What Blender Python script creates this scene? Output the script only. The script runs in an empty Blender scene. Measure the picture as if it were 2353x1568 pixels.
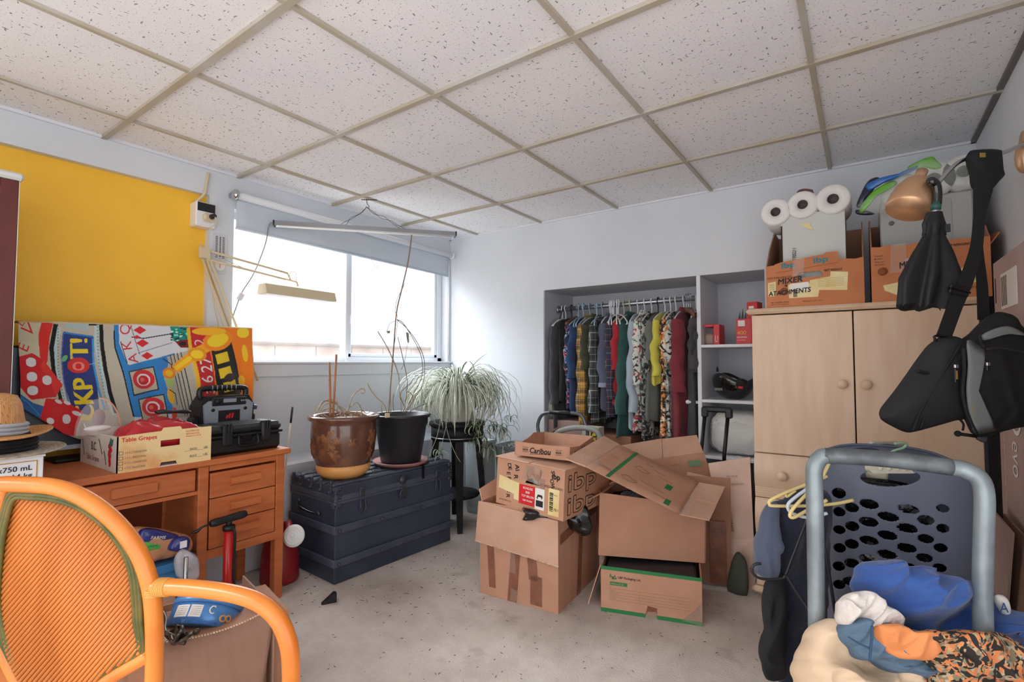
import bpy, math, random
import numpy as np
from mathutils import Matrix, Vector, noise
R = math.radians
C = bpy.context.scene.collection
SC = bpy.context.scene

# ------------------------------------------------------------------ camera, sky, exposure
EYE = 1.10                      # camera height above the floor
F, CX, CY = 1150.0, 1176.5, 784.0
TILT, YAW = R(2.39), R(35.085)
cd = bpy.data.cameras.new('camera'); cd.sensor_width = 36; cd.lens = 36 * F / 2353; cd.clip_start = .02
cam = bpy.data.objects.new('camera', cd); C.objects.link(cam)
cam.location = (0, 0, EYE); cam.rotation_euler = (R(90) + TILT, 0, YAW)
SC.camera = cam
SC.view_settings.view_transform = 'Standard'; SC.view_settings.look = 'None'
SC.view_settings.gamma = 1; SC.view_settings.use_curve_mapping = False
SC.view_settings.exposure = 0.35
SC.cycles.max_bounces = 7; SC.cycles.diffuse_bounces = 5; SC.cycles.glossy_bounces = 3
SC.cycles.transmission_bounces = 5; SC.cycles.transparent_max_bounces = 8
SC.cycles.sample_clamp_indirect = 6; SC.cycles.caustics_reflective = False; SC.cycles.caustics_refractive = False
SC.cycles.use_denoising = True

# overcast sky: a bright side beyond the window, a dimmer open side behind the camera
w = bpy.data.worlds.new('sky'); SC.world = w; w.use_nodes = True
nt = w.node_tree; nt.nodes.clear()
out = nt.nodes.new('ShaderNodeOutputWorld'); bg = nt.nodes.new('ShaderNodeBackground')
tc = nt.nodes.new('ShaderNodeTexCoord'); sp = nt.nodes.new('ShaderNodeSeparateXYZ')
mr = nt.nodes.new('ShaderNodeMapRange'); mc = nt.nodes.new('ShaderNodeMix'); mc.data_type = 'RGBA'
nt.links.new(tc.outputs['Generated'], sp.inputs[0]); nt.links.new(sp.outputs[0], mr.inputs[0])
mr.inputs[1].default_value = -.15; mr.inputs[2].default_value = -.45
mr.inputs[3].default_value = 2.0; mr.inputs[4].default_value = 1.7
mc.inputs[6].default_value = (.97, .985, 1, 1); mc.inputs[7].default_value = (.90, .95, 1, 1)
mr2 = nt.nodes.new('ShaderNodeMapRange'); mr2.inputs[1].default_value = -.15; mr2.inputs[2].default_value = -.45
nt.links.new(sp.outputs[0], mr2.inputs[0]); nt.links.new(mr2.outputs[0], mc.inputs[0])
# overcast: on the window side the sky overhead is much brighter than near the horizon
el = nt.nodes.new('ShaderNodeMapRange'); el.inputs[1].default_value = .27; el.inputs[2].default_value = .55; el.inputs[3].default_value = 0; el.inputs[4].default_value = 17
nt.links.new(sp.outputs[2], el.inputs[0])
mu = nt.nodes.new('ShaderNodeMath'); mu.operation = 'MULTIPLY_ADD'
nt.links.new(el.outputs[0], mu.inputs[0]); nt.links.new(mr2.outputs[0], mu.inputs[1]); nt.links.new(mr.outputs[0], mu.inputs[2])
nt.links.new(mc.outputs[2], bg.inputs[0]); nt.links.new(mu.outputs[0], bg.inputs[1]); nt.links.new(bg.outputs[0], out.inputs[0])

# ------------------------------------------------------------------ helpers
_cy, _sy, _ct, _st = math.cos(YAW), math.sin(YAW), math.cos(TILT), math.sin(TILT)
def ray(px, py):
    x = (px - CX) / F; y = -(py - CY) / F
    fw = _ct - y * _st; up = _st + y * _ct
    return Vector((x * _cy - fw * _sy, x * _sy + fw * _cy, up))
def at(px, py, x=None, y=None, z=None, d=None):
    "point of the place seen at that pixel, on a known plane or at a known distance"
    r = ray(px, py)
    if x is not None: k = x / r.x
    elif y is not None: k = y / r.y
    elif z is not None: k = (z - EYE) / r.z
    else: k = d
    return Vector((0, 0, EYE)) + r * k
def lin(h):
    h = h.lstrip('#'); o = []
    for i in (0, 2, 4):
        c = int(h[i:i+2], 16) / 255
        o.append(c / 12.92 if c <= .04045 else ((c + .055) / 1.055) ** 2.4)
    return (*o, 1)
_rnd = random.Random(7)
_M = {}
class N:
    def __init__(s, name):
        s.m = bpy.data.materials.new(name); s.m.use_nodes = True; s.t = s.m.node_tree
        s.b = s.t.nodes['Principled BSDF']; s.tc = s.t.nodes.new('ShaderNodeTexCoord')
    def n(s, typ, **k):
        x = s.t.nodes.new('ShaderNode' + typ)
        for a, v in k.items(): setattr(x, a, v)
        return x
    def l(s, a, b): s.t.links.new(a, b)
    def coord(s, stretch=None, rot=None):
        if not stretch and not rot: return s.tc.outputs['Object']
        mp = s.n('Mapping'); mp.inputs['Scale'].default_value = stretch or (1, 1, 1)
        if rot: mp.inputs['Rotation'].default_value = rot
        s.l(s.tc.outputs['Object'], mp.inputs[0]); return mp.outputs[0]
    def noise(s, scale, co=None, detail=3, rough=.55):
        x = s.n('TexNoise'); x.inputs['Scale'].default_value = scale; x.inputs['Detail'].default_value = detail
        x.inputs['Roughness'].default_value = rough; s.l(co or s.tc.outputs['Object'], x.inputs['Vector']); return x.outputs['Fac']
    def ramp(s, fac, stops, interp='LINEAR'):
        x = s.n('ValToRGB'); e = x.color_ramp.elements; x.color_ramp.interpolation = interp
        while len(e) < len(stops): e.new(.5)
        for i, (p, c) in enumerate(stops): e[i].position = p; e[i].color = lin(c) if isinstance(c, str) else (c, c, c, 1)
        s.l(fac, x.inputs[0]); return x.outputs[0]
    def mix(s, fac, a, b, mode='MIX'):
        x = s.n('Mix', data_type='RGBA', blend_type=mode)
        for i, v in ((0, fac), (6, a), (7, b)):
            if isinstance(v, (int, float)): x.inputs[i].default_value = v
            elif isinstance(v, (tuple, str)): x.inputs[i].default_value = lin(v) if isinstance(v, str) else v
            else: s.l(v, x.inputs[i])
        return x.outputs[2]
    def math(s, op, a, b=0):
        x = s.n('Math', operation=op)
        for i, v in ((0, a), (1, b)):
            if isinstance(v, (int, float)): x.inputs[i].default_value = v
            else: s.l(v, x.inputs[i])
        return x.outputs[0]
    def bump(s, h, strength=.3, dist=.01):
        x = s.n('Bump'); x.inputs['Strength'].default_value = strength; x.inputs['Distance'].default_value = dist
        s.l(h, x.inputs['Height']); s.l(x.outputs[0], s.b.inputs['Normal'])
def mat(name, color, rough=.6, metal=0, c2=None, scale=12, mixlo=.4, mixhi=.65, bump=0, bscale=60, stretch=None, spec=.5,
        trans=0, alpha=1, sheen=0, coat=0, ior=1.45, emit=0):
    if name in _M: return _M[name]
    n = N(name); b = n.b
    b.inputs['Base Color'].default_value = lin(color); b.inputs['Roughness'].default_value = rough
    b.inputs['Metallic'].default_value = metal; b.inputs['Specular IOR Level'].default_value = spec
    b.inputs['Transmission Weight'].default_value = trans; b.inputs['Alpha'].default_value = alpha
    b.inputs['Sheen Weight'].default_value = sheen; b.inputs['Coat Weight'].default_value = coat; b.inputs['IOR'].default_value = ior
    if c2:
        f = n.ramp(n.noise(scale, n.coord(stretch)), [(mixlo, 0.), (mixhi, 1.)])
        n.l(n.mix(f, color, c2), b.inputs['Base Color'])
    if bump: n.bump(n.noise(bscale, n.coord(stretch)), bump)
    _M[name] = n.m; return n.m
def plaid(name, base, bands, lines, s=13):
    if name in _M: return _M[name]
    n = N(name); sx = n.n('SeparateXYZ'); n.l(n.tc.outputs['Object'], sx.inputs[0]); col = base
    xy = n.math('ADD', sx.outputs[0], sx.outputs[1])
    def band(ax, per, wid, ph): return n.math('LESS_THAN', n.math('FRACT', n.math('ADD', n.math('MULTIPLY', xy if ax == 1 else sx.outputs[ax], per), ph)), wid)
    for ax in (1, 2):
        col = n.mix(n.math('MULTIPLY', band(ax, s, .42, .1), .6), col, bands)
    for ax in (1, 2):
        col = n.mix(n.math('MULTIPLY', band(ax, s, .045, .3 ), .6), col, lines); col = n.mix(n.math('MULTIPLY', band(ax, s, .03, .8), .45), col, lines)
    n.l(col, n.b.inputs['Base Color']); n.b.inputs['Roughness'].default_value = .85; _M[name] = n.m; return n.m
def floral(name, base, cols, s=14):
    if name in _M: return _M[name]
    n = N(name); col = base; co = n.coord()
    for i, c in enumerate(cols):
        mp = n.n('Mapping'); mp.inputs['Location'].default_value = (i * 3.7, i * 1.3, i * 2.1); n.l(n.tc.outputs['Object'], mp.inputs[0])
        nz = n.n('TexNoise'); nz.inputs['Scale'].default_value = s * (1 + .35 * i); nz.inputs['Detail'].default_value = 2; nz.inputs['Distortion'].default_value = 1.6
        n.l(mp.outputs[0], nz.inputs['Vector'])
        f = n.ramp(nz.outputs['Fac'], [(.54, 0.), (.56, 1.)]); col = n.mix(f, col, c)
    n.l(col, n.b.inputs['Base Color']); n.b.inputs['Roughness'].default_value = .85; _M[name] = n.m; return n.m

def FR(o, x, y):
    x = Vector(x).normalized(); y = Vector(y); y = (y - x * y.dot(x)).normalized(); z = x.cross(y); o = Vector(o)
    return Matrix(((x.x, y.x, z.x, o.x), (x.y, y.y, z.y, o.y), (x.z, y.z, z.z, o.z), (0, 0, 0, 1)))
def T(x, y, z=0): return Matrix.Translation((x, y, z))
def RZ(a): return Matrix.Rotation(a, 4, 'Z')
def RX(a): return Matrix.Rotation(a, 4, 'X')
def RY(a): return Matrix.Rotation(a, 4, 'Y')
def spl(p, k=6, closed=False):
    p = [Vector(q) for q in p]; n = len(p); o = []
    rng = n if closed else n - 1
    for i in range(rng):
        if closed: a, b, c, d = p[i-1], p[i], p[(i+1) % n], p[(i+2) % n]
        else: a, b, c, d = p[max(i-1, 0)], p[i], p[i+1], p[min(i+2, n-1)]
        for j in range(k):
            t = j / k
            o.append(.5 * (2*b + (c-a)*t + (2*a-5*b+4*c-d)*t*t + (3*b-a-3*c+d)*t**3))
    if not closed: o.append(p[-1])
    return o
_TX = {}
def text_mesh(s, res=3):
    if s in _TX: return _TX[s]
    cu = bpy.data.curves.new('t', 'FONT'); cu.body = s; cu.size = 1; cu.resolution_u = res; cu.align_x = 'LEFT'; cu.align_y = 'BOTTOM_BASELINE'
    ob = bpy.data.objects.new('t', cu); C.objects.link(ob); bpy.context.view_layer.update()
    me = bpy.data.meshes.new_from_object(ob.evaluated_get(bpy.context.evaluated_depsgraph_get()))
    v = [(p.co.x, p.co.y) for p in me.vertices]; f = [tuple(p.vertices) for p in me.polygons]
    bpy.data.objects.remove(ob); bpy.data.curves.remove(cu); bpy.data.meshes.remove(me)
    _TX[s] = (v, f); return _TX[s]
OFF = {}
class MB:
    def __init__(s, M=None): s.v = []; s.f = []; s.mi = []; s.sm = []; s.mats = []; s.M = M or Matrix()
    def add(s, vs, fs, m, smooth=False, M=None):
        if m not in s.mats: s.mats.append(m)
        k = s.mats.index(m); b = len(s.v); T_ = s.M @ M if M is not None else s.M
        s.v += [T_ @ Vector(q) for q in vs]; s.f += [tuple(i + b for i in q) for q in fs]
        s.mi += [k] * len(fs); s.sm += [smooth] * len(fs); return s
    def box(s, lo, hi, m, bev=0, M=None, smooth=False):
        x0, y0, z0 = lo; x1, y1, z1 = hi
        if not bev:
            return s.add([(x0,y0,z0),(x1,y0,z0),(x1,y1,z0),(x0,y1,z0),(x0,y0,z1),(x1,y0,z1),(x1,y1,z1),(x0,y1,z1)],
                  [(0,3,2,1),(4,5,6,7),(0,1,5,4),(1,2,6,5),(2,3,7,6),(3,0,4,7)], m, smooth, M)
        vs = []; b = min(bev, (x1-x0)/2.01, (y1-y0)/2.01, (z1-z0)/2.01); idx = {}
        for ix, x in enumerate((x0, x1)):
            for iy, y in enumerate((y0, y1)):
                for iz, z in enumerate((z0, z1)):
                    X = x + (b if ix == 0 else -b); Y = y + (b if iy == 0 else -b); Z = z + (b if iz == 0 else -b)
                    idx[ix, iy, iz] = len(vs); vs += [(x, Y, Z), (X, y, Z), (X, Y, z)]
        g = lambda a, b_, c, k: idx[a, b_, c] + k
        fs = []
        for i in (0, 1):
            q = [g(i,0,0,0), g(i,1,0,0), g(i,1,1,0), g(i,0,1,0)]; fs.append(q if i else q[::-1])
            q = [g(0,i,0,1), g(1,i,0,1), g(1,i,1,1), g(0,i,1,1)]; fs.append(q[::-1] if i else q)
            q = [g(0,0,i,2), g(1,0,i,2), g(1,1,i,2), g(0,1,i,2)]; fs.append(q if i else q[::-1])
        for i in (0, 1):
            for j in (0, 1):
                q = [g(i,j,0,0), g(i,j,1,0), g(i,j,1,1), g(i,j,0,1)]; fs.append(q if i == j else q[::-1])
                q = [g(0,i,j,1), g(1,i,j,1), g(1,i,j,2), g(0,i,j,2)]; fs.append(q if i != j else q[::-1])
                q = [g(i,0,j,2), g(i,1,j,2), g(i,1,j,0), g(i,0,j,0)]; fs.append(q if i != j else q[::-1])
                for k in (0, 1):
                    q = [g(i,j,k,0), g(i,j,k,1), g(i,j,k,2)]; fs.append(q if (i + j + k) % 2 else q[::-1])
        return s.add(vs, fs, m, smooth, M)
    def prism(s, pts, z0, z1, m, M=None, smooth=False):
        n = len(pts); a = sum(pts[i][0]*pts[(i+1) % n][1] - pts[(i+1) % n][0]*pts[i][1] for i in range(n))
        if a < 0: pts = pts[::-1]
        vs = [(p[0], p[1], z0) for p in pts] + [(p[0], p[1], z1) for p in pts]
        fs = [tuple(range(n))[::-1], tuple(range(n, 2*n))] + [(i, (i+1) % n, (i+1) % n + n, i + n) for i in range(n)]
        return s.add(vs, fs, m, smooth, M)
    def tube(s, pts, r, m, n=8, k=0, closed=False, flat=1, M=None):
        if k: 
            if isinstance(r, (list, tuple)): rr = [x for i in range(len(r)-1) for x in [r[i] + (r[i+1]-r[i])*j/k for j in range(k)]] + [r[-1]]; r = rr
            pts = spl(pts, k, closed)
        pts = [Vector(p) for p in pts]; L = len(pts)
        if not isinstance(r, (list, tuple)): r = [r] * L
        vs = []; fs = []; up = None
        for i, p in enumerate(pts):
            t = (pts[(i+1) % L] - pts[i-1]) if closed else (pts[min(i+1, L-1)] - pts[max(i-1, 0)])
            t = t.normalized() if t.length else Vector((0, 0, 1))
            if up is None: up = Vector((0, 0, 1)) if abs(t.z) < .9 else Vector((0, 1, 0))
            a = t.cross(up); a = a.normalized() if a.length > 1e-6 else t.orthogonal().normalized(); b = a.cross(t); up = b
            for j in range(n):
                th = 2 * math.pi * j / n; vs.append(p + a * (math.cos(th) * r[i]) + b * (math.sin(th) * r[i] * flat))
        for i in range(L if closed else L - 1):
            for j in range(n):
                i2 = (i + 1) % L; fs.append((i*n + j, i*n + (j+1) % n, i2*n + (j+1) % n, i2*n + j))
        if not closed: fs += [tuple(range(n))[::-1], tuple(range((L-1)*n, L*n))]
        return s.add(vs, fs, m, True, M)
    def lathe(s, prof, m, n=32, M=None, wave=None, smooth=True):
        vs = []; fs = []; L = len(prof)
        for i, (r, z) in enumerate(prof):
            for j in range(n):
                a = 2 * math.pi * j / n; q = r * (wave(a, z) if wave else 1); vs.append((q * math.cos(a), q * math.sin(a), z))
        for i in range(L - 1):
            for j in range(n): fs.append((i*n + j, i*n + (j+1) % n, (i+1)*n + (j+1) % n, (i+1)*n + j))
        if prof[0][0] > 1e-5: fs.append(tuple(range(n))[::-1])
        if prof[-1][0] > 1e-5: fs.append(tuple(range((L-1)*n, L*n)))
        return s.add(vs, fs, m, smooth, M)
    def grid(s, fn, nu, nv, m, closeu=False, smooth=True, M=None):
        vs = [fn(i / nu, j / nv) for j in range(nv + 1) for i in range(nu + (0 if closeu else 1))]
        W = nu if closeu else nu + 1; fs = []
        for j in range(nv):
            for i in range(nu): i2 = (i + 1) % W; fs.append((j*W + i, j*W + i2, (j+1)*W + i2, (j+1)*W + i))
        return s.add(vs, fs, m, smooth, M)
    def ball(s, c, r, m, nu=16, nv=10, fn=None, M=None):
        rx, ry, rz = r if isinstance(r, (list, tuple)) else (r, r, r)
        def g(u, v):
            a = 2*math.pi*u; b = math.pi*(v*.998 + .001); k = fn(a, b) if fn else 1
            return (c[0] + rx*math.sin(b)*math.cos(a)*k, c[1] + ry*math.sin(b)*math.sin(a)*k, c[2] - rz*math.cos(b)*k)
        return s.grid(g, nu, nv, m, True, True, M)
    def quad(s, a, b, c, d, m, th=0):
        a, b, c, d = map(Vector, (a, b, c, d))
        if not th: return s.add([a, b, c, d], [(0, 1, 2, 3)], m)
        nn = (b - a).cross(d - a).normalized() * th
        return s.add([a, b, c, d, a - nn, b - nn, c - nn, d - nn], [(0,1,2,3), (7,6,5,4), (0,4,5,1), (1,5,6,2), (2,6,7,3), (3,7,4,0)], m)
    def text(s, st, size, M, m, align='L', sx=1, shear=0, off=.0008, bold=0):
        v, f = text_mesh(st); xs = [p[0] for p in v]; x0 = 0
        if align == 'C': x0 = -(min(xs) + max(xs)) / 2
        if align == 'R': x0 = -max(xs)
        for dx, dy in ([(0, 0)] if not bold else [(0, 0), (bold, 0), (0, bold), (bold, bold)]):
            s.add([((p[0] + x0 + p[1]*shear)*size*sx + dx, p[1]*size + dy, off + dx*.05 + dy*.03) for p in v], f, m, False, M)
        return s
    def blob(s, outline, front, back, m, d, rings=8, fold=0, fs=14, k=4, seed=0, fdir=None):
        "soft padded body: star shaped outline, thickness towards +d (front) and -d (back)"
        o = spl(outline, k, True) if k else [Vector(p) for p in outline]; n = len(o); c = sum(o, Vector()) / n; d = Vector(d).normalized()
        vs = []; fc = []
        def fo(p, e):
            if not fold: return Vector()
            q = p * fs
            if fdir is not None: q = q - Vector(fdir) * (q.dot(Vector(fdir)) * .75)
            h = noise.noise(q + Vector((seed, seed*2, 0))); h2 = 1 - 2*abs(noise.noise(q*.6 + Vector((9+seed, 3, 1))))
            return d * ((h*.6 + h2*.55) * fold * e)
        for side, th in ((1, front), (-1, back)):
            for j in range(rings + 1):
                t = j / rings if side == 1 else 1 - j / rings
                if side == -1 and j == 0: continue
                for i in range(n):
                    p = c + (o[i] - c) * t; e = math.sqrt(max(0, 1 - t**2.6))
                    vs.append(p + d * (side * th * e) + fo(p, min(1, e*1.3)) * (1 if side == 1 else .5))
        L = 2 * rings + 1
        for j in range(L - 1):
            for i in range(n): fc.append((j*n + i, j*n + (i+1) % n, (j+1)*n + (i+1) % n, (j+1)*n + i))
        return s.add(vs, fc, m, True)
    def cloth(s, outline, front, back, m, d, A=.03, fs=8, k=9, rings=40, seed=0, dirn=(1, 0, .3), edge=.02):
        "heaped cloth: soft outline with sharp creases running mostly along dirn"
        o = spl(outline, k, True); n = len(o); c = sum(o, Vector()) / n; d = Vector(d).normalized(); dn = Vector(dirn).normalized(); S = Vector((seed*1.7, seed*.9, seed*2.3))
        o = [p + (p - c).normalized() * edge * noise.noise(p * 22 + S) for p in o]; vs = []; fc = []
        def crease(p):
            q = p * fs; q = q - dn * (q.dot(dn) * .62); w_ = Vector((noise.noise(p*fs*.5 + S), noise.noise(p*fs*.5 + S + Vector((5, 1, 2))), noise.noise(p*fs*.5 + S + Vector((1, 7, 3))))) * 1.3
            r1 = 1 - abs(noise.noise(q + w_ + S)) * 3.2; r2 = 1 - abs(noise.noise(q * 2.1 + w_*1.5 + S)) * 3.0
            return max(-1, r1) * .62 + max(-1, r2) * .38 + noise.noise(p*fs*.35 + S) * .9
        for side, th in ((1, front), (-1, back)):
            for j in range(rings + 1):
                t = j / rings if side == 1 else 1 - j / rings
                if side == -1 and j == 0: continue
                for i in range(n):
                    p = c + (o[i] - c) * t; e = math.sqrt(max(0, 1 - t**3.2))
                    vs.append(p + d * (side * th * e + (A * crease(p) * min(1, e*1.5) if side == 1 else 0)))
        L = 2 * rings + 1
        for j in range(L - 1):
            for i in range(n): fc.append((j*n + i, j*n + (i+1) % n, (j+1)*n + (i+1) % n, (j+1)*n + i))
        return s.add(vs, fc, m, True)
    def build(s, name, parent=None, label=None, cat=None, group=None, kind=None, subs=0, solid=0, loc=None, bev=0):
        me = bpy.data.meshes.new(name); o = bpy.data.objects.new(name, me); C.objects.link(o)
        A = np.array([tuple(q) for q in s.v]) if s.v else np.zeros((1, 3))
        if parent is not None: off = OFF[parent]; o.parent = parent
        else:
            off = Vector(loc) if loc is not None else Vector(((A[:,0].min()+A[:,0].max())/2, (A[:,1].min()+A[:,1].max())/2, A[:,2].min())); o.location = off
        OFF[o] = off
        A = A - np.array(off)
        me.from_pydata(A.tolist(), [], s.f)
        for mt in s.mats: me.materials.append(mt)
        me.polygons.foreach_set('material_index', s.mi); me.polygons.foreach_set('use_smooth', s.sm)
        me.update()
        if bev: md = o.modifiers.new('bevel', 'BEVEL'); md.width = bev; md.segments = 2; md.limit_method = 'ANGLE'
        if solid: md = o.modifiers.new('solid', 'SOLIDIFY'); md.thickness = solid; md.offset = 0
        if subs: md = o.modifiers.new('subd', 'SUBSURF'); md.levels = subs; md.render_levels = subs
        tag(o, label, cat, group, kind); return o
def tag(o, label=None, cat=None, group=None, kind=None):
    for k, v in (('label', label), ('category', cat), ('group', group), ('kind', kind)):
        if v: o[k] = v
    return o
def thing(name, label, cat, loc=(0, 0, 0), group=None):
    o = bpy.data.objects.new(name, None); C.objects.link(o); o.location = loc; o.empty_display_size = .05
    OFF[o] = Vector(loc); return tag(o, label, cat, group)
def copy_tree(o, loc=None, label=None, parent=None, group=None):
    c = o.copy(); C.objects.link(c)
    if parent is not None: c.parent = parent
    if loc is not None: c.location = loc
    if label: c['label'] = label
    if group: c['group'] = group
    for ch in list(o.children): copy_tree(ch, None, None, c)
    return c
fwd = Vector((-_sy, _cy, 0)); rgt = Vector((_cy, _sy, 0)); UP = Vector((0, 0, 1))
# ------------------------------------------------------------------ materials
def wall_mat(name, c, c2=None):
    n = N(name); f = n.ramp(n.noise(2.5), [(.35, 0.), (.7, 1.)])
    n.l(n.mix(f, c, c2 or c), n.b.inputs['Base Color']); n.b.inputs['Roughness'].default_value = .55; n.bump(n.noise(90, detail=4), .06, .004); return n.m
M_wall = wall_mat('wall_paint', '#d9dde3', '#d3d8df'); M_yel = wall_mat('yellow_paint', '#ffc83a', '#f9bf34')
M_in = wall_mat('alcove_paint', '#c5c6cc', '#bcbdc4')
def ceiling_mat(plain=False):
    n = N('ceiling_tile'); base = n.mix(n.ramp(n.noise(1.6), [(.3, 0.), (.7, 1.)]), '#f4f2f3', '#ebebf0')
    total = None
    for k, (sc, st, rot, thr, jit) in enumerate(((34, (1, .33, 1), .5, .085, 1), (34, (.33, 1, 1), .9, .085, 1), (85, (1, 1, 1), .2, .11, 1), (36, (.45, 1, 1), 2.1, .075, 1))):
        nz = n.n('TexNoise'); nz.inputs['Scale'].default_value = 9; n.l(n.tc.outputs['Object'], nz.inputs['Vector'])
        dm = n.n('VectorMath', operation='SCALE'); n.l(nz.outputs['Color'], dm.inputs[0]); dm.inputs['Scale'].default_value = .05
        ad = n.n('VectorMath', operation='ADD'); n.l(n.tc.outputs['Object'], ad.inputs[0]); n.l(dm.outputs[0], ad.inputs[1])
        mp = n.n('Mapping'); mp.inputs['Scale'].default_value = st; mp.inputs['Rotation'].default_value = (0, 0, rot); mp.inputs['Location'].default_value = (k*3.1, k*1.7, 0)
        n.l(ad.outputs[0], mp.inputs[0])
        vo = n.n('TexVoronoi'); vo.voronoi_dimensions = '2D'; vo.inputs['Scale'].default_value = sc; n.l(mp.outputs[0], vo.inputs['Vector'])
        sepc = n.n('SeparateColor'); n.l(vo.outputs['Color'], sepc.inputs[0])
        hole = n.math('LESS_THAN', vo.outputs['Distance'], n.math('MULTIPLY', sepc.outputs[0], thr))
        total = hole if total is None else n.math('MAXIMUM', total, hole)
    n.l(n.mix(n.math('MULTIPLY', total, .78), base, '#6d6a6a'), n.b.inputs['Base Color'])
    n.b.inputs['Roughness'].default_value = .95; n.bump(n.math('SUBTRACT', n.math('MULTIPLY', n.noise(140), .4), total), .35, .003); return n.m
M_tile = ceiling_mat()
M_tbar = mat('grid_tan', '#b3a792', .6, c2='#bdb9b3', scale=3)
def floor_mat():
    n = N('worn_floor'); a = n.ramp(n.noise(1.7, detail=6), [(.28, '#b3a69c'), (.5, '#d0c5bc'), (.72, '#e2dad2')])
    b = n.ramp(n.noise(14, detail=6, rough=.7), [(.3, .74), (.6, 1.)]);     c = n.ramp(n.noise(5, detail=5), [(.60, 0.), (.72, 1.)])
    n.t.links.new(n.mix(n.math('MULTIPLY', c, .45), n.mix(.55, a, b, 'MULTIPLY'), '#85776e'), n.b.inputs['Base Color'])
    n.b.inputs['Roughness'].default_value = .9; n.bump(n.noise(120, detail=5), .5, .006); return n.m
M_floor = floor_mat()
def card_mat(name, c1, c2):
    n = N(name); f = n.ramp(n.noise(6), [(.35, 0.), (.7, 1.)]); w = n.n('TexWave'); w.inputs['Scale'].default_value = 55; w.inputs['Distortion'].default_value = .6
    mp = n.n('Mapping'); mp.inputs['Scale'].default_value = (1, 1, .02); n.l(n.tc.outputs['Object'], mp.inputs[0]); n.l(mp.outputs[0], w.inputs['Vector'])
    col = n.mix(f, c1, c2); n.l(n.mix(n.math('MULTIPLY', w.outputs['Fac'], .10), col, '#7a543b'), n.b.inputs['Base Color'])
    n.b.inputs['Roughness'].default_value = .75; n.bump(n.noise(9, detail=4), .35, .01); return n.m
M_card = card_mat('cardboard', '#c6967b', '#b9886c'); M_card2 = card_mat('cardboard_pale', '#d1a890', '#c4997f'); M_card3 = card_mat('cardboard_dark', '#ad7f65', '#a07259')
M_cardo = card_mat('cardboard_orange', '#cf8355', '#c0764b'); M_carde = mat('cardboard_edge', '#dcc3a6', .9, c2='#b8977a', scale=80)
M_cardgrey = card_mat('cardboard_taupe', '#ac9188', '#a0857c'); M_tape = mat('brown_tape', '#8f5f49', .25, c2='#7d503c', scale=15, bump=.3, bscale=30, coat=.3)
M_ctape = mat('clear_tape', '#e8d4c4', .12, alpha=.16, bump=.9, bscale=60, coat=.5)
M_white = mat('white_plastic', '#e8e8ea', .4); M_whitepaint = mat('white_paint', '#e2e4ea', .5); M_vinyl = mat('white_vinyl', '#e6eaf0', .35)
M_black = mat('black_plastic', '#1c1c1f', .42, bump=.05, bscale=300); M_blackm = mat('black_metal', '#131315', .3, metal=.3)
M_ink = mat('black_ink', '#2a2320', .8); M_blueink = mat('blue_black_ink', '#20222e', .7); M_redink = mat('red_ink', '#d4232b', .7); M_tealink = mat('teal_ink', '#1f6d7c', .7)
M_greenink = mat('green_ink', '#2f7a45', .7); M_whiteink = mat('white_ink', '#ecebe8', .7); M_greyink = mat('grey_ink', '#74706a', .8)
M_label = mat('cream_label', '#e9d9a4', .5, c2='#e3c985', scale=10); M_wlabel = mat('white_label', '#e9e6df', .5); M_chrome = mat('chrome', '#c9c9cc', .12, metal=1)
M_alu = mat('aluminium', '#b3b7bd', .3, metal=.85); M_desk = mat('orange_wood', '#c47040', .42, c2='#b46236', scale=5, stretch=(1, 1, 7), bump=.05, bscale=40)
M_deskd = mat('orange_wood_dark', '#7a3516', .5); M_pine = mat('pine_laminate', '#e4c7aa', .4, c2='#dcbb9b', scale=3, stretch=(6, 6, 1)); M_pined = mat('pine_groove', '#8d6544', .6)
M_cream = mat('cream_enamel', '#d3c3a2', .4); M_greenstrap = M_greenink
def rnd_box_pts(x0, y0, x1, y1, r, k=5):
    o = []
    for cx_, cy_, a in ((x1-r, y1-r, 0), (x0+r, y1-r, 90), (x0+r, y0+r, 180), (x1-r, y0+r, 270)):
        for i in range(k + 1): t = R(a + 90*i/k); o.append((cx_ + r*math.cos(t), cy_ + r*math.sin(t)))
    return o

# ------------------------------------------------------------------ the room
H = 2.137; XW = -2.87; YB = 3.17; XR = .46; YA = 3.62; BACK = -1.6
b = MB(); b.box((-3.2, BACK, -.1), (XR + 1.9, YA + .1, 0), M_floor); b.build('floor', kind='structure')
gx = [-2.565, -1.955, -1.345, -.735, -.125, .485]; gy = [-1.66, -1.05, -.44, .17, .78, 1.39, 2.0, 2.61]
b = MB(); b.box((XW - .1, BACK, H + .012), (XR + 1.9, YB, H + .06), M_tile); b.build('ceiling', kind='structure')
b = MB()
for x in gx[:-1] : b.box((x - .009, BACK, H), (x + .009, YB, H + .012), M_tbar)
for y in gy[1:]: b.box((XW, y - .012, H - .0015), (XR + 1.9, y + .012, H + .011), M_tbar)
b.box((XW, YB - .014, H - .001), (XR, YB, H + .011), M_whitepaint); b.box((XR - .02, BACK, H - .001), (XR, YB, H + .012), mat('dark_angle', '#6f6a66', .6)); b.box((XW, BACK, H - .001), (XW + .016, YB, H + .012), M_whitepaint)
b.build('trim_1', kind='structure', label='tan metal grid of the suspended tile ceiling')
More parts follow.
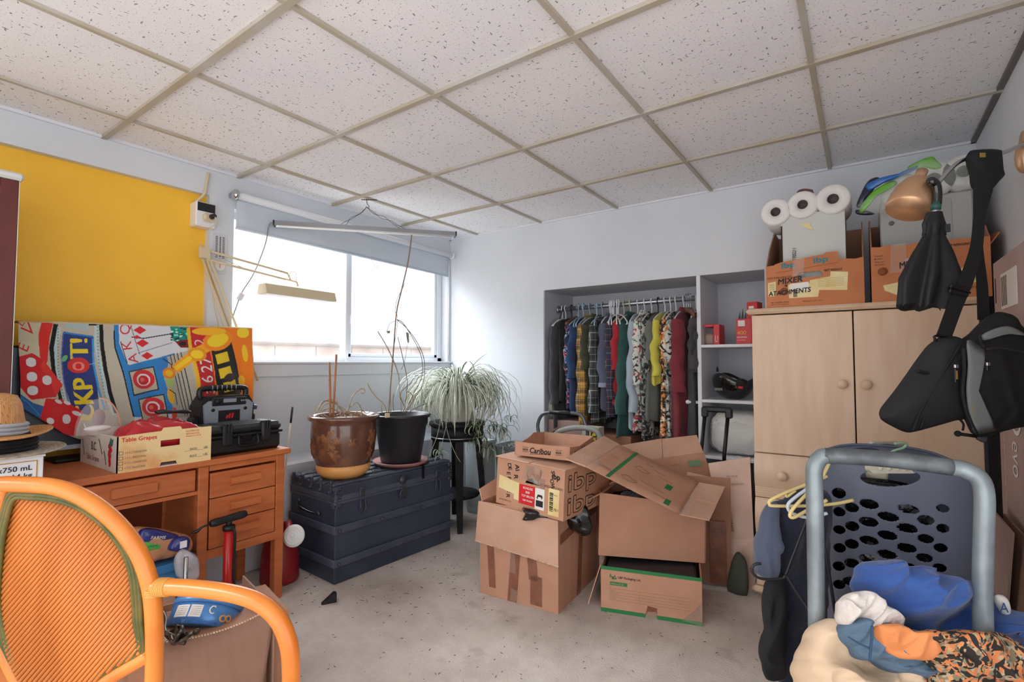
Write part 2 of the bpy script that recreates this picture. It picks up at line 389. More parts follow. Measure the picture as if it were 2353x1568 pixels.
# window wall (left): wall above, beside and below the window, recessed yellow part, concrete ledge
wy0, wy1, wz0, wz1 = 1.375, 3.14, 1.10, 1.96
b = MB()
b.box((XW - .16, 1.245, .5), (XW, wy0, H + .02), M_wall)                     # pier beside the window
b.box((XW - .16, wy0, wz1), (XW, YB, H + .02), M_wall)                      # above
b.box((XW - .16, wy0, .5), (XW, YB, wz0), M_wall)                       # below
b.box((XW - .16, wy1, wz0), (XW, YB + .1, wz1), M_wall)
b.box((XW - .16, BACK, 2.0), (XW, 1.245, H + .02), M_wall)                  # bulkhead over the yellow part
b.box((XW - .16, BACK, 0), (XW - .04, 1.245, 2.0), M_yel)
b.box((XW - .16, BACK, 0), (XW + .225, YB, .535), M_wall, bev=.012)                 # foundation ledge
b.box((XW - .04, 1.2449, .53), (XW + .0005, 1.252, 2.0), M_wall)
b.build('wall_left', kind='structure')
b = MB()
b.box((XW, wy0 - .02, wz0 - .012), (XW + .028, wy1 + .03, wz0 + .004), M_whitepaint, bev=.004); b.box((XW, wy0 - .0, wz0 - .088), (XW + .014, wy1 + .02, wz0 - .012), M_wall, bev=.003)
b.build('trim_2', kind='structure', label='white sill and apron below the window')
# closet wall with alcove
ax0, ax1, az1 = -1.94, -.455, 1.632
b = MB()
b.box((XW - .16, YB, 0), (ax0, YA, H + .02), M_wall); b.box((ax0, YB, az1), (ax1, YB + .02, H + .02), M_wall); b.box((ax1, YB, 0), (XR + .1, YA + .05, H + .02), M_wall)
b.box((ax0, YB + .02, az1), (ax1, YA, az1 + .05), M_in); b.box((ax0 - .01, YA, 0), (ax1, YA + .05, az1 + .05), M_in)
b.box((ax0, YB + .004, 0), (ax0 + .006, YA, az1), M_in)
b.build('wall_back', kind='structure')
b = MB(); b.box((XR, .9, 0), (XR + .1, YA, H + .02), M_wall); b.build('wall_right', kind='structure')
# window
wt = thing('window_1', None, None, (XW - .1, 2.25, wz0)); wt['kind'] = 'structure'
X0, X1 = XW - .125, XW - .07
b = MB()
b.box((X0, wy0, wz0), (X1, wy1, wz0 + .035), M_vinyl, bev=.004); b.box((X0, wy0, wz1 - .04), (X1, wy1, wz1), M_vinyl)
b.box((X0, wy0, wz0), (X1, wy0 + .02, wz1), M_vinyl, bev=.004); b.box((X0, wy1 - .05, wz0), (X1, wy1, wz1), M_vinyl, bev=.004)
b.box((X0 - .005, 2.17, wz0), (X1 + .004, 2.20, wz1), M_vinyl, bev=.004)
b.build('window_frame', wt)
b = MB()
for (a0, a1) in ((2.20, 3.09),):
    b.box((X0+.01, a0, wz0+.035), (X1-.008, a0+.028, wz1), M_vinyl, bev=.003); b.box((X0+.01, a1-.03, wz0+.035), (X1-.008, a1, wz1), M_vinyl, bev=.003); b.box((X0+.01, a0, wz0+.035), (X1-.008, a1, wz0+.06), M_vinyl, bev=.003)
b.box((X1 + .002, 2.205, 1.36), (X1 + .012, 2.212, 1.43), M_whitepaint, bev=.003)
b.build('window_sash', wt)
M_glass = mat('window_glass', '#ffffff', .02, alpha=.12, spec=.3)
b = MB(); b.box((X0 + .02, wy0 + .02, wz0 + .03), (X0 + .024, 2.17, wz1), M_glass); b.build('pane', wt)
b = MB(); b.box((X0 + .034, 2.22, wz0 + .05), (X0 + .038, 3.07, wz1), M_glass); b.build('pane', wt)
# outside: low concrete wall and bright paving
def out_mat(name, c1, c2):
    n = N(name); n.l(n.ramp(n.noise(3, detail=6), [(.4, c1), (.65, c2)]), n.b.inputs['Base Color']); n.b.inputs['Roughness'].default_value = .9; return n.m
b = MB(); Mo = out_mat('outdoor_concrete', '#8d7a70', '#b5a59c'); Mo2 = out_mat('outdoor_cap', '#6f655f', '#8c827b')
for i in range(14): b.box((-4.6, .4 + i*.42, .6), (-4.4, .4 + i*.42 + .412, 1.25), Mo)
b.box((-4.63, .3, 1.25), (-4.37, 6.4, 1.285), Mo2, bev=.01); b.build('garden_wall', label='low pale concrete block wall outside the window', cat='wall')
b = MB(); b.box((-9, -2, .5), (XW - .2, 8, .6), out_mat('paving', '#b9b4ae', '#aaa59f')); b.build('paving', label='pale paved ground outside the window', cat='ground')

# roller blind
bl = thing('roller_blind', 'grey-white roller blind pulled partly down over the window', 'blind', (XW + .04, 2.24, 1.83))
M_blind = mat('blind_cloth', '#c9d2dc', .85, c2='#c2ccd8', scale=3)
za, zb = 2.025, 1.995; ya, yb = 1.36, 3.12
b = MB(); b.tube([(XW + .045, ya, za), (XW + .045, yb + .02, zb)], .021, M_whitepaint, 16); b.build('roller_tube', bl)
b = MB(); b.grid(lambda u, v: (XW + .03 + .004*math.sin(u*9), ya + .012 + (yb-ya-.02)*u, (za + (zb-za)*u)*(1-v) + (1.845 - .027*u)*v), 30, 6, M_blind); b.build('shade', bl, solid=.0015)
b = MB(); b.tube([(XW + .03, ya + .012, 1.845), (XW + .03, yb - .01, 1.818)], .007, M_blind, 8); b.build('hem_bar', bl)
for y, z in ((ya - .006, za), (yb + .02, zb)):
    b = MB(); b.lathe([(0, -.012), (.026, -.012), (.03, -.006), (.03, .004), (.02, .012), (0, .013)], M_chrome if y < 2 else M_whitepaint, 20, T(XW + .045, y, z) @ RX(R(90))); b.box((XW, y - .012, z - .012), (XW + .03, y + .004, z + .012), M_alu); b.build('bracket', bl)
b = MB(); b.tube([(XW + .03, 2.30, 1.83), (XW + .035, 2.33, 1.80), (XW + .035, 2.36, 1.79), (XW + .035, 2.35, 1.77), (XW + .035, 2.32, 1.80)], .0015, M_greyink, 5, 4); b.build('pull_cord', bl)
b = MB(); b.tube([(XW + .02, yb + .012, zb), (XW + .02, yb + .012, 1.15)], .004, M_whitepaint, 8); b.build('blind_wand', bl)

# hanging fluorescent light
pa, pb = at(632, 518, z=1.90), at(1045, 543, z=1.915); ax_ = (pb - pa).normalized()
fl = thing('hanging_light', 'long thin grey strip light hung by wires from the ceiling', 'light', tuple((pa + pb) / 2))
Mf = FR(pa, ax_, ax_.cross(UP)); L = (pb - pa).length     # x along, y sideways, z down
b = MB(Mf)
prof = [(-.030, .004), (-.022, -.024), (.022, -.024), (.030, .004), (.024, .004), (.018, -.016), (-.018, -.016), (-.024, .004)]
Mp = Matrix(((0,0,1,0), (1,0,0,0), (0,1,0,0), (0,0,0,1)))
b.prism(prof, 0, L, M_alu, Mp)
for q in (-.011, .011): b.box((0, q-.001, -.026), (L, q+.001, -.0235), M_alu)
b.build('housing', fl)
b = MB(Mf); b.tube([(.02, 0, -.002), (L - .02, 0, -.002)], .010, mat('tube_glass', '#f2f2f0', .2), 14); b.build('fluorescent_tube', fl)
b = MB(Mf); b.box((-.008, -.032, -.026), (0, .032, .006), M_black, bev=.003); b.build('end_cap', fl); b = MB(Mf); b.box((L, -.032, -.026), (L + .008, .032, .006), M_black, bev=.003); b.build('end_cap', fl)
hook = at(843, 458, z=H)
b = MB(); Mw = mat('rusty_wire', '#4a3a30', .6, metal=.5)
b.tube([hook, hook + Vector((0, 0, -.02)), hook + Vector((.004, .004, -.035)), hook + Vector((.010, .01, -.045)), hook + Vector((.0, .012, -.055)), hook + Vector((-.008, 0, -.045))], .002, Mw, 6, 4)
for t, wv in ((.34, .008), (.71, .010)):
    e = pa + ax_ * (L * t) + UP * .026
    for k in (0, 1):
        h0 = hook - UP * .05; b.tube([h0] + [h0.lerp(e, q) + Vector((0, wv*math.sin(q*13 + k*3), wv*math.cos(q*9 + k*2) - .01)) for q in (.2, .4, .6, .8)] + [e], .0013, Mw, 5, 4)
b.tube([hook + Vector((-.03, -.02, -.002)), hook + Vector((.0, 0, -.004)), hook + Vector((.05, .04, -.003))], .003, Mw, 5, 3)
b.build('hanging_wire', fl)
cend = at(536, 725, x=XW + .03)
b = MB(); b.tube([pa + Vector((0, 0, .01)), pa + ax_*-.03 + UP*.005, at(610, 560, x=-2.80), at(585, 625, x=-2.82), at(556, 672, x=-2.83), at(545, 700, x=-2.83), cend], .003, mat('grey_cord', '#8e9097', .5), 6, 5)
b.build('power_cord', fl)
sw = at(553, 682, x=-2.83); b = MB(); b.box((-.008, -.014, -.022), (.008, .014, .022), M_white, bev=.004, M=T(*sw) @ RX(R(-25))); b.build('cord_switch', fl)

# outlet box on the pier, conduit and cord
ob = thing('outlet_box', 'white surface-mounted power outlet box with plug on the yellow wall edge', 'outlet', (XW, 1.2, 1.82))
b = MB(); b.box((XW - .04, 1.165, 1.815), (XW + .035, 1.262, 1.945), M_white, bev=.006); b.build('box_body', ob)
b = MB(); b.box((XW + .035, 1.172, 1.895), (XW + .038, 1.258, 1.94), M_black); b.build('dark_socket', ob)
b = MB(); b.box((XW + .035, 1.195, 1.84), (XW + .06, 1.245, 1.885), M_cream, bev=.01); b.lathe([(0, 0), (.014, 0), (.012, .03), (.005, .035), (0, .035)], M_black, 14, T(XW + .06, 1.232, 1.868) @ RY(R(90))); b.build('plug', ob)
b = MB(); b.tube([at(479, 398, x=XW+.01), at(474, 425, x=XW+.012), at(470, 445, x=XW+.012), at(455, 460, x=XW-.01), at(450, 464, x=XW-.02)], .0075, M_cream, 8, 5); b.build('conduit', ob)
b = MB(); b.tube([(XW+.09, 1.232, 1.868), (XW+.1, 1.238, 1.83), at(480, 530, x=XW+.09), at(479, 580, x=XW+.08), at(484, 630, x=XW+.07), at(490, 680, x=XW+.06), at(496, 720, x=XW+.06), at(502, 752, x=XW+.05), (XW+.05, 1.27, 1.1), (XW+.06, 1.3, .8)], .0032, M_cream, 6, 5); b.build('cord', ob)
# thermometer
tm = thing('wall_thermometer', 'clear plastic thermometer with dial on the wall beside the window', 'thermometer', (XW, 1.31, 1.6))
y0 = at(488, 560, x=XW).y; y1 = at(520, 560, x=XW).y; z0 = at(505, 630, x=XW).z; z1 = at(505, 537, x=XW).z
b = MB(); b.prism(rnd_box_pts(y0, z0, y1, z1, .015), XW, XW + .008, mat('clear_acrylic', '#e6eaef', .15, alpha=.8), Matrix(((0,0,1,0),(1,0,0,0),(0,1,0,0),(0,0,0,1)))); b.build('backplate', tm)
b = MB(); ym = (y0+y1)/2; b.tube([(XW+.01, ym, z0+.085), (XW+.01, ym, z1-.02)], .0025, M_greyink, 6)
for i in range(16):
    for sgn in (-1, 1): b.box((XW+.008, ym + sgn*.018 - .006, z0+.088 + i*.0075), (XW+.0088, ym + sgn*.018 + .006, z0+.091 + i*.0075), M_ink)
b.build('scale', tm)
b = MB(); b.lathe([(0, 0), (.024, 0), (.026, .004), (.022, .005), (0, .005)], M_whiteink, 28, T(XW+.008, ym, z0+.042) @ RY(R(90))); b.box((XW+.0135, ym-.001, z0+.03), (XW+.0145, ym+.001, z0+.055), M_redink, M=None); b.build('dial', tm)

# swing-arm lamp
sl = thing('swing_arm_lamp', 'cream swing-arm desk lamp with long rectangular head before the window', 'lamp', (-2.75, 1.35, .69))
XL = -2.79
j1 = at(468, 575, x=XL); b1 = at(538, 748, x=XL); b2 = Vector((XL, b1.y + .07, .74))
b = MB()
for (o1, o2) in (((464, 590), (520, 760)), ((480, 590), (541, 745))):
    p, q = at(*o1, x=XL), at(*o2, x=XL); q2 = p + (q - p)*1.9; q2.z = max(q2.z, .8)
    b.tube([p, q2], .0065, M_cream, 8)
p, q = at(474, 600, x=XL-.01), at(530, 755, x=XL-.01); b.box((-.012, -.004, -(q-p).length*1.4), (.012, .004, 0), M_cream, M=FR(p, (1, 0, 0), (UP.cross(Vector((1,0,0))))) @ RX(math.atan2((q-p).y, -(q-p).z)))
b.build('lower_arm', sl)
b = MB(); e1, e2 = at(660, 628, x=XL), at(655, 642, x=XL)
b.tube([at(480, 577, x=XL), e1], .0065, M_cream, 8); b.tube([at(474, 596, x=XL), e2], .0065, M_cream, 8); b.tube([at(482, 582, x=XL), at(580, 625, x=XL)], .002, M_alu, 5); b.build('upper_arm', sl)
b = MB(); b.box((XL-.012, j1.y-.022, j1.z-.045), (XL+.012, j1.y+.03, j1.z+.015), M_cream, bev=.004)
b.tube([at(470, 590, x=XL), at(458, 575, x=XL), at(460, 562, x=XL), at(470, 568, x=XL), at(475, 585, x=XL)], .002, M_cream, 6, 4)
b.build('joint', sl); b = MB(); b.tube([at(665, 636, x=XL), at(668, 625, x=XL), at(680, 628, x=XL), at(680, 650, x=XL)], .002, M_cream, 6, 4); b.build('head_cable', sl)
b = MB(); b.tube([e1, at(668, 645, x=XL)], .005, M_cream, 8); b.tube([e2, at(668, 645, x=XL), at(682, 649, x=XL), at(684, 658, x=XL+.02)], .006, M_cream, 8); b.build('head_bracket', sl)
h0, h1 = at(602, 660, x=XL+.02), at(762, 682, x=XL+.02)
Mh = FR(h0, h1-h0, Vector((1, 0, 0))); Lh = (h1-h0).length
b = MB(Mh); b.prism([(-.055, .036), (.055, .036), (.034, -.02), (-.034, -.02), ], 0, Lh, M_cream, Mp); b.build('lamp_head', sl)
b = MB(Mh); b.box((.01, -.048, .0365), (Lh-.01, .048, .039), M_white); b.build('diffuser', sl)
b = MB(); b.box((XL-.03, b2.y-.03, .7), (XL+.03, b2.y+.05, .76), M_cream, bev=.006); b.box((XL-.02, b2.y-.02, .76), (XL+.02, b2.y+.04, .84), M_cream, bev=.006); b.build('clamp', sl)
# ================================================================== left side: desk and what stands on it
DX, DZ = -2.245, .69
dk = thing('writing_desk', 'orange-brown wooden pedestal desk with drawers below the yellow wall', 'desk', (-2.4, .9, 0))
b = MB(); b.box((-2.86, .46, .665), (DX, 1.365, DZ), M_desk, bev=.004); b.build('desktop', dk)
for (x0, y0) in ((-2.30, 1.3), (-2.64, 1.3), (-2.30, .965), (-2.64, .965), (-2.30, .47), (-2.64, .47)):
    b = MB(); b.box((x0, y0, 0), (x0 + .042, y0 + .04, .665), M_desk, bev=.003); b.build('leg', dk)
b = MB(); b.box((-2.63, 1.005, .275), (-2.275, 1.3, .285), M_desk); b.box((-2.63, 1.325, .275), (-2.27, 1.335, .66), M_desk); b.box((-2.63, .975, .275), (-2.28, .985, .66), M_desk)
b.box((-2.27, 1.005, .275), (-2.262, 1.3, .312), M_desk); b.box((-2.262-.01, 1.007, .64), (-2.262, 1.3, .662), M_desk); b.box((-2.63, 1.0, .28), (-2.62, 1.31, .66), M_desk); b.build('pedestal', dk)
for z0, z1 in ((.525, .630), (.420, .521), (.315, .416)):
    b = MB(); b.box((-2.6, 1.011, z0), (-2.259, 1.296, z1), M_desk, bev=.002); dr = b.build('drawer', dk)
    zc = (z0 + z1)/2 + .005
    b = MB(FR((-2.259, 1.155, zc), (0, 1, 0), (0, 0, 1))); b.prism([(0, -.018), (.02, -.010), (.02, .018), (0, .022)], -.066, .066, M_desk, Matrix(((0,0,1,0),(0,1,0,0),(1,0,0,0),(0,0,0,1)))); b.build('drawer_pull', dr)
b = MB(); b.box((-2.6, .52, .570), (-2.262, .955, .655), M_desk, bev=.002); dr = b.build('drawer', dk)
b = MB(FR((-2.262, .745, .615), (0, 1, 0), (0, 0, 1))); b.box((-.075, -.019, 0), (.075, .019, .012), M_desk, bev=.004); b.build('drawer_pull', dr)
b = MB(); b.box((-2.29, .512, .552), (-2.265, .965, .567), M_desk); b.build('apron', dk); b = MB(); b.box((-2.63, .512, .16), (-2.61, .965, .66), M_deskd); b.build('back_panel', dk)

# television under the towel
tv = thing('television', 'flat television on the desk, its screen hidden under the casino towel', 'television', (-2.74, .95, DZ))
M_scr = mat('tv_screen', '#3a4250', .25, coat=.2); M_bez = mat('tv_bezel', '#b6bfcf', .35)
TY0, TY1, TZ0, TZ1 = .44, 1.405, .735, 1.165
b = MB(); b.box((-2.79, TY0, TZ0), (-2.735, TY1, TZ1), M_black, bev=.01); b.build('housing', tv)
b = MB(); b.box((-2.735, TY0, TZ0), (-2.727, TY1, TZ0 + .018), M_bez); b.box((-2.735, TY0, TZ0), (-2.727, TY0+.018, TZ1), M_bez); b.box((-2.735, TY1-.018, TZ0), (-2.727, TY1, TZ1), M_bez); b.build('bezel', tv)
b = MB(); b.box((-2.735, TY0+.018, TZ0+.018), (-2.729, TY1-.018, TZ1-.01), M_scr); b.build('screen', tv)
b = MB(); b.box((-2.80, .6, DZ), (-2.66, 1.2, DZ + .014), M_blackm, bev=.006); b.box((-2.78, .85, DZ+.01), (-2.75, .95, DZ+.06), M_blackm); b.build('tv_stand', tv)

# casino beach towel: printed pattern painted cell by cell on the cloth itself (colour attribute)
class Canvas:
    def __init__(s, x0, y0, x1, y1, base): s.x0, s.y0 = x0, y0; s.W, s.H = x1-x0+1, y1-y0+1; s.a = np.zeros((s.H, s.W, 3)); s.a[:] = lin(base)[:3]; s.gx, s.gy = np.meshgrid(np.arange(s.W) + x0, np.arange(s.H) + y0)
    def poly(s, pts, c):
        m = np.zeros(s.gx.shape, bool); n = len(pts)
        for i in range(n):
            (x1, y1), (x2, y2) = pts[i], pts[(i+1) % n]
            if y1 == y2: continue
            m ^= ((s.gy < y1) != (s.gy < y2)) & (s.gx < (x2-x1)*(s.gy-y1)/(y2-y1) + x1)
        s.a[m] = lin(c)[:3]
    def ell(s, x, y, rx, ry, c, rot=0):
        dx, dy = s.gx - x, s.gy - y; u = dx*math.cos(rot) + dy*math.sin(rot); v = -dx*math.sin(rot) + dy*math.cos(rot)
        s.a[(u/rx)**2 + (v/ry)**2 < 1] = lin(c)[:3]
    def line(s, pts, wd, c):
        for (x1, y1), (x2, y2) in zip(pts, pts[1:]):
            L = math.hypot(x2-x1, y2-y1) or 1; nx, ny = -(y2-y1)/L*wd/2, (x2-x1)/L*wd/2
            s.poly([(x1+nx, y1+ny), (x2+nx, y2+ny), (x2-nx, y2-ny), (x1-nx, y1-ny)], c); s.ell(x2, y2, wd/2, wd/2, c)
    def text(s, st, x, y, size, rot, c, sx=1):
        v, f = text_mesh(st); ca, sa = math.cos(rot), math.sin(rot)
        for q in f: s.poly([(x + v[i][0]*size*sx*ca + v[i][1]*size*sa, y + v[i][0]*size*sx*sa - v[i][1]*size*ca) for i in q], c)
cv = Canvas(42, 738, 579, 1010, '#bdb7a4')
P = lambda *a: [(a[i], a[i+1]) for i in range(0, len(a), 2)]
cv.poly(P(42,738, 130,738, 110,800, 105,890, 135,950, 42,950), '#c9c2a6')
cv.poly(P(95,742, 122,742, 114,775, 108,830, 98,850, 90,820, 88,770), '#d8342f'); cv.text('E', 60, 812, 36, -1.15, '#cf2f2b'); cv.text('V', 66, 776, 42, -.75, '#cf2f2b'); cv.text('L', 50, 752, 26, -.9, '#cf2f2b')
cv.line(P(128,745, 118,800, 122,850, 135,905, 140,950), 11, '#1b1b1d')
for off_, c in ((0, '#bcd0cf'),): cv.line(P(136,752, 128,800, 131,850, 146,920), 9, c)
cv.poly(P(146,762, 215,775, 213,840, 218,890, 226,960, 165,945, 146,880, 141,820), '#2f3f7c')
cv.line(P(147,765, 212,774), 4, '#2f7fc8'); cv.line(P(213,778, 212,840, 220,890, 236,940), 5, '#3f9add'); cv.line(P(145,765, 141,820, 146,880, 158,935), 3, '#4a6cb0')
cv.text('T!', 200, 822, 58, -1.57, '#e9cf2e', .95)
for q in (0, 2, 4): cv.text('CKP', 211+q/2, 964+q, 58, -1.64, '#e9cf2e', .90); cv.text('T!', 200, 822+q, 58, -1.57, '#e9cf2e', .95)
cv.line(P(186,842, 160,815), 1.5, '#8fb0d8'); cv.line(P(186,842, 215,835), 1.5, '#8fb0d8'); cv.ell(178, 840, 24, 18, '#d33a36'); cv.ell(178, 842, 13, 10, '#e98a80'); cv.ell(178, 842, 7, 7, '#d8302f'); cv.ell(148, 824, 5, 9, '#6fb878', .6)
cv.line(P(221,748, 222,800, 228,850, 240,900, 258,950), 10, '#bcd0cf'); cv.line(P(232,746, 234,800, 238,850, 248,900, 262,945), 9, '#19191c')
for i in range(26): cv.ell(224 + (i > 12)*(i-12)*1.4, 752 + i*7.5, 2.2, 2.2, '#7ca3a6'); cv.ell(133 + max(0, i-13)*1.1, 756 + i*7, 2, 2, '#6d8c90')
cv.ell(212, 742, 20, 7, '#141416'); cv.poly(P(150,739, 205,740, 200,760, 150,752), '#a8c0bf')
cv.poly(P(264,740, 430,752, 430,1010, 305,1010, 300,955, 283,880, 268,800), '#d4d4d2')
cv.poly(P(262,742, 272,742, 275,790, 290,840, 365,822, 400,812, 404,950, 300,958, 282,880, 262,790), '#3483c6'); cv.line(P(262,760, 263,800, 280,880, 298,955), 3, '#14171c')
cv.poly(P(272,744, 400,752, 410,808, 287,838, 274,790), '#d6d7db'); cv.line(P(300,748, 320,815), 1.5, '#555558'); cv.line(P(277,785, 287,836), 2, '#222'.ljust(7, '2')); cv.line(P(302,775, 330,778, 390,768), 2.5, '#3b3136'); cv.line(P(316,812, 395,788), 1.5, '#66666a')
for x, y, s_ in ((321, 759, 15), (327, 789, 15), (337, 818, 14), (314, 775, 8)): cv.poly(P(x-s_,y, x,y-s_*.62, x+s_,y, x,y+s_*.62), '#d42f33')
cv.text('Q', 299, 770, 34, -1.62, '#c93038'); cv.text('K', 303, 805, 34, -1.68, '#c93038'); cv.text('A', 315, 834, 34, -1.72, '#c93038')
for x, y in ((324, 872), (345, 935)):
    cv.poly([(x+a, y+c) for a, c in ((-37,-18), (27,-30), (37,24), (-27,38))], '#2b2f33'); cv.poly([(x+a, y+c) for a, c in ((-34,-16), (25,-27), (34,22), (-25,34))], '#b9b29a')
    cv.ell(x, y, 28, 22, '#d43339'); cv.ell(x, y+1, 18, 14, '#ecdcdc'); cv.ell(x, y+2, 14, 11, '#c9262f'); cv.ell(x-3, y+1, 6, 5, '#e56a5e')
cv.poly(P(378,822, 430,806, 452,940, 450,960, 400,960, 372,870), '#b5b0a0'); cv.ell(372, 838, 12, 20, '#3b7fc4', .3); cv.ell(385, 870, 9, 22, '#a9c96c', -.2); cv.ell(388, 910, 8, 18, '#eeb431', -.2); cv.ell(396, 950, 7, 14, '#dd4a2c')
for i in range(4): cv.line(P(390+i*8,816-i*2, 402+i*8,870-i, 414+i*8,920, 424+i*6,955), 2, '#2c2c30')
cv.line(P(372,824, 392,838, 396,860), 2, '#222222'); cv.line(P(384,895, 400,905, 404,930), 2, '#222222')
cv.poly(P(390,750, 432,752, 436,775, 425,790, 398,784), '#1f8f7d')
for i in range(34): q = _rnd.random; cv.ell(392 + q()*40, 752 + q()*34, 3, 2, _rnd.choice(['#8fe3c8', '#123f3c', '#0d6a5c', '#c8f0e0', '#243b5a']))
cv.poly(P(402,785, 432,780, 436,800, 415,800), '#7d1f1f'); cv.ell(420, 790, 8, 5, '#222222')
cv.poly(P(430,752, 579,752, 579,1010, 450,1010, 452,900, 436,800), '#ee7f22')
cv.poly(P(436,752, 478,756, 490,940, 455,940, 452,880, 438,800), '#c22a2e'); cv.line(P(432,754, 437,800, 448,880, 454,930), 8, '#e8b52c')
cv.text('27', 482, 856, 40, -1.62, '#e9dcd8', .9); cv.text('6', 482, 880, 40, -1.62, '#e9dcd8', .9); cv.text('2', 470, 795, 34, -1.6, '#e9b8b0'); cv.text('3', 486, 905, 30, -1.62, '#d8e0ea')
cv.poly(P(484,800, 530,780, 545,850, 548,940, 500,940, 488,870), '#252221')
for x, y in ((509, 822), (513, 855), (522, 886)): cv.poly([(x+a, y+c) for a, c in ((-17,-6), (12,-14), (16,8), (-14,16))], '#e3c32a')
cv.ell(520, 868, 14, 9, '#3b3030', -.4); cv.line(P(528,782, 542,840, 549,900), 5, '#201d1d')
for a in (P(383,858, 383,858), ): cv.ell(386, 858, 16, 13, '#ef8a1e'); cv.ell(386, 858, 10, 8, '#f3c22a')
cv.line(P(400,850, 430,825, 455,808, 500,785), 22, '#f0a31f'); cv.ell(450, 815, 22, 16, '#e8961f'); cv.ell(450, 815, 15, 10, '#f5d030'); cv.line(P(402,848, 432,824), 10, '#f3c92c')
cv.ell(500, 782, 34, 24, '#ef8a1e', -.3); cv.ell(500, 782, 25, 15, '#f1d22e', -.3); cv.ell(480, 762, 40, 9, '#f2b52a'); cv.ell(558, 765, 14, 12, '#f4d32e'); cv.ell(562, 812, 6, 20, '#f1c52b', -.1); cv.ell(553, 875, 9, 12, '#f1b52b')
# dice
cv.poly(P(42,935, 60,945, 100,985, 140,1000, 172,1010, 42,1010), '#16181d'); cv.poly(P(42,905, 70,925, 100,935, 92,965, 70,962, 42,945), '#3a64a0'); cv.line(P(42,912, 60,925, 95,965), 3, '#2c88d0')
cv.poly(P(42,820, 72,812, 98,828, 143,885, 124,912, 66,918, 42,890), '#cf2a2d'); cv.poly(P(98,828, 143,885, 124,912, 112,880, 90,842), '#e23a33')
for x, y in ((68,833), (68,866), (103,874), (69,897)): cv.ell(x, y, 12, 11, '#dfe0e2')
cv.poly(P(98,915, 140,918, 188,945, 175,985, 172,1003, 140,998, 84,965), '#d4282a')
for x, y, a, c_ in ((108,966,9,7), (149,963,11,11), (130,923,10,4), (152,926,9,4), (174,950,11,5)): cv.ell(x, y, a, c_, '#dfe0e2', .35)
XT = -2.715
tt = thing('beach_towel', 'colourful casino beach towel draped over the television', 'towel', (XT, .92, .8))
W_, H_ = cv.W, cv.H
A4 = [at(*p, x=XT) for p in ((42, 738), (579, 754), (579, 1010), (42, 1010))]
def tw(px, py):
    r = ray(px, py); k = XT / r.x; y = r.y*k; z = EYE + r.z*k
    dz = max(0, 1.18 - z)
    f = .016*math.sin(y*17 + 1.2*math.sin(z*6)) * min(1, dz*8) + .009*math.sin(y*43 + z*9)*min(1, dz*6) + .012*noise.noise(Vector((y*5, z*3, 2)))*min(1, dz*6)
    return (XT + f + .026*min(1, dz*6), y, z)
vs = np.empty((H_, W_, 3))
top = lambda px: 740 + (px - 42) * (755 - 740)/535
bot = lambda px: 935 + (px-42)*.62 if px < 140 else min(1009, 996 + (px-140)*.35)
st_ = 2
for i in range(W_):
    px = 42 + i; t0, t1 = top(px), (bot(px) if px < 330 else 1009)
    for j in range(0, H_):
        py = 738 + j; vs[j, i] = (px, py, 1 if t0 <= py <= t1 else 0)
ok = vs[:, :, 2] > 0; idx = -np.ones((H_, W_), int); idx[ok] = np.arange(ok.sum())
co = np.array([tw(vs[j, i, 0], vs[j, i, 1]) for j in range(H_) for i in range(W_) if ok[j, i]])
fa = np.stack([idx[:-1, :-1], idx[1:, :-1], idx[1:, 1:], idx[:-1, 1:]], -1).reshape(-1, 4); fa = fa[(fa >= 0).all(1)]
me = bpy.data.meshes.new('printed_front'); me.from_pydata((co - np.array(OFF[tt])).tolist(), [], fa.tolist())
ca = me.color_attributes.new('print', 'FLOAT_COLOR', 'POINT'); cc = np.ones((len(co), 4)); cc[:, :3] = cv.a[ok]; ca.data.foreach_set('color', cc.ravel()); me.polygons.foreach_set('use_smooth', [True]*len(me.polygons))
n = N('towel_print'); va = n.n('VertexColor', layer_name='print'); n.l(va.outputs[0], n.b.inputs['Base Color']); n.b.inputs['Roughness'].default_value = .95; n.b.inputs['Sheen Weight'].default_value = .2; n.bump(n.noise(420), .35, .002); me.materials.append(n.m)
o = bpy.data.objects.new('printed_front', me); C.objects.link(o); o.parent = tt; md = o.modifiers.new('s', 'SOLIDIFY'); md.thickness = .004; md.offset = 0
Mtb = mat('towel_orange', '#f08a30', .95, c2='#eac04a', scale=8)
def rim(u, v):
    px = 42 + u*537; x, y, z = tw(px, top(px)); return (x + .002 - .075*v, y, z + .006*math.sin(v*3.1))
b = MB(); b.grid(rim, 60, 6, mat('towel_fold', '#c9a86a', .95, c2='#d8d4cc', scale=5)); b.build('top_fold', tt, solid=.004)
def sid(u, v):
    py = 754 + v*255; x, y, z = tw(579, py); return (x - .07*u, y + .010*math.sin(u*3.1) + .004*math.sin(v*12)*u, z)
b = MB(); b.grid(sid, 5, 30, Mtb); b.build('side_fold', tt, solid=.004)

# grape box
gb = thing('grape_carton', 'printed open fruit carton on the desk filled with red vinyl', 'box', (-2.4, .84, DZ))
M_gb = mat('grape_print', '#e9cf98', .6, c2='#dca369', scale=9, mixlo=.5, mixhi=.72); M_gw = mat('grape_side', '#e6ded2', .6)
gx0, gx1, gy0, gy1 = -2.66, -2.25, .682, 1.006; g = DZ
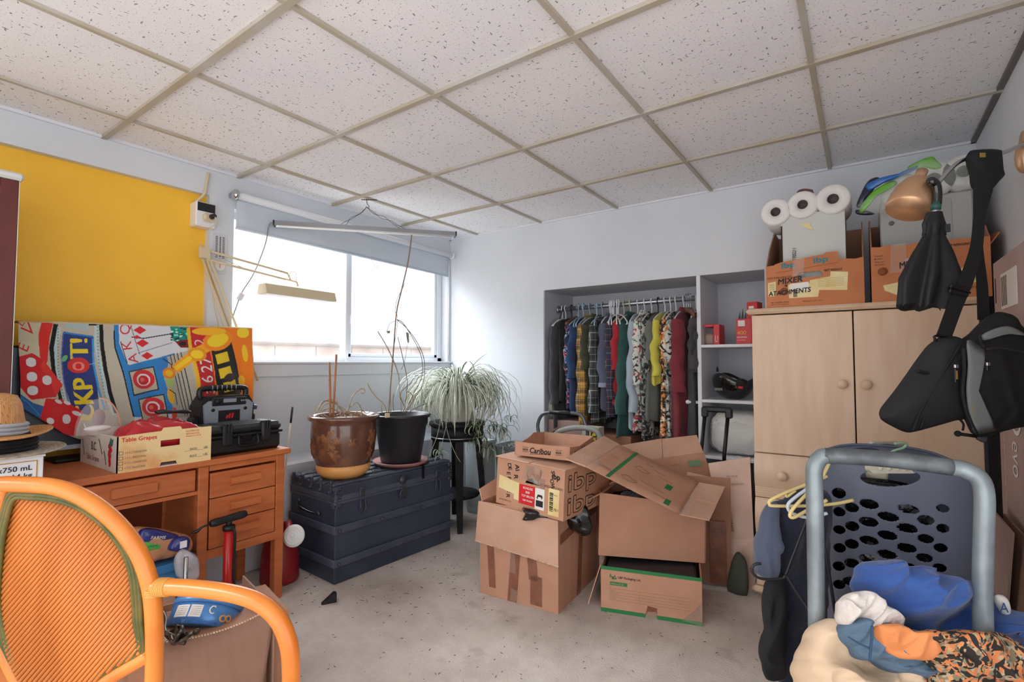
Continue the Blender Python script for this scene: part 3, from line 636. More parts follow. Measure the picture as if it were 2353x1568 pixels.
# walls: front (printed), left side (white), right, back
def gface(b): return b
b = MB(FR((gx1, gy0, g), (0, 1, 0), (0, 0, 1))); wd = gy1 - gy0; h_ = .152
hole = [(.50, .078), (.74, .078), (.74, .120), (.50, .120)]
def panel(b, x0, y0, x1, y1, m=M_gb, t=.005): b.box((x0, y0, -t), (x1, y1, 0), m)
panel(b, 0, 0, .30*wd, h_); panel(b, .30*wd, .022, .50*wd-.02, h_); panel(b, .30*wd, 0, .31*wd, .03); panel(b, .48*wd-.01, .0, wd*.42, .0001)
b = MB(FR((gx1, gy0, g), (0, 1, 0), (0, 0, 1)))
outl = [(0, 0), (.42*wd, 0), (.44*wd, .018), (.60*wd, .018), (.62*wd, 0), (wd, 0), (wd, h_-.012), (.66*wd, h_-.012), (.64*wd, h_), (.46*wd, h_), (.44*wd, h_-.012), (0, h_-.018)]
# two halves around the hand hole
hx0, hx1, hy0, hy1 = .43*wd, .64*wd, .078, .103
left = [(0, 0), (.42*wd, 0), (.44*wd, .018), (.535*wd, .018), (.535*wd, hy0), (hx0, hy0), (hx0, hy1), (.535*wd, hy1), (.535*wd, h_), (.46*wd, h_), (.44*wd, h_-.012), (0, h_-.018)]
right = [(.535*wd, .018), (.60*wd, .018), (.62*wd, 0), (wd, 0), (wd, h_-.012), (.66*wd, h_-.012), (.64*wd, h_), (.535*wd, h_), (.535*wd, hy1), (hx1, hy1), (hx1, hy0), (.535*wd, hy0)]
b.prism(left, -.005, 0, M_gb); b.prism(right, -.005, 0, M_gb)
b.text('Table Grapes', .021, T(.012, .113, 0), M_redink, bold=.0006)
for i, s_ in enumerate(('3 X 4 L CORONATION', '3 X 4 L TRADITIONAL', '4 X 3 L CORONATION', '4 X 3 L TRADITIONAL')):
    yy = .068 - i*.019; b.text(s_, .0115, T(.024, yy, 0), M_greyink, sx=.6)
    for a0, a1, a2, a3 in ((.006,yy-.002,.019,yy-.0005), (.006,yy+.0095,.019,yy+.011), (.006,yy-.002,.0075,yy+.011), (.0175,yy-.002,.019,yy+.011)): b.box((a0, a1, 0), (a2, a3, .0008), M_greyink)
b.text('____BAGS____ LBS.', .0135, T(wd-.012, .05, 0), M_greyink, 'R', .8, bold=.0004); b.text('BULK____ LBS.', .0135, T(wd-.012, .022, 0), M_greyink, 'R', .8, bold=.0004)
for i, s_ in enumerate(('KELLY DERICKSON', '2626D Boucherie Rd.', 'Westbank B.C. V4T 2E1')): b.text(s_, .0095, T(.70*wd, .126 - i*.010, 0), M_redink, sx=.62)
b.build('front_panel', gb)
b = MB(FR((gx0, gy0, g), (1, 0, 0), (0, 0, 1))); ld = gx1 - gx0     # left side, faces -Y
b.prism([(0, 0), (ld, 0), (ld, h_-.018), (.62*ld, h_-.022), (.12*ld, h_-.014), (.05*ld, h_+.004), (0, h_-.004)], -.004, 0, M_gw)
b.text('Table Grapes', .030, T(.07, .022, 0), mat('maroon_ink', '#8d3b42', .7), sx=.95, shear=.12); b.text('B.C.', .045, T(.13, .062, 0), M_greyink, sx=.8, bold=.002); b.text('Okanagan Connections', .012, T(.06, .112, 0), mat('rose_ink', '#b98886', .7))
for x_, y_, x2, y2 in ((.02,.095,.05,.03), (.215,.11,.255,.055), (.275,.07,.30,.02)): b.quad((x_, y_, .001), (x_+.006, y_, .001), (x2+.005, y2, .001), (x2, y2, .001), M_ink)
for i in range(26): b.lathe([(0, 0), (.009, .0006), (0, .0012)], M_redink, 10, T(.34 + _rnd.uniform(-.016, .016)*(1-i/34), .095 - i*.0028, 0))
b.prism([(.33, .1), (.345, .125), (.36, .118), (.372, .122), (.366, .1), (.35, .09)], 0, .0015, mat('grape_leaf', '#4d6a6a', .7)); b.build('side_panel', gb)
b = MB(); b.box((gx0, gy1-.005, g), (gx1-.005, gy1, g+.13), M_gw); b.box((gx0, gy0+.005, g), (gx0+.005, gy1-.005, g+.13), M_gw); b.box((gx0+.005, gy0+.005, g), (gx1-.005, gy1-.005, g+.004), M_gw); b.build('tray', gb)
M_vinyl_red = mat('red_vinyl', '#b3202a', .32, coat=.2, bump=.25, bscale=14)
b = MB(); o_ = [(-2.40, .71), (-2.29, .70), (-2.27, .8), (-2.275, .95), (-2.31, .985), (-2.45, .985), (-2.6, .96), (-2.6, .84), (-2.52, .76)]
b.cloth([(x, y, g+.118) for x, y in o_], .042, .09, M_vinyl_red, (0, 0, 1), A=.028, fs=13, dirn=(.3, 1, 0), edge=.005, seed=3); b.build('vinyl_bag', label='crumpled red vinyl bag lying in the fruit carton', cat='bag')
b = MB(); b.blob([at(*p, x=-2.40) for p in ((355,946), (372,941), (400,943), (430,941), (441,947), (430,951), (395,950), (362,952))], .012, .012, M_black, (1, 0, 0), k=3); b.build('black_strap', label='black buckle strap lying on top of the red vinyl bag', cat='strap')
M_clear = mat('clear_plastic', '#efe9e6', .12, alpha=.2, spec=.8)
ct = thing('clear_clamshell', 'clear domed plastic container standing in the fruit carton', 'container', (-2.5, .74, g + .01))
b = MB(); cc_ = at(225, 985, x=-2.44); 
def dome(u, v): a = math.pi*u; r_ = .085*math.sin(math.pi/2*min(1, v*1.0)); return (cc_.x + .035*math.cos(math.pi/2*v), cc_.y + .072*math.cos(a)*math.sin(math.pi/2*v), max(g + .01, cc_.z - .02) + .135*math.sin(a)*math.sin(math.pi/2*v))
b.grid(dome, 24, 8, M_clear); b.build('dome', ct)
b = MB(); b.tube([(cc_.x, cc_.y + .073*math.cos(math.pi*i/14), max(g+.01, cc_.z-.02) + .137*math.sin(math.pi*i/14)) for i in range(8)], .003, mat('peach_rim', '#dba384', .4), 6); b.build('rim', ct)
b = MB(); b.ball((cc_.x-.01, cc_.y+.005, cc_.z + .04), (.012, .02, .035), mat('mauve_plastic', '#8f6f78', .4)); b.ball((cc_.x, cc_.y-.0, cc_.z + .0), (.02, .045, .012), M_white); b.build('contents', ct)

# booster pack
bx0, bx1, by0, by1 = -2.64, -2.53, 1.085, 1.325
bp = thing('jump_starter', 'black and grey battery booster pack with carrying handle behind the black case', 'battery', (-2.58, 1.2, DZ))
M_gp = mat('grey_plastic', '#8d949e', .4); b = MB(FR((bx1, by0, DZ), (0, 1, 0), (0, 0, 1))); wd = by1 - by0
b.prism([(.0, 0), (wd, 0), (wd+.005, .20), (wd-.02, .245), (.02, .245), (-.005, .20)], -.11, 0, M_black); b.build('housing', bp)
b = MB(FR((bx1, by0, DZ), (0, 1, 0), (0, 0, 1)))
b.prism([(.02, 0), (.07, 0), (.07, .175), (.17, .175), (.17, 0), (wd-.02, 0), (wd-.005, .205), (wd-.03, .225), (.03, .225), (.005, .205)], 0, .012, M_gp)
for x_ in (.045, wd-.045): b.lathe([(0, 0), (.008, 0), (.008, .004), (0, .004)], M_black, 12, T(x_, .182, .012))
b.build('grey_face', bp)
b = MB(FR((bx1, by0, DZ), (0, 1, 0), (0, 0, 1))); b.box((.04, .20, .0), (wd-.04, .24, .016), M_black, bev=.004); b.box((.09, .215, .016), (.15, .233, .018), M_gp); b.lathe([(0, 0), (.012, 0), (.01, .014), (0, .014)], M_black, 14, T(.062, .221, .014))
for k_ in range(3): b.box((.172+k_*.01, .217, .016), (.178+k_*.01, .225, .019), M_gp)
b.build('control_panel', bp)
b = MB(FR((bx1, by0, DZ), (0, 1, 0), (0, 0, 1))); b.box((.07, 0, .0), (.17, .178, .014), M_black); b.text('ELIMINATOR', .0125, T(.12, .118, .014), M_greyink, 'C'); b.text('BOOSTER PACK', .0105, T(.12, .098, .014), M_whiteink, 'C', bold=.0004)
for i, (x_, hh) in enumerate(((.102, .016), (.114, .024), (.127, .024))): b.prism([(x_, .138), (x_+.008, .138), (x_+.014, .138+hh), (x_+.006, .138+hh)], .014, .0155, M_redink)
b.build('front_label', bp)
b = MB(); hx = bx1 - .05; b.tube([(hx, by0+.015, DZ+.235), (hx, by0+.012, DZ+.262), (hx, by0+.035, DZ+.282), (hx, by1-.035, DZ+.282), (hx, by1-.012, DZ+.262), (hx, by1-.015, DZ+.235)], .0135, M_black, 12, 5)
for i in range(6): b.tube([(hx, by0+.062+i*.022, DZ+.282), (hx, by0+.066+i*.022, DZ+.282)], .016, mat('chrome_ring', '#777a80', .3, metal=.8), 12)
b.build('carry_handle', bp)
for s_, yy in ((-1, by0-.012), (1, by1+.012)):
    b = MB(); b.box((bx1-.09, yy-.015, DZ+.03), (bx1-.02, yy+.015, DZ+.15), M_black, bev=.008); b.build('cable_clamp', bp)
b = MB(); b.lathe([(0, -.01), (.013, -.01), (.013, .01), (0, .01)], mat('blue_cap', '#3c4a63', .4), 14, T(bx1-.03, by1+.022, DZ+.18) @ RX(R(90))); b.build('blue_cap', bp)

# black hard case
cx0, cx1, cy0, cy1 = -2.475, -2.30, 1.012, 1.345
hc = thing('hard_case', 'black plastic hard case with two latches at the right end of the desk', 'case', (-2.39, 1.18, DZ))
b = MB(); b.box((cx0, cy0, DZ), (cx1, cy1, DZ+.082), M_black, bev=.014); b.build('case_base', hc)
b = MB(); b.box((cx0-.004, cy0-.004, DZ+.084), (cx1+.004, cy1+.004, DZ+.128), M_black, bev=.016); b.box((cx0-.006, cy0-.006, DZ+.076), (cx1+.006, cy1+.006, DZ+.088), M_black, bev=.004)
for i in range(5): b.box((cx0+.03+i*.028, cy0+.06, DZ+.126), (cx0+.04+i*.028, cy1-.06, DZ+.131), M_black, bev=.002)
b.build('case_lid', hc)
for yy in (cy0+.06, cy1-.10):
    b = MB(); b.box((cx1-.02, yy, DZ+.04), (cx1+.014, yy+.045, DZ+.135), M_black, bev=.007)
    for k_ in range(3): b.box((cx1-.01, yy+.006+k_*.013, DZ+.10), (cx1+.019, yy+.012+k_*.013, DZ+.137), M_blackm, bev=.002)
    b.build('latch', hc)
b = MB(); b.tube([(cx1+.004, cy0+.125, DZ+.08), (cx1+.018, cy0+.125, DZ+.07), (cx1+.022, cy0+.13, DZ+.038), (cx1+.022, cy0+.205, DZ+.038), (cx1+.018, cy0+.21, DZ+.07), (cx1+.004, cy0+.21, DZ+.08)], .007, M_blackm, 8, 4); b.build('grip', hc)
b = MB(); b.box((cx1, cy0+.145, DZ+.05), (cx1+.006, cy0+.19, DZ+.08), M_blackm, bev=.003); b.build('badge', hc)

# bookcase
bc = thing('bookcase', 'tall dark red bookcase with pale shelves at the left edge', 'bookcase', (-2.6, .0, 0))
M_dred = mat('dark_red_wood', '#5f2723', .4, c2='#522019', scale=4, stretch=(4, 4, 1)); M_whl = mat('grey_white_board', '#c9cdc9', .5)
kx0, kx1, ky0, ky1 = -2.86, -2.45, -.55, .43
b = MB(); b.box((kx1-.02, ky1-.048, .54), (kx1, ky1, 1.745), M_dred, bev=.002); b.box((kx1-.02, ky0, .54), (kx1, ky0+.05, 1.745), M_dred); b.box((kx1-.02, ky0+.05, 1.715), (kx1, ky1-.048, 1.745), M_dred); b.box((kx1-.02, ky0+.05, 1.085), (kx1, ky1-.048, 1.12), M_dred); b.box((kx1-.02, ky0+.05, .54), (kx1, ky1-.048, .58), M_dred); b.build('front_frame', bc)
b = MB(); b.box((kx0, ky1-.014, .54), (kx1-.02, ky1+.002, 1.745), M_whl); b.box((kx1-.02, ky1, .54), (kx1+.0, ky1+.002, 1.745), M_whl); b.build('side_board', bc)
b = MB(); b.box((kx0, ky0, .54), (kx1-.02, ky0+.014, 1.745), M_whl); b.build('side_board', bc)
b = MB(); b.box((kx0, ky0+.015, .54), (kx0+.008, ky1-.015, 1.745), mat('cabinet_back', '#8fa39c', .5)); b.build('back_board', bc)
b = MB(); b.box((kx0, ky0-.02, 1.745), (kx1+.012, ky1+.012, 1.772), M_whl, bev=.008); b.build('top_board', bc)
for z in (1.43, 1.1, .82): b = MB(); b.box((kx0+.01, ky0+.015, z), (kx1-.022, ky1-.015, z+.018), M_whl); b.build('shelf', bc)
b = MB(); b.box((kx0+.03, .15, 1.772), (-2.50, .345, 1.80), mat('dark_slab', '#55575a', .4), bev=.004); b.build('dvd_player', label='flat grey electronic player on top of the bookcase', cat='player')
b = MB(); b.box((-2.52, .36, 1.772), (-2.485, .41, 1.782), M_black, bev=.003); b.build('remote_control', label='small black remote lying on top of the bookcase', cat='remote')
b = MB(); b.box((-2.5, .27, 1.772), (-2.47, .34, 1.778), mat('bright_blue', '#2f9bd0', .5)); b.build('blue_card', label='small bright blue card on top of the bookcase', cat='card')
b = MB(); b.box((-2.76, -.3, 1.45), (-2.55, .33, 1.70), mat('dark_frame', '#3b3532', .5), bev=.006); b.build('storage_case', label='dark case on the upper shelf of the bookcase', cat='case')

# boxes and hats at the left edge
b = MB(); b.box((-2.42, .02, 0), (-2.06, .40, .40), M_card3, bev=.003); b.build('plain_carton', label='plain brown carton on the floor under the wine case', cat='box')
wx1 = -2.08; wy = .445
wc = thing('wine_case', 'white wine case printed 12x750 mL 14 kg beside the chair', 'box', (-2.25, .25, .40)); M_wc = mat('wine_white', '#dfe3e6', .5); M_gold = mat('gold_line', '#b98a3e', .5)
zt = at(100, 1044, x=wx1).z
b = MB(); b.box((-2.40, .04, .402), (wx1, wy, zt - .006), M_wc, bev=.002); b.build('box_body', wc)
b = MB(); b.box((-2.41, .03, zt-.006), (wx1+.004, wy+.003, zt), M_wc); b.build('lid_flap', wc)
b = MB(FR((wx1, wy, .402), (0, 1, 0), (0, 0, 1))); hh = zt - .402
for a0, a1, a2, a3 in ((-.4, hh-.018, -.014, hh-.0155), (-.0165, .02, -.014, hh-.018)): b.box((a0, a1, .0005), (a2, a3, .0015), M_gold)
b.text('12x750 mL', .0215, T(-.026, hh-.043, .001), M_blueink, 'R', bold=.0005); b.text('14 kg', .0215, T(-.026, hh-.066, .001), M_blueink, 'R', bold=.0005)
for i in range(4): b.box((-.25, hh-.1-i*.012, .0005), (-.03, hh-.0985-i*.012, .001), mat('pale_blue_ink', '#9fb2c8', .6))
b.build('printing', wc)
def hat(name, label, c, rb, crown, mbrim, mband, curl, tilt=0, straw=True, ch=.11):
    t = thing(name, label, 'hat', tuple(c)); M0 = T(*c) @ RX(tilt)
    br = lambda a, r: curl * abs(math.sin(a))**2 * ((r - .09)/(rb-.09))**2 if r > .09 else 0
    b = MB(M0)
    def brim(u, v): a = 2*math.pi*u; r_ = .088 + (rb - .088)*v; return (r_*math.cos(a)*1.12, r_*math.sin(a), br(a, r_) + .002*math.sin(40*v)*straw)
    b.grid(brim, 48, 16, mbrim, True); b.build('brim', t, solid=.004)
    b = MB(M0); b.lathe([(.092, 0), (.09, .03), (.084, ch*.75), (.07, ch*.95), (.045, ch), (.02, ch*.9), (0, ch*.86)], crown, 32, None, lambda a, z: 1 + .1*abs(math.cos(a)) - .1*(z > ch*.7)*abs(math.sin(a))); b.build('crown', t)
    b = MB(M0)
    for k_ in range(3): b.lathe([(.094, .004+k_*.012), (.098, .010+k_*.012), (.094, .016+k_*.012)], mband, 32, None, lambda a, z: 1 + .1*abs(math.cos(a)))
    b.build('hat_band', t); return t
def straw(name, c1, c2):
    n = N(name); br = n.n('TexBrick'); br.inputs['Scale'].default_value = 60; br.inputs['Color1'].default_value = lin(c1); br.inputs['Color2'].default_value = lin(c2); br.inputs['Mortar'].default_value = lin('#8a5a33'); n.l(n.tc.outputs['Object'], br.inputs['Vector'])
    n.l(br.outputs[0], n.b.inputs['Base Color']); n.b.inputs['Roughness'].default_value = .6; n.bump(br.outputs['Fac'], .4, .004); return n.m
M_st = straw('woven_straw', '#d9a46a', '#c98f56'); M_st2 = mat('grey_straw', '#b6aa98', .7, c2='#8d8578', scale=70)
hp = at(22, 1045, x=-2.2)
hat('straw_hat', 'pale open-weave straw hat with black band on the wine case', (-2.22, .36, zt + .004), .165, mat('black_felt', '#1e1d1e', .9), M_st2, mat('black_felt', '#1e1d1e', .9), .006, ch=.075)
hat('fedora', 'tan woven straw fedora with grey band stacked on the other hat', (-2.22, .335, zt + .058), .155, M_st, M_st, mat('grey_band', '#a9aeb8', .8), .022, R(-3), ch=.13)
# ================================================================== rattan armchair, foreground left
M_rat = mat('orange_cane', '#e08330', .3, c2='#d67426', scale=7, bump=.06, bscale=20, coat=.3); M_ratp = mat('cane_strip', '#cb7836', .5, c2='#b5662a', scale=9, stretch=(1, 1, .2)); M_gb_ = mat('green_cane', '#4d4e20', .5, c2='#6b5d2a', scale=20); M_lash = mat('lashing', '#d79a4a', .5)
D0 = 1.03
cp = lambda x, y, d=D0: at(x, y, d=d)
def flr(p, z=0): return Vector((p.x, p.y, z))
ch = thing('rattan_armchair', 'orange painted rattan armchair seen from behind in the left foreground', 'chair', tuple(flr(cp(60, 1500))))
hoop = [(-225, 1568), (-228, 1440), (-215, 1330), (-170, 1220), (-100, 1148), (-20, 1117), (60, 1114), (135, 1122), (205, 1152), (270, 1205), (318, 1270), (345, 1345), (354, 1430), (354, 1568)]
hp = [cp(*p) for p in hoop]
b = MB(); b.tube([flr(hp[0] + rgt*.0 )] + hp + [flr(hp[-1])], .0165, M_rat, 14, 5); b.build('back_hoop', ch)
b = MB(); b.tube([cp(10, 1118), cp(2, 1160), cp(-22, 1230), cp(-32, 1340), cp(-15, 1440), cp(22, 1530), cp(60, 1600)], .012, M_rat, 12, 5); b.tube([cp(345, 1505), cp(270, 1548), cp(150, 1620), cp(40, 1600), cp(-120, 1640), cp(-228, 1620)], .014, M_rat, 12, 5); b.build('back_strut', ch)
pol = [cp(*p) for p in ((32,1140),(70,1137),(120,1140),(175,1155),(235,1192),(282,1245),(308,1300),(318,1370),(321,1430),(326,1496),(272,1528),(222,1565),(170,1620),(110,1625),(60,1575),(20,1490),(-2,1410),(-6,1340),(2,1250),(14,1190))]
o3 = cp(150, 1350); pu = [((p-o3).dot(rgt), (p-o3).dot(UP)) for p in spl(pol, 3, True)]
ang = R(50); ca, sa = math.cos(ang), math.sin(ang)
b = MB(); t = -.36
rot = [(x*ca + y*sa, -x*sa + y*ca) for x, y in pu]
while t < .36:
    xs = []
    for i in range(len(rot)):
        (x1, y1), (x2, y2) = rot[i-1], rot[i]
        if (y1 < t) != (y2 < t): xs.append(x1 + (x2-x1)*(t-y1)/(y2-y1))
    if len(xs) >= 2:
        a0, a1 = min(xs), max(xs); q = [o3 + rgt*(u*ca - t*sa) + UP*(u*sa + t*ca) for u in (a0, a1)]; b.tube(q, .0039, M_ratp, 7)
    t += .0078
b.build('cane_panel', ch)
b = MB()
for k_, off_ in enumerate((0, .007, -.007)): 
    cpt = sum(pol, Vector())/len(pol); b.tube([p + (p-cpt).normalized()*off_ - fwd*.004 for p in pol], .0048, M_gb_, 8, 4, closed=True)
b.build('border', ch)
arm = [(352, 1350, 1.03), (400, 1350, 1.02), (470, 1355, 1.0), (545, 1367, .98), (600, 1388, .965), (640, 1425, .955), (663, 1480, .95), (669, 1540, .95), (668, 1620, .95)]
ap = [at(x, y, d=d) for x, y, d in arm]
b = MB(); b.tube(ap + [flr(ap[-1])], .0165, M_rat, 14, 5); b.build('arm', ch)
b = MB(); mir = [hp[0] - rgt*.0] ; ap2 = [hp[0] + Vector((0,0,0)) + (-(p - ap[0]).dot(rgt))*rgt + fwd*((p-ap[0]).dot(fwd)) + UP*(p.z - hp[0].z) for p in ap]; b.tube(ap2 + [flr(ap2[-1])], .0165, M_rat, 12, 4); b.build('arm', ch)
b = MB()
for i in range(6): q = ap[0].lerp(ap[1], .25 + i*.09); b.tube([q, q + (ap[1]-ap[0]).normalized()*.003], .0185, M_lash, 14)
for i in range(4): q = cp(354, 1352 + i*4); b.tube([q, q - UP*.003], .0185, M_lash, 14)
b.build('cane_lashing', ch)
b = MB(); sc_ = at(110, 1500, d=1.22); sc_.z = .40; b.lathe([(0, -.01), (.18, -.01), (.19, .01), (.185, .03), (0, .035)], M_ratp, 32, T(sc_.x, sc_.y, .40) ); b.tube([(sc_.x + .19*math.cos(a*.3142), sc_.y + .19*math.sin(a*.3142), .40) for a in range(20)], .016, M_rat, 10, 3, closed=True); b.build('seat', ch)

# ------------------------------------------------------------------ open carton beside the chair with a cookie tin
tl, tr = at(366, 1478, z=.37), at(632, 1395, z=.37)
dx_ = (tr - tl).normalized(); ln = (tr - tl).length; dep = Vector((-dx_.y, dx_.x, 0))
oc = thing('open_carton', 'open brown carton holding a cookie tin in front of the desk', 'box', tuple(flr((tl+tr)/2)))
def curve_wall(a, bb, bow, z0, z1, m, t=.005, sag=0):
    a, bb = Vector(a), Vector(bb); nn = Vector((-(bb-a).y, (bb-a).x, 0)).normalized(); m_ = MB()
    def g(u, v): s_ = math.sin(math.pi*u); p = a.lerp(bb, u) + nn*bow*s_*v; return (p.x, p.y, z0 + (z1 - z0 - sag*s_)*v)
    m_.grid(g, 20, 6, m, smooth=True); return m_
M_cbr = card_mat('cardboard_brown', '#9a7562', '#8c6957')
bot_l, bot_r = tl - rgt*.0, tr - dx_*.05
mm = MB(); nn = dep
def g(u, v): s_ = math.sin(math.pi*u); p = (tl.lerp(bot_r, u)).lerp(tl.lerp(tr, u), v) - nn*.03*s_*v*.3; return (p.x, p.y, .37*v + (.012*math.sin(math.pi*u) - .028*math.sin(math.pi*min(1, u*1.0)))*v)
mm.grid(g, 24, 6, M_cbr); mm.build('front_wall', oc, solid=.005)
b = MB(); 
for i in range(40):
    u = i/40; p = Vector(g(u, 1)); q = Vector(g((i+.6)/40, 1)); b.box((0, -.003, 0), ((q-p).length, .003, .0025), M_carde, M=FR(p, q-p, dep))
b.build('torn_edge', oc)
DD = .33
for nm, a, c_, m in (('back_wall', tl + dep*DD, tr + dep*DD, M_card), ('side_wall', tl, tl + dep*DD, M_card), ('side_wall', tr, tr + dep*DD, M_cbr)):
    b = MB(); b.quad((a.x, a.y, 0), (c_.x, c_.y, 0), (c_.x, c_.y, .33 if nm == 'back_wall' else .36), (a.x, a.y, .33 if nm == 'back_wall' else .37), m, .005); b.build(nm, oc)
b = MB(); b.quad(flr(tl, .006), flr(tr, .006), flr(tr + dep*DD, .006), flr(tl + dep*DD, .006), M_cbr, .005); b.build('bottom', oc)
b = MB(); q0 = at(608, 1520, z=.10); b.quad(at(585,1568,z=.02), at(640,1568,z=.02), at(628,1530,z=.1), at(608,1512,z=.13), M_card3, .004); b.build('lower_flap', oc)
q = FR(g(.62, .1), Vector(g(.9, .1)) - Vector(g(.62, .1)), UP); b = MB(); b.box((0, .01, .004), (.17, .022, .006), M_greenink, M=q); b.build('green_tape', oc)
M_tin = mat('blue_tin', '#5d97d6', .25, c2='#4a86c8', scale=5, metal=.2)
tc_ = at(472, 1418, d=1.53)
_a = (UP*math.cos(R(40)) + fwd*math.sin(R(40))).normalized(); _x = (rgt*math.cos(R(13)) - UP*math.sin(R(13))); _x = (_x - _a*_x.dot(_a)).normalized()
tinM = FR(tc_, _x, _a.cross(_x)); _v = Vector((0, 0, EYE)) - tc_
tin = thing('cookie_tin', 'round blue cookie tin with lid tilted in the open carton', 'tin', tuple(tc_))
b = MB(tinM); b.lathe([(0, -.04), (.092, -.04), (.095, -.038), (.095, .028), (0, .028)], M_tin, 40); b.build('tin_body', tin)
b = MB(tinM); b.lathe([(.0965, .018), (.0985, .018), (.0985, .034), (.096, .038), (.09, .036), (0, .036)], M_tin, 40); b.build('tin_lid', tin)
b = MB(tinM)
def strip(a0, a1, z0, z1, m): b.grid(lambda u, v: (.0955*math.cos(a0+(a1-a0)*u), .0955*math.sin(a0+(a1-a0)*u), z0+(z1-z0)*v), 8, 1, m)
cang = math.atan2(_v.dot(_a.cross(_x)), _v.dot(_x))
strip(cang-1.0, cang-.55, -.022, .010, M_wlabel); strip(cang-.5, cang-.15, -.022, .010, M_wlabel); strip(cang-1.2, cang+1.3, -.038, -.030, mat('deep_blue', '#2f6cc0', .3))
for i in range(5): strip(cang-.95, cang-.6, .004-i*.005, .0052-i*.005, M_greyink); strip(cang-.46, cang-.18, .004-i*.005, .0052-i*.005, M_greyink)
b.build('tin_label', tin)
b = MB(tinM)
for k_, (a, z) in enumerate(((cang+.5, -.018), (cang+.68, -.015))): 
    pts = [(.0975*math.cos(a + .09*math.cos(t_)), .0975*math.sin(a + .09*math.cos(t_)), z + .008*math.sin(t_)) for t_ in [i*.7854 for i in range(8)]]; b.tube(pts, .003, mat('biscuit', '#d9a166', .7), 6, closed=True)
pts = [(.0965*math.cos(cang+.14 + .09*math.cos(t_)), .0965*math.sin(cang+.14 + .09*math.cos(t_)), .0 + .010*math.sin(t_)) for t_ in [.8 + i*.66 for i in range(8)]]; b.tube(pts, .0022, M_whiteink, 6); b.build('emblem', tin)
b = MB()
for k_ in range(5):
    c0 = at(395 + k_*8, 1462 + (k_ % 2)*8, z=.37); b.tube([c0 + Vector((.035*math.cos(t_*1.26 + k_), .02*math.sin(t_*1.26), .012*math.sin(t_*2 + k_) + .008)) for t_ in range(5)], .005, mat('dull_bronze', '#4c4239', .3, metal=.7), 7, 4, closed=True)
b.tube([at(372, 1405, z=.4), at(380, 1425, z=.39), at(378, 1450, z=.38), at(395, 1470, z=.37), at(425, 1478, z=.365)], .006, mat('dull_bronze', '#4c4239'), 7, 4); b.build('cable_coil', label='coil of dark metal cable in the open carton beside the tin', cat='cable')
b = MB(); dc = at(390, 1482, z=.33); b.lathe([(0, 0), (.05, .0), (.055, .002), (.05, .004), (0, .004)], M_wlabel, 30, T(*dc), lambda a, z: 1 + .05*math.sin(a*12)); b.build('lace_doily', label='white patterned doily under the cable coil in the open carton', cat='doily')
b = MB(); b.box((-.2, -.12, 0), (.2, .12, .32), M_card3, M=T(*((tl+tr)/2 + dep*.17 - UP*.37 + UP*.006)) @ RZ(math.atan2(dx_.y, dx_.x))); b.build('inner_carton', label='closed brown carton inside the open carton under the tin', cat='box')

# under the desk
b = MB(); b.box((-2.56, .54, 0), (-2.20, .87, .24), M_card2, bev=.003); b.build('kneehole_carton', label='pale carton in the kneehole under the blue bin', cat='box')
bb_ = thing('blue_bin', 'blue plastic bin under the loaf of bread in the desk kneehole', 'bin', (-2.38, .74, .24)); M_blue = mat('blue_plastic', '#3d7ab0', .35)
b = MB(T(-2.38, .735, .241)); b.prism(rnd_box_pts(-.17, -.17, .17, .2, .03), 0, .055, M_blue); b.build('bin_body', bb_)
b = MB(T(-2.38, .735, .241)); b.prism(rnd_box_pts(-.18, -.18, .182, .212, .03), .055, .085, M_blue); b.build('bin_rim', bb_)
br = thing('bread_bag', 'plastic bag of sliced bread with dark blue print under the desk', 'bread', (-2.3, .8, .33))
M_brd = mat('bread_bag_film', '#c48d68', .25, c2='#b17c60', scale=20, coat=.5, bump=.3, bscale=25)
pts = [at(*p, x=-2.25) for p in ((300,1218),(345,1212),(400,1222),(436,1232),(442,1255),(430,1270),(400,1278),(360,1288),(310,1292))]
b = MB(); b.blob(pts, .05, .05, M_brd, (1, 0, 0), fold=.008, fs=25, rings=9); bagb = b.build('bag_body', br)
M_nav = mat('bag_navy', '#2b2f78', .3, coat=.4); b = MB(); b.blob([at(*p, x=-2.222) for p in ((318,1222),(345,1214),(398,1226),(412,1233),(392,1240),(385,1258),(360,1262),(318,1256))], .020, .01, M_nav, (1, 0, 0), k=3, fold=.003, fs=30)
b.blob([at(*p, x=-2.215) for p in ((318,1246),(350,1242),(376,1247),(370,1262),(350,1266),(318,1266))], .018, .01, mat('bag_green', '#57b04a', .4), (1, 0, 0), k=3)
M_txt = FR(at(345, 1240, x=-2.195), (0, 1, -.25), (.2, 0, 1)); b.text('FARMS', .017, M_txt, mat('bag_gold', '#d8d0c0', .4), 'L', bold=.0005); M_txt = FR(at(340, 1260, x=-2.190), (0, 1, -.1), (.2, 0, 1)); b.text('PRIME', .012, M_txt, M_nav)
b.build('printed_panel', br)
b = MB(); b.blob([at(*p, x=-2.19) for p in ((385,1262),(398,1240),(420,1232),(437,1240),(432,1262),(418,1268),(400,1268))], .018, .03, M_nav, (1, 0, 0), fold=.006, fs=40); b.build('gathered_end', br)
b = MB(); q = at(421, 1252, x=-2.165); b.box((0, -.012, -.012), (.003, .012, .014), M_white, M=T(*q)); b.build('bag_tag', br)
b = MB(); b.blob([at(*p, x=-2.17) for p in ((418,1262),(440,1270),(456,1285),(457,1325),(440,1335),(412,1330),(402,1315),(400,1285))], .018, .018, mat('clear_film', '#e6e4e8', .15, alpha=.5, bump=.6, bscale=40, coat=.5), (1, 0, 0), fold=.02, fs=30, rings=8); b.build('bag_tail', br)
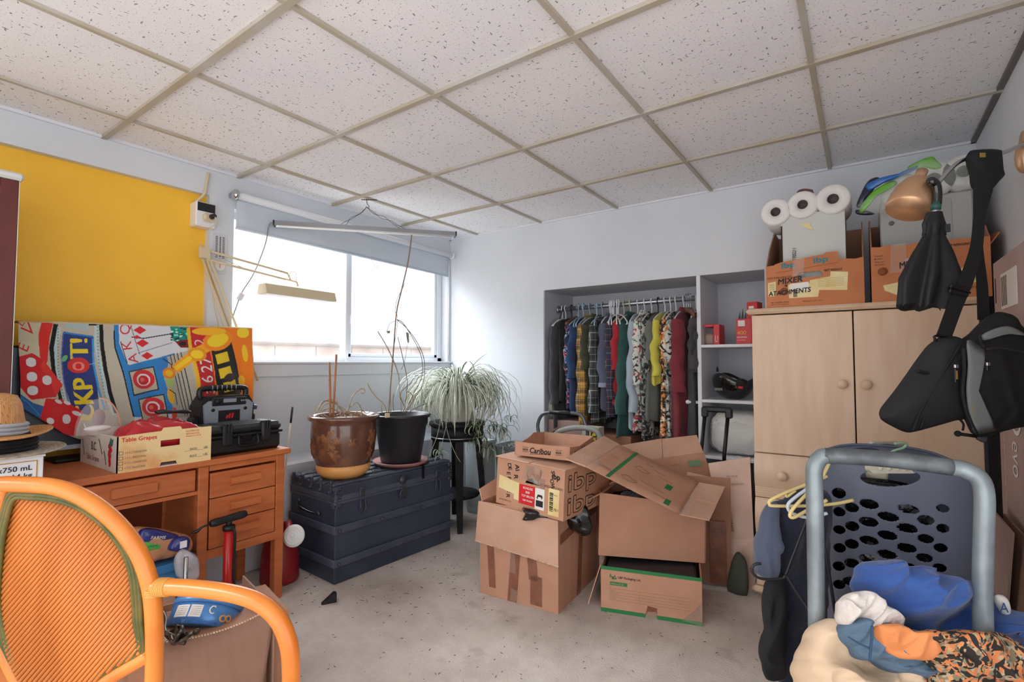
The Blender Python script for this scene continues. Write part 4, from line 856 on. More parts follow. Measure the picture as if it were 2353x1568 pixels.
b = MB(); b.tube([at(408, 1360, x=-2.16), at(424, 1412, x=-2.12), flr(at(424, 1412, x=-2.12), .35)], .008, M_chrome, 10); b.tube([flr(at(424, 1412, x=-2.12), .36), flr(at(424, 1412, x=-2.12), .0)], .008, M_chrome, 10); b.build('chrome_tube', label='chrome metal tube standing behind the blue cookie tin', cat='tube')

# pump
pu_ = at(524, 1300, x=-2.185); px_, py_ = pu_.x, pu_.y
pm = thing('bicycle_pump', 'red floor pump with black T handle in front of the desk drawers', 'pump', (px_, py_, 0)); zt_ = at(527, 1218, x=-2.185).z; zh = at(525, 1190, x=-2.185).z
b = MB(); b.tube([(px_, py_, .02), (px_, py_, zt_)], .019, mat('pump_red', '#b8201f', .3, coat=.3), 18); b.build('barrel', pm)
b = MB(); b.tube([(px_, py_, zt_), (px_, py_, zt_+.018)], .024, M_black, 16); b.tube([(px_, py_, zt_+.01), (px_, py_, zh)], .012, M_black, 12); b.build('collar', pm)
b = MB(); h0, h1 = at(483, 1205, x=-2.185), at(566, 1180, x=-2.185); b.tube([h0, h0.lerp(h1, .12), h0.lerp(h1, .4), h0.lerp(h1, .55), h0.lerp(h1, .88), h1], [.012, .017, .015, .016, .017, .012], M_black, 12, 3); b.build('handle', pm)
b = MB(); b.tube([at(533, 1212, x=-2.17), at(540, 1225, x=-2.16), at(539, 1270, x=-2.165), at(536, 1320, x=-2.17), (px_+.03, py_+.03, .05), (px_, py_, .03)], .005, M_black, 8, 5); b.tube([at(483, 1205, x=-2.18), at(465, 1212, x=-2.18), at(452, 1222, x=-2.19), at(440, 1224, x=-2.2)], [.004, .004, .007, .004], M_black, 8, 4); b.build('hose', pm)
b = MB(); b.box((px_-.04, py_-.09, 0), (px_+.04, py_+.09, .022), M_blackm, bev=.01); b.build('foot_plate', pm)
# red jug with white disc cap
jg = thing('red_jug', 'dark red jug with ribbed white round cap between the desk and the trunk', 'jug', (-2.42, 1.44, 0)); M_jr = mat('jug_red', '#8e1f26', .4)
b = MB(); b.lathe([(0, 0), (.088, 0), (.092, .015), (.09, .10), (.078, .20), (.055, .255), (.03, .275), (0, .28)], M_jr, 28, T(-2.44, 1.432, 0)); b.build('jug_body', jg)
cp_ = at(675, 1232, x=-2.26)
b = MB(); b.tube([(-2.44, 1.432, .26), (-2.38, 1.44, .29), cp_ + Vector((-.03, -.012, 0))], .016, M_jr, 12, 4); b.build('spout', jg)
nrm = (Vector((0, 0, EYE)) - cp_).normalized(); b = MB(FR(cp_, rgt, UP - nrm*UP.dot(nrm)))
b.lathe([(0, .030), (.006, .028), (.008, .016), (.012, .015), (.016, .022), (.019, .012), (.023, .011), (.027, .018), (.030, .008), (.035, .007), (.039, .013), (.043, .004), (.0505, .004), (.052, -.002), (.05, -.006), (0, -.006)], mat('ribbed_white', '#d8d9d6', .35), 40); b.build('cap', jg)
b = MB(); s0, s1 = at(672, 936, x=-2.42), at(651, 1125, x=-2.36); b.tube([s0, s0.lerp(s1, .2)], .0055, M_black, 8); b.tube([s0.lerp(s1, .2), s1, Vector((s1.x, s1.y, 0)).lerp(s1, 0) ], .004, mat('pale_cane', '#c9b39a', .5), 8); b.build('thin_rod', label='thin pale rod with black tip standing behind the desk corner', cat='rod')
wg = at(757, 1385, z=0); b = MB(T(wg.x, wg.y, 0) @ RZ(R(60))); b.prism([(-.035, 0), (.03, 0), (.03, .038), (.018, .042)], -.014, .014, M_black, RX(R(90))); b.build('door_wedge', label='small black wedge lying on the bare floor near the trunk', cat='wedge')

# ================================================================== trunk and pots
M_tr = mat('trunk_paint', '#3b4353', .42, c2='#303746', scale=6, bump=.15, bscale=25); M_trs = mat('trunk_slat', '#4b5261', .4, c2='#3d4451', scale=8); M_trm = mat('trunk_metal', '#43464f', .4, metal=.4)
TL, TD, TH = .80, .43, .49; TM = FR((-2.16, 1.552, 0), (.045, .79, 0), (-.79, .045, 0))
tk = thing('steamer_trunk', 'large dark blue-black steamer trunk on the floor under the window', 'trunk', tuple(TM @ Vector((TL/2, TD/2, 0))))
b = MB(TM); b.box((0, 0, 0), (TL, TD, .398), M_tr, bev=.004); b.build('trunk_body', tk)
b = MB(TM); b.box((-.003, -.003, .402), (TL+.003, TD, TH-.012), M_tr, bev=.004); b.build('lid', tk)
b = MB(TM)
for i in range(5): b.box((-.006, .012 + i*.086, TH-.014), (TL+.006, .066 + i*.086, TH), M_trs, bev=.004)
b.build('lid_slats', tk)
for z0, z1, pr in ((.388, .402, .006), (.402, .43, .006), (.245, .285, .012), (.085, .122, .014)):
    b = MB(TM); b.box((-pr, -pr, z0), (TL+pr, 0, z1), M_trs, bev=.003); b.box((-pr, 0, z0), (0, TD, z1), M_trs, bev=.003); b.box((TL, 0, z0), (TL+pr, TD, z1), M_trs, bev=.003); b.build('band', tk)
for x in (.0, TL-.03):
    for z in (.37, .415, .455): b = MB(TM); b.box((x, -.012, z), (x+.03, 0, z+.025), M_trm, bev=.004); b.ball((x+.015, -.014, z+.012), .006, M_trm, 8, 6); b.build('corner_clamp', tk)
for z in (.262, .10):
    for x in (.015, .27, .55, TL-.01): b = MB(TM); b.ball((x, -.018, z), .010, M_trm, 10, 6); b.build('rivet', tk)
for y in (.03, .12, .21, .3, .39):
    b = MB(TM); b.box((-.014, y-.008, TH-.045), (0, y+.008, TH+.004), M_trm, bev=.003); b.ball((-.006, y, TH+.006), .009, M_trm, 8, 6); b.ball((-.016, y, TH-.04), .007, M_trm, 8, 6); b.build('slat_clamp', tk)
for z in (.37, .41, .455): b = MB(TM); b.box((-.012, 0, z), (0, .03, z+.02), M_trm, bev=.004); b.build('corner_clamp', tk)
for x in (.15, .68):
    b = MB(TM); b.box((x-.016, -.014, .405), (x+.016, -.004, .45), M_trm, bev=.004); b.tube([(x-.012, -.012, .40), (x-.014, -.022, .35), (x, -.02, .32), (x+.014, -.022, .35), (x+.012, -.012, .40)], .003, M_trm, 6, 4); b.box((x-.014, -.008, .33), (x+.014, 0, .38), M_trm, bev=.003); b.build('draw_latch', tk)
b = MB(TM); b.lathe([(0, 0), (.026, 0), (.024, .004), (.014, .005), (.012, .009), (0, .009)], M_trm, 24, T(.42, -.006, .44) @ RX(R(90))); b.box((.40, -.016, .34), (.44, -.003, .405), M_trm, bev=.004); b.tube([(.405, -.012, .39), (.39, -.02, .37), (.392, -.018, .345)], .006, M_trm, 8, 3); b.build('lock', tk)
b = MB(TM); b.box((.56, -.008, .42), (.575, -.003, TH+.004), M_blackm); b.box((.56, -.004, TH), (.575, .03, TH+.004), M_blackm); b.build('hasp_strap', tk)
b = MB(TM); b.tube([(-.008, .33, .36), (-.03, .30, .35), (-.04, .25, .345), (-.034, .19, .335), (-.02, .15, .33), (-.008, .13, .325)], [.005, .008, .014, .008, .005, .004], M_blackm, 8, 4, flat=.6)
for y, z in ((.33, .362), (.135, .327)): b.ball((-.012, y, z), (.008, .018, .012), M_trm, 10, 6)
b.build('carry_handle', tk)
def inpt(x, y, z=TH): return TM @ Vector((x, y, z))
# leaf litter on the trunk and twigs on the floor
b = MB()
for i in range(70):
    p = inpt(_rnd.uniform(.02, TL-.03), _rnd.uniform(.02, TD-.02), TH+.002); a = _rnd.uniform(0, 6.3); s_ = _rnd.uniform(.006, .02)
    b.add([(s_*.9, 0, 0), (0, s_*.3, .004), (-s_*.9, 0, .001), (0, -s_*.3, 0)], [(0, 1, 2, 3)], mat('dry_leaf', '#4c463f', .9), False, T(*p) @ RZ(a) @ RX(_rnd.uniform(-.5, .5)))
for k_ in range(5):
    p = inpt(.24 + k_*.008, .04, TH+.004); b.tube([p, p + Vector((.01*math.cos(k_*1.9), .012*math.sin(k_*1.9), .008 + .006*k_)), p + Vector((.022*math.cos(k_*1.9), .026*math.sin(k_*1.9), .01 + .008*(k_ % 3)))], .002, mat('dry_leaf', '#4c463f'), 5, 3)
b.build('leaf_litter', label='dry leaf scraps scattered over the trunk lid', cat='leaves', kind='stuff')
def pot_group(): pass
# brown glazed pot
bc_ = Vector((-2.30, 1.70, TH))
M_bp = N('brown_glaze'); fz = M_bp.noise(7, detail=4); M_bp.l(M_bp.mix(M_bp.ramp(fz, [(.55, 0.), (.62, 1.)]), '#5f3d30', '#76503a'), M_bp.b.inputs['Base Color']); M_bp.b.inputs['Roughness'].default_value = .18; M_bp.b.inputs['Coat Weight'].default_value = .5; M_bp = M_bp.m
M_soil = mat('potting_soil', '#7d6f66', .95, c2='#a89a90', scale=60, bump=.6, bscale=90)
pt = thing('brown_plant_pot', 'large brown glazed pot with dried stems on the left of the trunk', 'plant pot', tuple(bc_))
b = MB(T(*bc_)); b.lathe([(0, .035), (.115, .035), (.135, .06), (.160, .13), (.170, .22), (.166, .28), (.165, .295), (.183, .305), (.187, .318), (.180, .328), (.165, .324), (.155, .30), (.15, .27), (0, .27)], M_bp, 48); pot = b.build('pot_body', pt)
b = MB(T(*bc_))
def onpot(a, z, e=0): 
    prf = [(.06, .135), (.13, .160), (.22, .170), (.28, .166)]; r_ = np.interp(z, [p[0] for p in prf], [p[1] for p in prf]) + e; return (r_*math.cos(a), r_*math.sin(a), z)
M_rel = mat('relief_glaze', '#8a5a36', .35, c2='#6b4229', scale=30, bump=.5, bscale=60)
ac = math.atan2(-bc_.y, -bc_.x)
for a0, z0, ra, rz, sd in ((ac-.45, .20, .30, .055, 1), (ac-.30, .13, .20, .03, 2), (ac+.25, .19, .13, .028, 3), (ac+1.0, .21, .2, .045, 4), (ac+.95, .13, .12, .03, 5), (ac-1.25, .16, .2, .05, 6)):
    def rel(u, v, a0=a0, z0=z0, ra=ra, rz=rz, sd=sd):
        t_ = 2*math.pi*u; k_ = v*(1 + .28*math.sin(5*t_ + sd) + .18*math.sin(11*t_ + sd*2)); return onpot(a0 + ra*k_*math.cos(t_), z0 + rz*k_*math.sin(t_), .006*(1 - v**3) + .0015*math.sin(v*30 + t_*3) - .001)
    b.grid(rel, 40, 8, M_rel, True)
b.build('flower_relief', pt)
b = MB(T(*bc_)); b.lathe([(0, 0), (.10, 0), (.125, .02), (.139, .04), (.139, .075), (.134, .076), (.13, .045), (0, .03)], mat('tan_saucer', '#d9a466', .35, c2='#cf9350', scale=4), 40); b.build('saucer', pt)
b = MB(T(*bc_)); b.lathe([(.158, .292), (.10, .305), (0, .31)], M_soil, 30); b.build('soil', pt)
b = MB(); M_bam = mat('bamboo', '#b47a4e', .5, c2='#a06840', scale=30, stretch=(1, 1, .2))
for (x, y), (x2, y2) in (((773, 815), (765, 955)), ((757, 833), (760, 955))):
    p = at(x, y, x=-2.27); q = at(x2, y2, x=-2.27); q.z = .78; b.tube([p, q], .0055, M_bam, 8)
    for k_ in (.3, .6, .85): s_ = p.lerp(q, k_); b.tube([s_, s_ + UP*.004], .0066, M_bam, 8)
b.build('bamboo_stakes', pt)
b = MB(); M_ds = mat('dry_stem', '#b5a78e', .8, c2='#8d8270', scale=40)
Z0 = bc_.z + .30
def pstem(pts, r, m=M_ds, x=-2.28): b.tube([at(*p, x=x) for p in pts], r, m, 6, 5)
for pts, r in ((((800,948),(808,915),(822,898),(835,893),(838,903),(830,904)), .0035), (((790,950),(805,935),(820,925),(830,940),(832,955)), .003), (((728,950),(740,925),(755,922),(775,930),(790,950)), .004), (((735,950),(745,930),(770,928),(800,948)), .003), (((740,945),(758,938),(780,948)), .004), (((722,948),(723,935),(726,930)), .003), (((772,950),(776,935),(774,918)), .0025), (((815,952),(828,940),(840,950),(850,948)), .0025), (((735,935),(750,920),(770,923),(785,945),(805,950)), .0025)): pstem(pts, r)
for i in range(26):
    a, r_ = _rnd.uniform(0, 6.3), _rnd.uniform(0, .13); p = bc_ + Vector((r_*math.cos(a), r_*math.sin(a), .315)); b.tube([p, p + Vector((_rnd.uniform(-.03, .03), _rnd.uniform(-.03, .03), _rnd.uniform(.0, .03)))], .0015, M_ds, 5)
b.build('dried_stems', pt)
# black ribbed pot
kc = Vector((-2.275, 2.085, TH))
kp = thing('black_plant_pot', 'black ribbed plastic pot with tall bare stems beside the brown pot', 'plant pot', tuple(kc)); M_kp = mat('charcoal_plastic', '#26272b', .38)
b = MB(T(*kc)); b.lathe([(0, .02), (.112, .02), (.118, .03), (.150, .235), (.156, .24), (.158, .275), (.172, .285), (.176, .295), (.170, .302), (.16, .296), (.152, .25), (0, .24)], M_kp, 96, None, lambda a, z: 1 + (.012*math.cos(24*a) if .03 < z < .235 else 0)); b.build('pot_body', kp)
b = MB(T(*kc)); b.lathe([(0, 0), (.125, 0), (.15, .012), (.165, .026), (.162, .03), (.145, .02), (0, .014)], mat('pink_saucer', '#9c6a63', .4), 40); b.build('saucer', kp)
b = MB(T(*kc)); b.lathe([(.153, .26), (.08, .268), (0, .27)], M_soil, 30); b.build('soil', kp)
b = MB(); X_ = -2.24
M_vs = mat('brown_vine', '#6b5d50', .8)
pstem(((893,948),(897,890),(903,820),(911,720),(922,670),(938,600),(946,540)), .004, mat('cane_stake', '#8b7663', .7), X_)
for pts, r in ((((905,800),(914,735),(908,715),(912,690),(924,665),(930,650)), .0015), (((912,735),(935,755),(960,790),(975,830),(972,880),(950,920),(935,945)), .0022), (((912,735),(928,745),(958,795),(970,830),(968,870),(945,915),(935,942)), .0022), (((908,738),(895,745),(888,765)), .0015), (((868,762),(885,790),(900,820),(915,860),(918,900),(922,945)), .003), (((914,775),(925,820),(935,870),(935,900),(928,945)), .0022), (((936,790),(930,830),(922,850)), .0012), (((889,948),(882,930),(862,910),(848,890),(845,880)), .003), (((898,950),(897,890),(900,840)), .003), (((878,950),(877,935),(878,922)), .003), (((926,948),(938,905),(955,880),(962,865)), .003), (((930,948),(945,920),(965,895)), .0025), (((935,950),(955,938),(980,928)), .002), (((905,945),(903,925),(905,905)), .002), (((930,935),(920,905),(945,880)), .002), (((935,900),(945,905),(950,920)), .002)): pstem(pts, r, M_vs if r < .0025 else M_ds, X_)
for px_0, py_0 in ((936, 775), (893, 763)):
    p = at(px_0, py_0, x=X_); b.add([p + Vector(v) for v in ((0, -.012, .03), (0, .012, .025), (0, .015, -.03), (0, .005, -.04), (0, -.005, -.01))] if px_0 > 900 else [p + Vector(v) for v in ((0, -.012, .005), (0, .012, .008), (0, .010, -.008), (0, -.010, -.010))], [(0,1,2,3,4)] if px_0 > 900 else [(0,1,2,3)], mat('dead_leaf', '#8e9180', .9))
b.build('bare_stems', kp)
b = MB(); q = at(890, 955, x=-2.13); b.box((-.002, -.016, -.012), (.002, .016, .012), M_cream, M=T(*q)); b.build('plant_label', kp)

# ------------------------------------------------------------------ plant stand, spider plant, grey bins
sc2 = Vector((-2.30, 2.62, 0)); M_st_ = mat('black_lacquer', '#151518', .55, c2='#222226', scale=20, spec=.25)
ps = thing('plant_stand', 'round black wooden plant stand with lower shelf in the window corner', 'plant stand', tuple(sc2))
b = MB(T(*sc2)); b.lathe([(0, .665), (.185, .665), (.192, .672), (.192, .688), (.186, .694), (0, .694)], M_st_, 48); b.build('top', ps)
b = MB(T(*sc2)); b.lathe([(.165, .575), (.178, .575), (.178, .665), (.165, .665)], M_st_, 48); b.lathe([(.178, .59), (.182, .593), (.178, .597)], M_alu, 48); b.build('apron', ps)
b = MB(T(*sc2)); b.lathe([(0, .19), (.148, .19), (.155, .2), (.148, .21), (0, .21)], M_st_, 40); b.build('lower_shelf', ps)
for k_ in range(4):
    a = math.atan2(-.17, .18) + k_*math.pi/2 ; b = MB(T(*sc2) @ RZ(a))
    b.add([(x, y, z) for z, r0, w_ in ((0, .215, .016), (.15, .185, .021), (.575, .150, .027), (.665, .150, .027)) for x, y in ((r0-w_, -w_), (r0+w_*.6, -w_), (r0+w_*.6, w_), (r0-w_, w_))], [(i*4+j, i*4+(j+1) % 4, i*4+4+(j+1) % 4, i*4+4+j) for i in range(3) for j in range(4)] + [(3,2,1,0), (12,13,14,15)], M_st_); b.build('leg', ps)
sp_ = thing('spider_plant', 'large variegated spider plant in a white pot on the black stand', 'plant', tuple(sc2 + UP*.694))
wp = sc2 + UP*.695
b = MB(T(*wp)); b.lathe([(0, 0), (.105, 0), (.112, .01), (.128, .16), (.134, .165), (.134, .18), (.128, .18), (.12, .15), (0, .145)], mat('cream_pot', '#d8d8ce', .4), 40); b.build('pot', sp_)
M_lf = mat('leaf_green', '#5b7050', .55, c2='#465c3d', scale=30); M_lw = mat('leaf_white', '#eef0e4', .55, c2='#dfe3d2', scale=20)
def leaf(b, base, dirv, length, w_, droop, lift=1.0, mg=None, mw=None):
    mg = mg or M_lf; mw = mw or M_lw
    d = Vector((math.cos(dirv), math.sin(dirv), 0)); sd = Vector((-d.y, d.x, 0)); n_ = 9; vs = []; p = Vector(base); el = lift
    st = length / n_; 
    for i in range(n_ + 1):
        u = i / n_; ww = w_ * (math.sin(math.pi*min(1, .12 + u*.88))**.6 if u < .98 else .02); t_ = d*math.cos(el) + UP*math.sin(el); nn = sd.cross(t_)
        for k_, h in ((-1, .25), (-.42, 0), (.42, 0), (1, .25)): vs.append(p + sd*(ww*k_) - nn*(-ww*h))
        p = p + t_*st; el -= droop*(.5 + u)*1.3/n_*2
    g_ = []; w2 = []
    for i in range(n_):
        o_ = i*4; g_.append((o_+1, o_+2, o_+6, o_+5)); w2 += [(o_, o_+1, o_+5, o_+4), (o_+2, o_+3, o_+7, o_+6)]
    b.add(vs, g_, mg, True); b.add(vs, w2, mw, True)
rr = random.Random(11)
b = MB(); top_ = wp + UP*.17
for i in range(420):
    a = rr.uniform(0, 6.283); q = rr.random(); base = top_ + Vector((math.cos(a)*.05*q, math.sin(a)*.05*q, 0))
    leaf(b, base, a + rr.uniform(-.4, .4), rr.uniform(.36, .62), rr.uniform(.0042, .0075), rr.uniform(1.15, 2.0), rr.uniform(.45, 1.35))
b.build('foliage', sp_)
b = MB()
leaf(b, top_, -.1, .42, .006, .35, 1.1)
M_run = mat('runner', '#b9bda6', .6)
M_lf2 = mat('leaf_green_deep', '#5d7a4c', .55, c2='#4b693f', scale=30)
for (x, y, xx, yy, d_, nl, ln_) in ((1150, 985, 1085, 900, 3.55, 34, .17), (1100, 1000, 1060, 920, 3.3, 34, .16), (1010, 1040, 1020, 940, 3.15, 16, .10), (1165, 1030, 1120, 900, 3.6, 22, .18), (1120, 1030, 1090, 930, 3.35, 26, .15), (1175, 960, 1120, 870, 3.6, 12, .12), (1130, 975, 1100, 900, 3.5, 24, .14), (1085, 975, 1070, 910, 3.25, 20, .13)):
    s0 = at(xx, yy, d=d_-.02); e0 = at(x, y, d=d_); b.tube([s0, s0.lerp(e0, .3) + rgt*.03 + UP*.03, s0.lerp(e0, .8) + rgt*.01, e0], .0018, M_run, 5, 5)
    for k_ in range(nl): leaf(b, e0 + Vector((rr.uniform(-.02, .02), rr.uniform(-.02, .02), rr.uniform(-.02, .02))), rr.uniform(0, 6.283), rr.uniform(.5, 1.1)*ln_, rr.uniform(.0025, .0045), rr.uniform(.8, 1.9), rr.uniform(-.5, 1.0), M_lf2, M_lf if k_ % 3 else M_lw)
for pts in (((1015,950),(1005,1000),(990,1040),(978,1085)), ((1020,950),(1030,1000),(1045,1040),(1058,1062)), ((1130,900),(1150,950),(1160,1000)), ((1150,880),(1170,930),(1165,990)), ((1140,900),(1135,960),(1155,1010)), ((1100,1000),(1110,1050),(1112,1090)), ((1160,900),(1185,940),(1190,960))): b.tube([at(*p, d=3.2 if p[0] < 1080 else 3.6) for p in pts], .0018, M_run, 5, 5)
b.build('runners_and_plantlets', sp_)
for nm, lab, x0, x1, y0, y1, ht in (('waste_bin', 'tall slim pale grey plastic bin behind the black plant stand', -2.44, -2.22, 2.84, 2.98, .53), ('storage_bin', 'grey-green plastic bin in the corner behind the stacked cartons', -2.2, -1.96, 2.90, 3.12, .50)):
    t = thing(nm, lab, 'bin', ((x0+x1)/2, (y0+y1)/2, 0)); m = mat(nm + '_plastic', '#a9b2b6' if nm == 'waste_bin' else '#7d8a8a', .35); cxx, cyy = (x0+x1)/2, (y0+y1)/2
    b = MB(T(cxx, cyy, 0)); w_, l_ = (x1-x0)/2, (y1-y0)/2
    pr = rnd_box_pts(-w_, -l_, w_, l_, .035, 4); n_ = len(pr)
    lv = [(0, .80), (.02, .86), (ht, 1.0), (ht, .97), (.03, .82)]
    b.add([(p[0]*s_, p[1]*s_, z) for z, s_ in lv for p in pr], [(i*n_+j, i*n_+(j+1) % n_, (i+1)*n_+(j+1) % n_, (i+1)*n_+j) for i in range(len(lv)-1) for j in range(n_)] + [tuple(range(n_))[::-1], tuple(range((len(lv)-1)*n_, len(lv)*n_))], m, True); b.build('bin_body', t)
    b = MB(T(cxx, cyy, 0)); po = [(p[0]*1.02, p[1]*1.02) for p in pr]; b.add([(p[0]*s_, p[1]*s_, z) for z, s_ in ((ht-.02, 1.02), (ht+.003, 1.03), (ht+.003, .97)) for p in pr], [(i*n_+j, i*n_+(j+1) % n_, (i+1)*n_+(j+1) % n_, (i+1)*n_+j) for i in range(2) for j in range(n_)], m, True); b.build('bin_rim', t)
# floor litter
b = MB(); M_dbr = mat('floor_debris', '#5d4d43', .9)
for i in range(420):
    if i % 3: p = at(rr.uniform(640, 1750), 1240 + 330*rr.random()**1.3, z=.002)
    else: p = at(rr.uniform(680, 1080), rr.uniform(1230, 1400), z=.002)
    a = rr.uniform(0, 6.3); s_ = rr.uniform(.003, .012)*(1 if i % 6 else 1.8); b.box((-s_/2, -.0004 - s_*.03, 0), (s_/2, .0004 + s_*.03, .0014), M_dbr if i % 9 else M_wlabel, M=T(p.x, p.y, .001) @ RZ(a))
b.build('floor_litter', label='tiny twigs and scraps scattered over the bare floor', cat='litter', kind='stuff')
# ================================================================== closet: rod, shelves, hanging clothes
RY_, RZc = 3.375, 1.508
b = MB(); b.tube([(ax0 + .01, RY_, RZc - .004), (-.836, RY_, RZc + .012)], .0165, M_alu, 16); b.lathe([(0, 0), (.03, 0), (.028, .012), (0, .012)], M_alu, 20, T(ax0 + .007, RY_, RZc-.004) @ RY(R(90))); b.build('closet_rod', label='metal closet rod in the alcove carrying the hanging clothes', cat='rod')
cs = thing('closet_shelving', 'white built-in shelves with divider panel in the closet alcove', 'shelves', (-.65, 3.35, 0))
b = MB(); b.box((-.836, YB - .002, 0), (-.812, YA, az1), M_whitepaint, bev=.002); b.build('divider', cs)
for z in (1.205, .872, .535): b = MB(); b.box((-.812, YB - .002, z - .018), (-.456, YA, z), M_whitepaint, bev=.002); b.build('shelf', cs)
b = MB(); b.tube([(-.836, YB + .03, .85), (-.90, YB + .03, .85)], .009, M_whitepaint, 10); b.ball((-.905, YB+.03, .85), .014, M_whitepaint, 12, 8); b.build('coat_peg', cs)

M_fab = {}
def fab(name, c, c2=None, rough=.9): return mat('fabric_' + name, c, rough, c2=c2 or c, scale=6, bump=.25, bscale=260, sheen=.15)
def make_hanger(m, wood=False, wire=False):
    t = thing('clothes_hanger', '-', 'clothes hanger', (0, 0, 0)); r_ = .0022 if wire else .0048
    b = MB(); b.tube([(0, -.004, -.012), (0, .018, .004), (0, .012, .0225), (0, -.004, .026), (0, -.019, .012), (0, -.016, -.01), (0, 0, -.035), (0, 0, -.08)], .0022 if (wire or wood) else .0042, M_alu if wood else m, 7, 4); b.build('hook', t)
    b = MB()
    if wood: b.tube([(0, -.20, -.135), (0, -.12, -.105), (0, 0, -.08), (0, .12, -.105), (0, .20, -.135)], [.010, .011, .012, .011, .010], m, 8, 4, flat=1.5)
    else: b.tube([(0, 0, -.08), (0, -.10, -.095), (0, -.185, -.135), (0, -.195, -.15), (0, -.18, -.158), (0, 0, -.158), (0, .18, -.158), (0, .195, -.15), (0, .185, -.135), (0, .10, -.095)], r_, m, 7, 4, closed=True)
    b.build('bar', t); return t
M_hw = mat('hanger_white', '#e4e6ea', .35); M_hb = mat('hanger_blue', '#9fb9cc', .35); M_hk = mat('hanger_black', '#222226', .4); M_hcr = mat('hanger_cream', '#e0d4b4', .4); M_hwd = mat('hanger_brown', '#7a5142', .5)
HP = {}
for k_, m, wd_ in (('white', M_hw, 0), ('pale blue', M_hb, 0), ('black', M_hk, 0), ('cream', M_hcr, 0), ('brown', M_hwd, 1)): HP[k_] = [make_hanger(m, wood=bool(wd_)), False]
def hanger(col, x, label, rz=0, group=None, y=RY_, dz=0):
    p, used = HP[col]
    if used: p = copy_tree(p)
    else: HP[col][1] = True
    p.location = (x, y, RZc + dz - .002 + .012*(x - ax0)); p.rotation_euler = (0, 0, rz); p['label'] = label
    if group: p['group'] = group
    return p
def garment(name, x, label, cat, m, ln, w_=.195, sl=.5, th=.030, seed=0, rz=0, collar=None, slm=None, pants=False, flare=1.0, cuff=None):
    t = thing(name, label, cat, (x, RY_, RZc + .012*(x - ax0) - .082)); OFF[t] = Vector(); NT = 28
    def body(u, v):
        a = 2*math.pi*u; z = -v*ln; s_ = min(1, -z/.075)
        hw = (.055 + (w_ - .055)*s_**.75) * (1 + (flare-1)*v); tt_ = th*(.45 + .55*min(1, -z/.14)) * (1 + .25*v)
        y = hw * math.copysign(abs(math.cos(a))**.8, math.cos(a)); xx = tt_*math.sin(a)
        q = max(0, min(1, (v-.1)*2)); f = .010*math.sin(y*60 + seed*2 + z*2.5)*q + .012*noise.noise(Vector((y*9, z*5, seed)))*min(1, v*4)
        return (xx + f, y + .0025*math.sin(z*9 + seed)*q, z + (.012*math.sin(u*19 + seed) if v > .97 else 0) - .02*(1-abs(y)/hw if hw else 0)*(1 if v < .05 else 0))
    b = MB(); b.grid(body, 40, NT, m, True); o = b.build('body', t)
    if sl:
        for sd in (-1, 1):
            sg = seed + sd
            def slv(u, v, sd=sd, sg=sg):
                a = 2*math.pi*u; y0 = sd*(w_*.86); z = -.085 - v*sl; r_ = .062 - .018*v
                yy = y0 + sd*(.022*math.sin(min(1, v*1.6)*1.57) + .018*noise.noise(Vector((v*3, sg, 0)))); xx = .012 + .02*noise.noise(Vector((v*2.5, 3, sg)))
                return (xx + (th*1.05)*math.sin(a)*(1 + .15*noise.noise(Vector((a, v*6, sg)))) + .005*math.sin(v*22 + sg), yy + r_*.78*math.cos(a) * (1 + .08*math.sin(v*17 + sg)), z + .02*math.cos(a)*sd*(1-v))
            b = MB(); b.grid(slv, 18, 18, slm or m, True)
            b.add([slv(i/18, 0) for i in range(18)], [tuple(range(18))], slm or m, True)
            b.build('sleeve', t)
            if cuff:
                b = MB(); b.grid(lambda u, v, sd=sd: tuple(Vector(slv(u, .93 + .07*v)) + (Vector(slv(u, .95)) - Vector(slv((u+.5) % 1, .95))).normalized()*.003), 18, 2, cuff, True); b.build('cuff', t)
    if collar:
        b = MB(); b.grid(lambda u, v: (.026*math.sin(2*math.pi*u)*(1+.5*v), .066*math.cos(2*math.pi*u)*(1+.25*v), .012 - .035*v + .01*abs(math.cos(2*math.pi*u))), 22, 3, collar, True); b.build('collar', t)
    t.rotation_euler = (0, 0, rz); return t
navy_fl = floral('navy_floral', '#232a44', ['#c9505a', '#8fa3b8', '#1a1f33']); pl_y = plaid('yellow_plaid', '#d09a35', '#2c2a28', '#e8e0cf'); pl_g = plaid('grey_plaid', '#4b4f4e', '#23272a', '#cfd0c8', 10); pl_n = plaid('navy_plaid', '#2d3146', '#4a2d35', '#8f8f98', 12)
fl_w = floral('white_floral', '#d8dcd2', ['#4f6f62', '#2b3536', '#b8454c', '#cfd4ca'], 11); fl_o = floral('orange_floral', '#d98a4a', ['#20211f', '#e8e0d0', '#2b2a28'], 13); fl_b = floral('bw_floral', '#c9c9c2', ['#1e2022', '#31383a', '#8b9188'], 12)
fl_d = floral('dark_floral', '#3a3838', ['#17181a', '#6a6f70', '#a7a9a4'], 13)
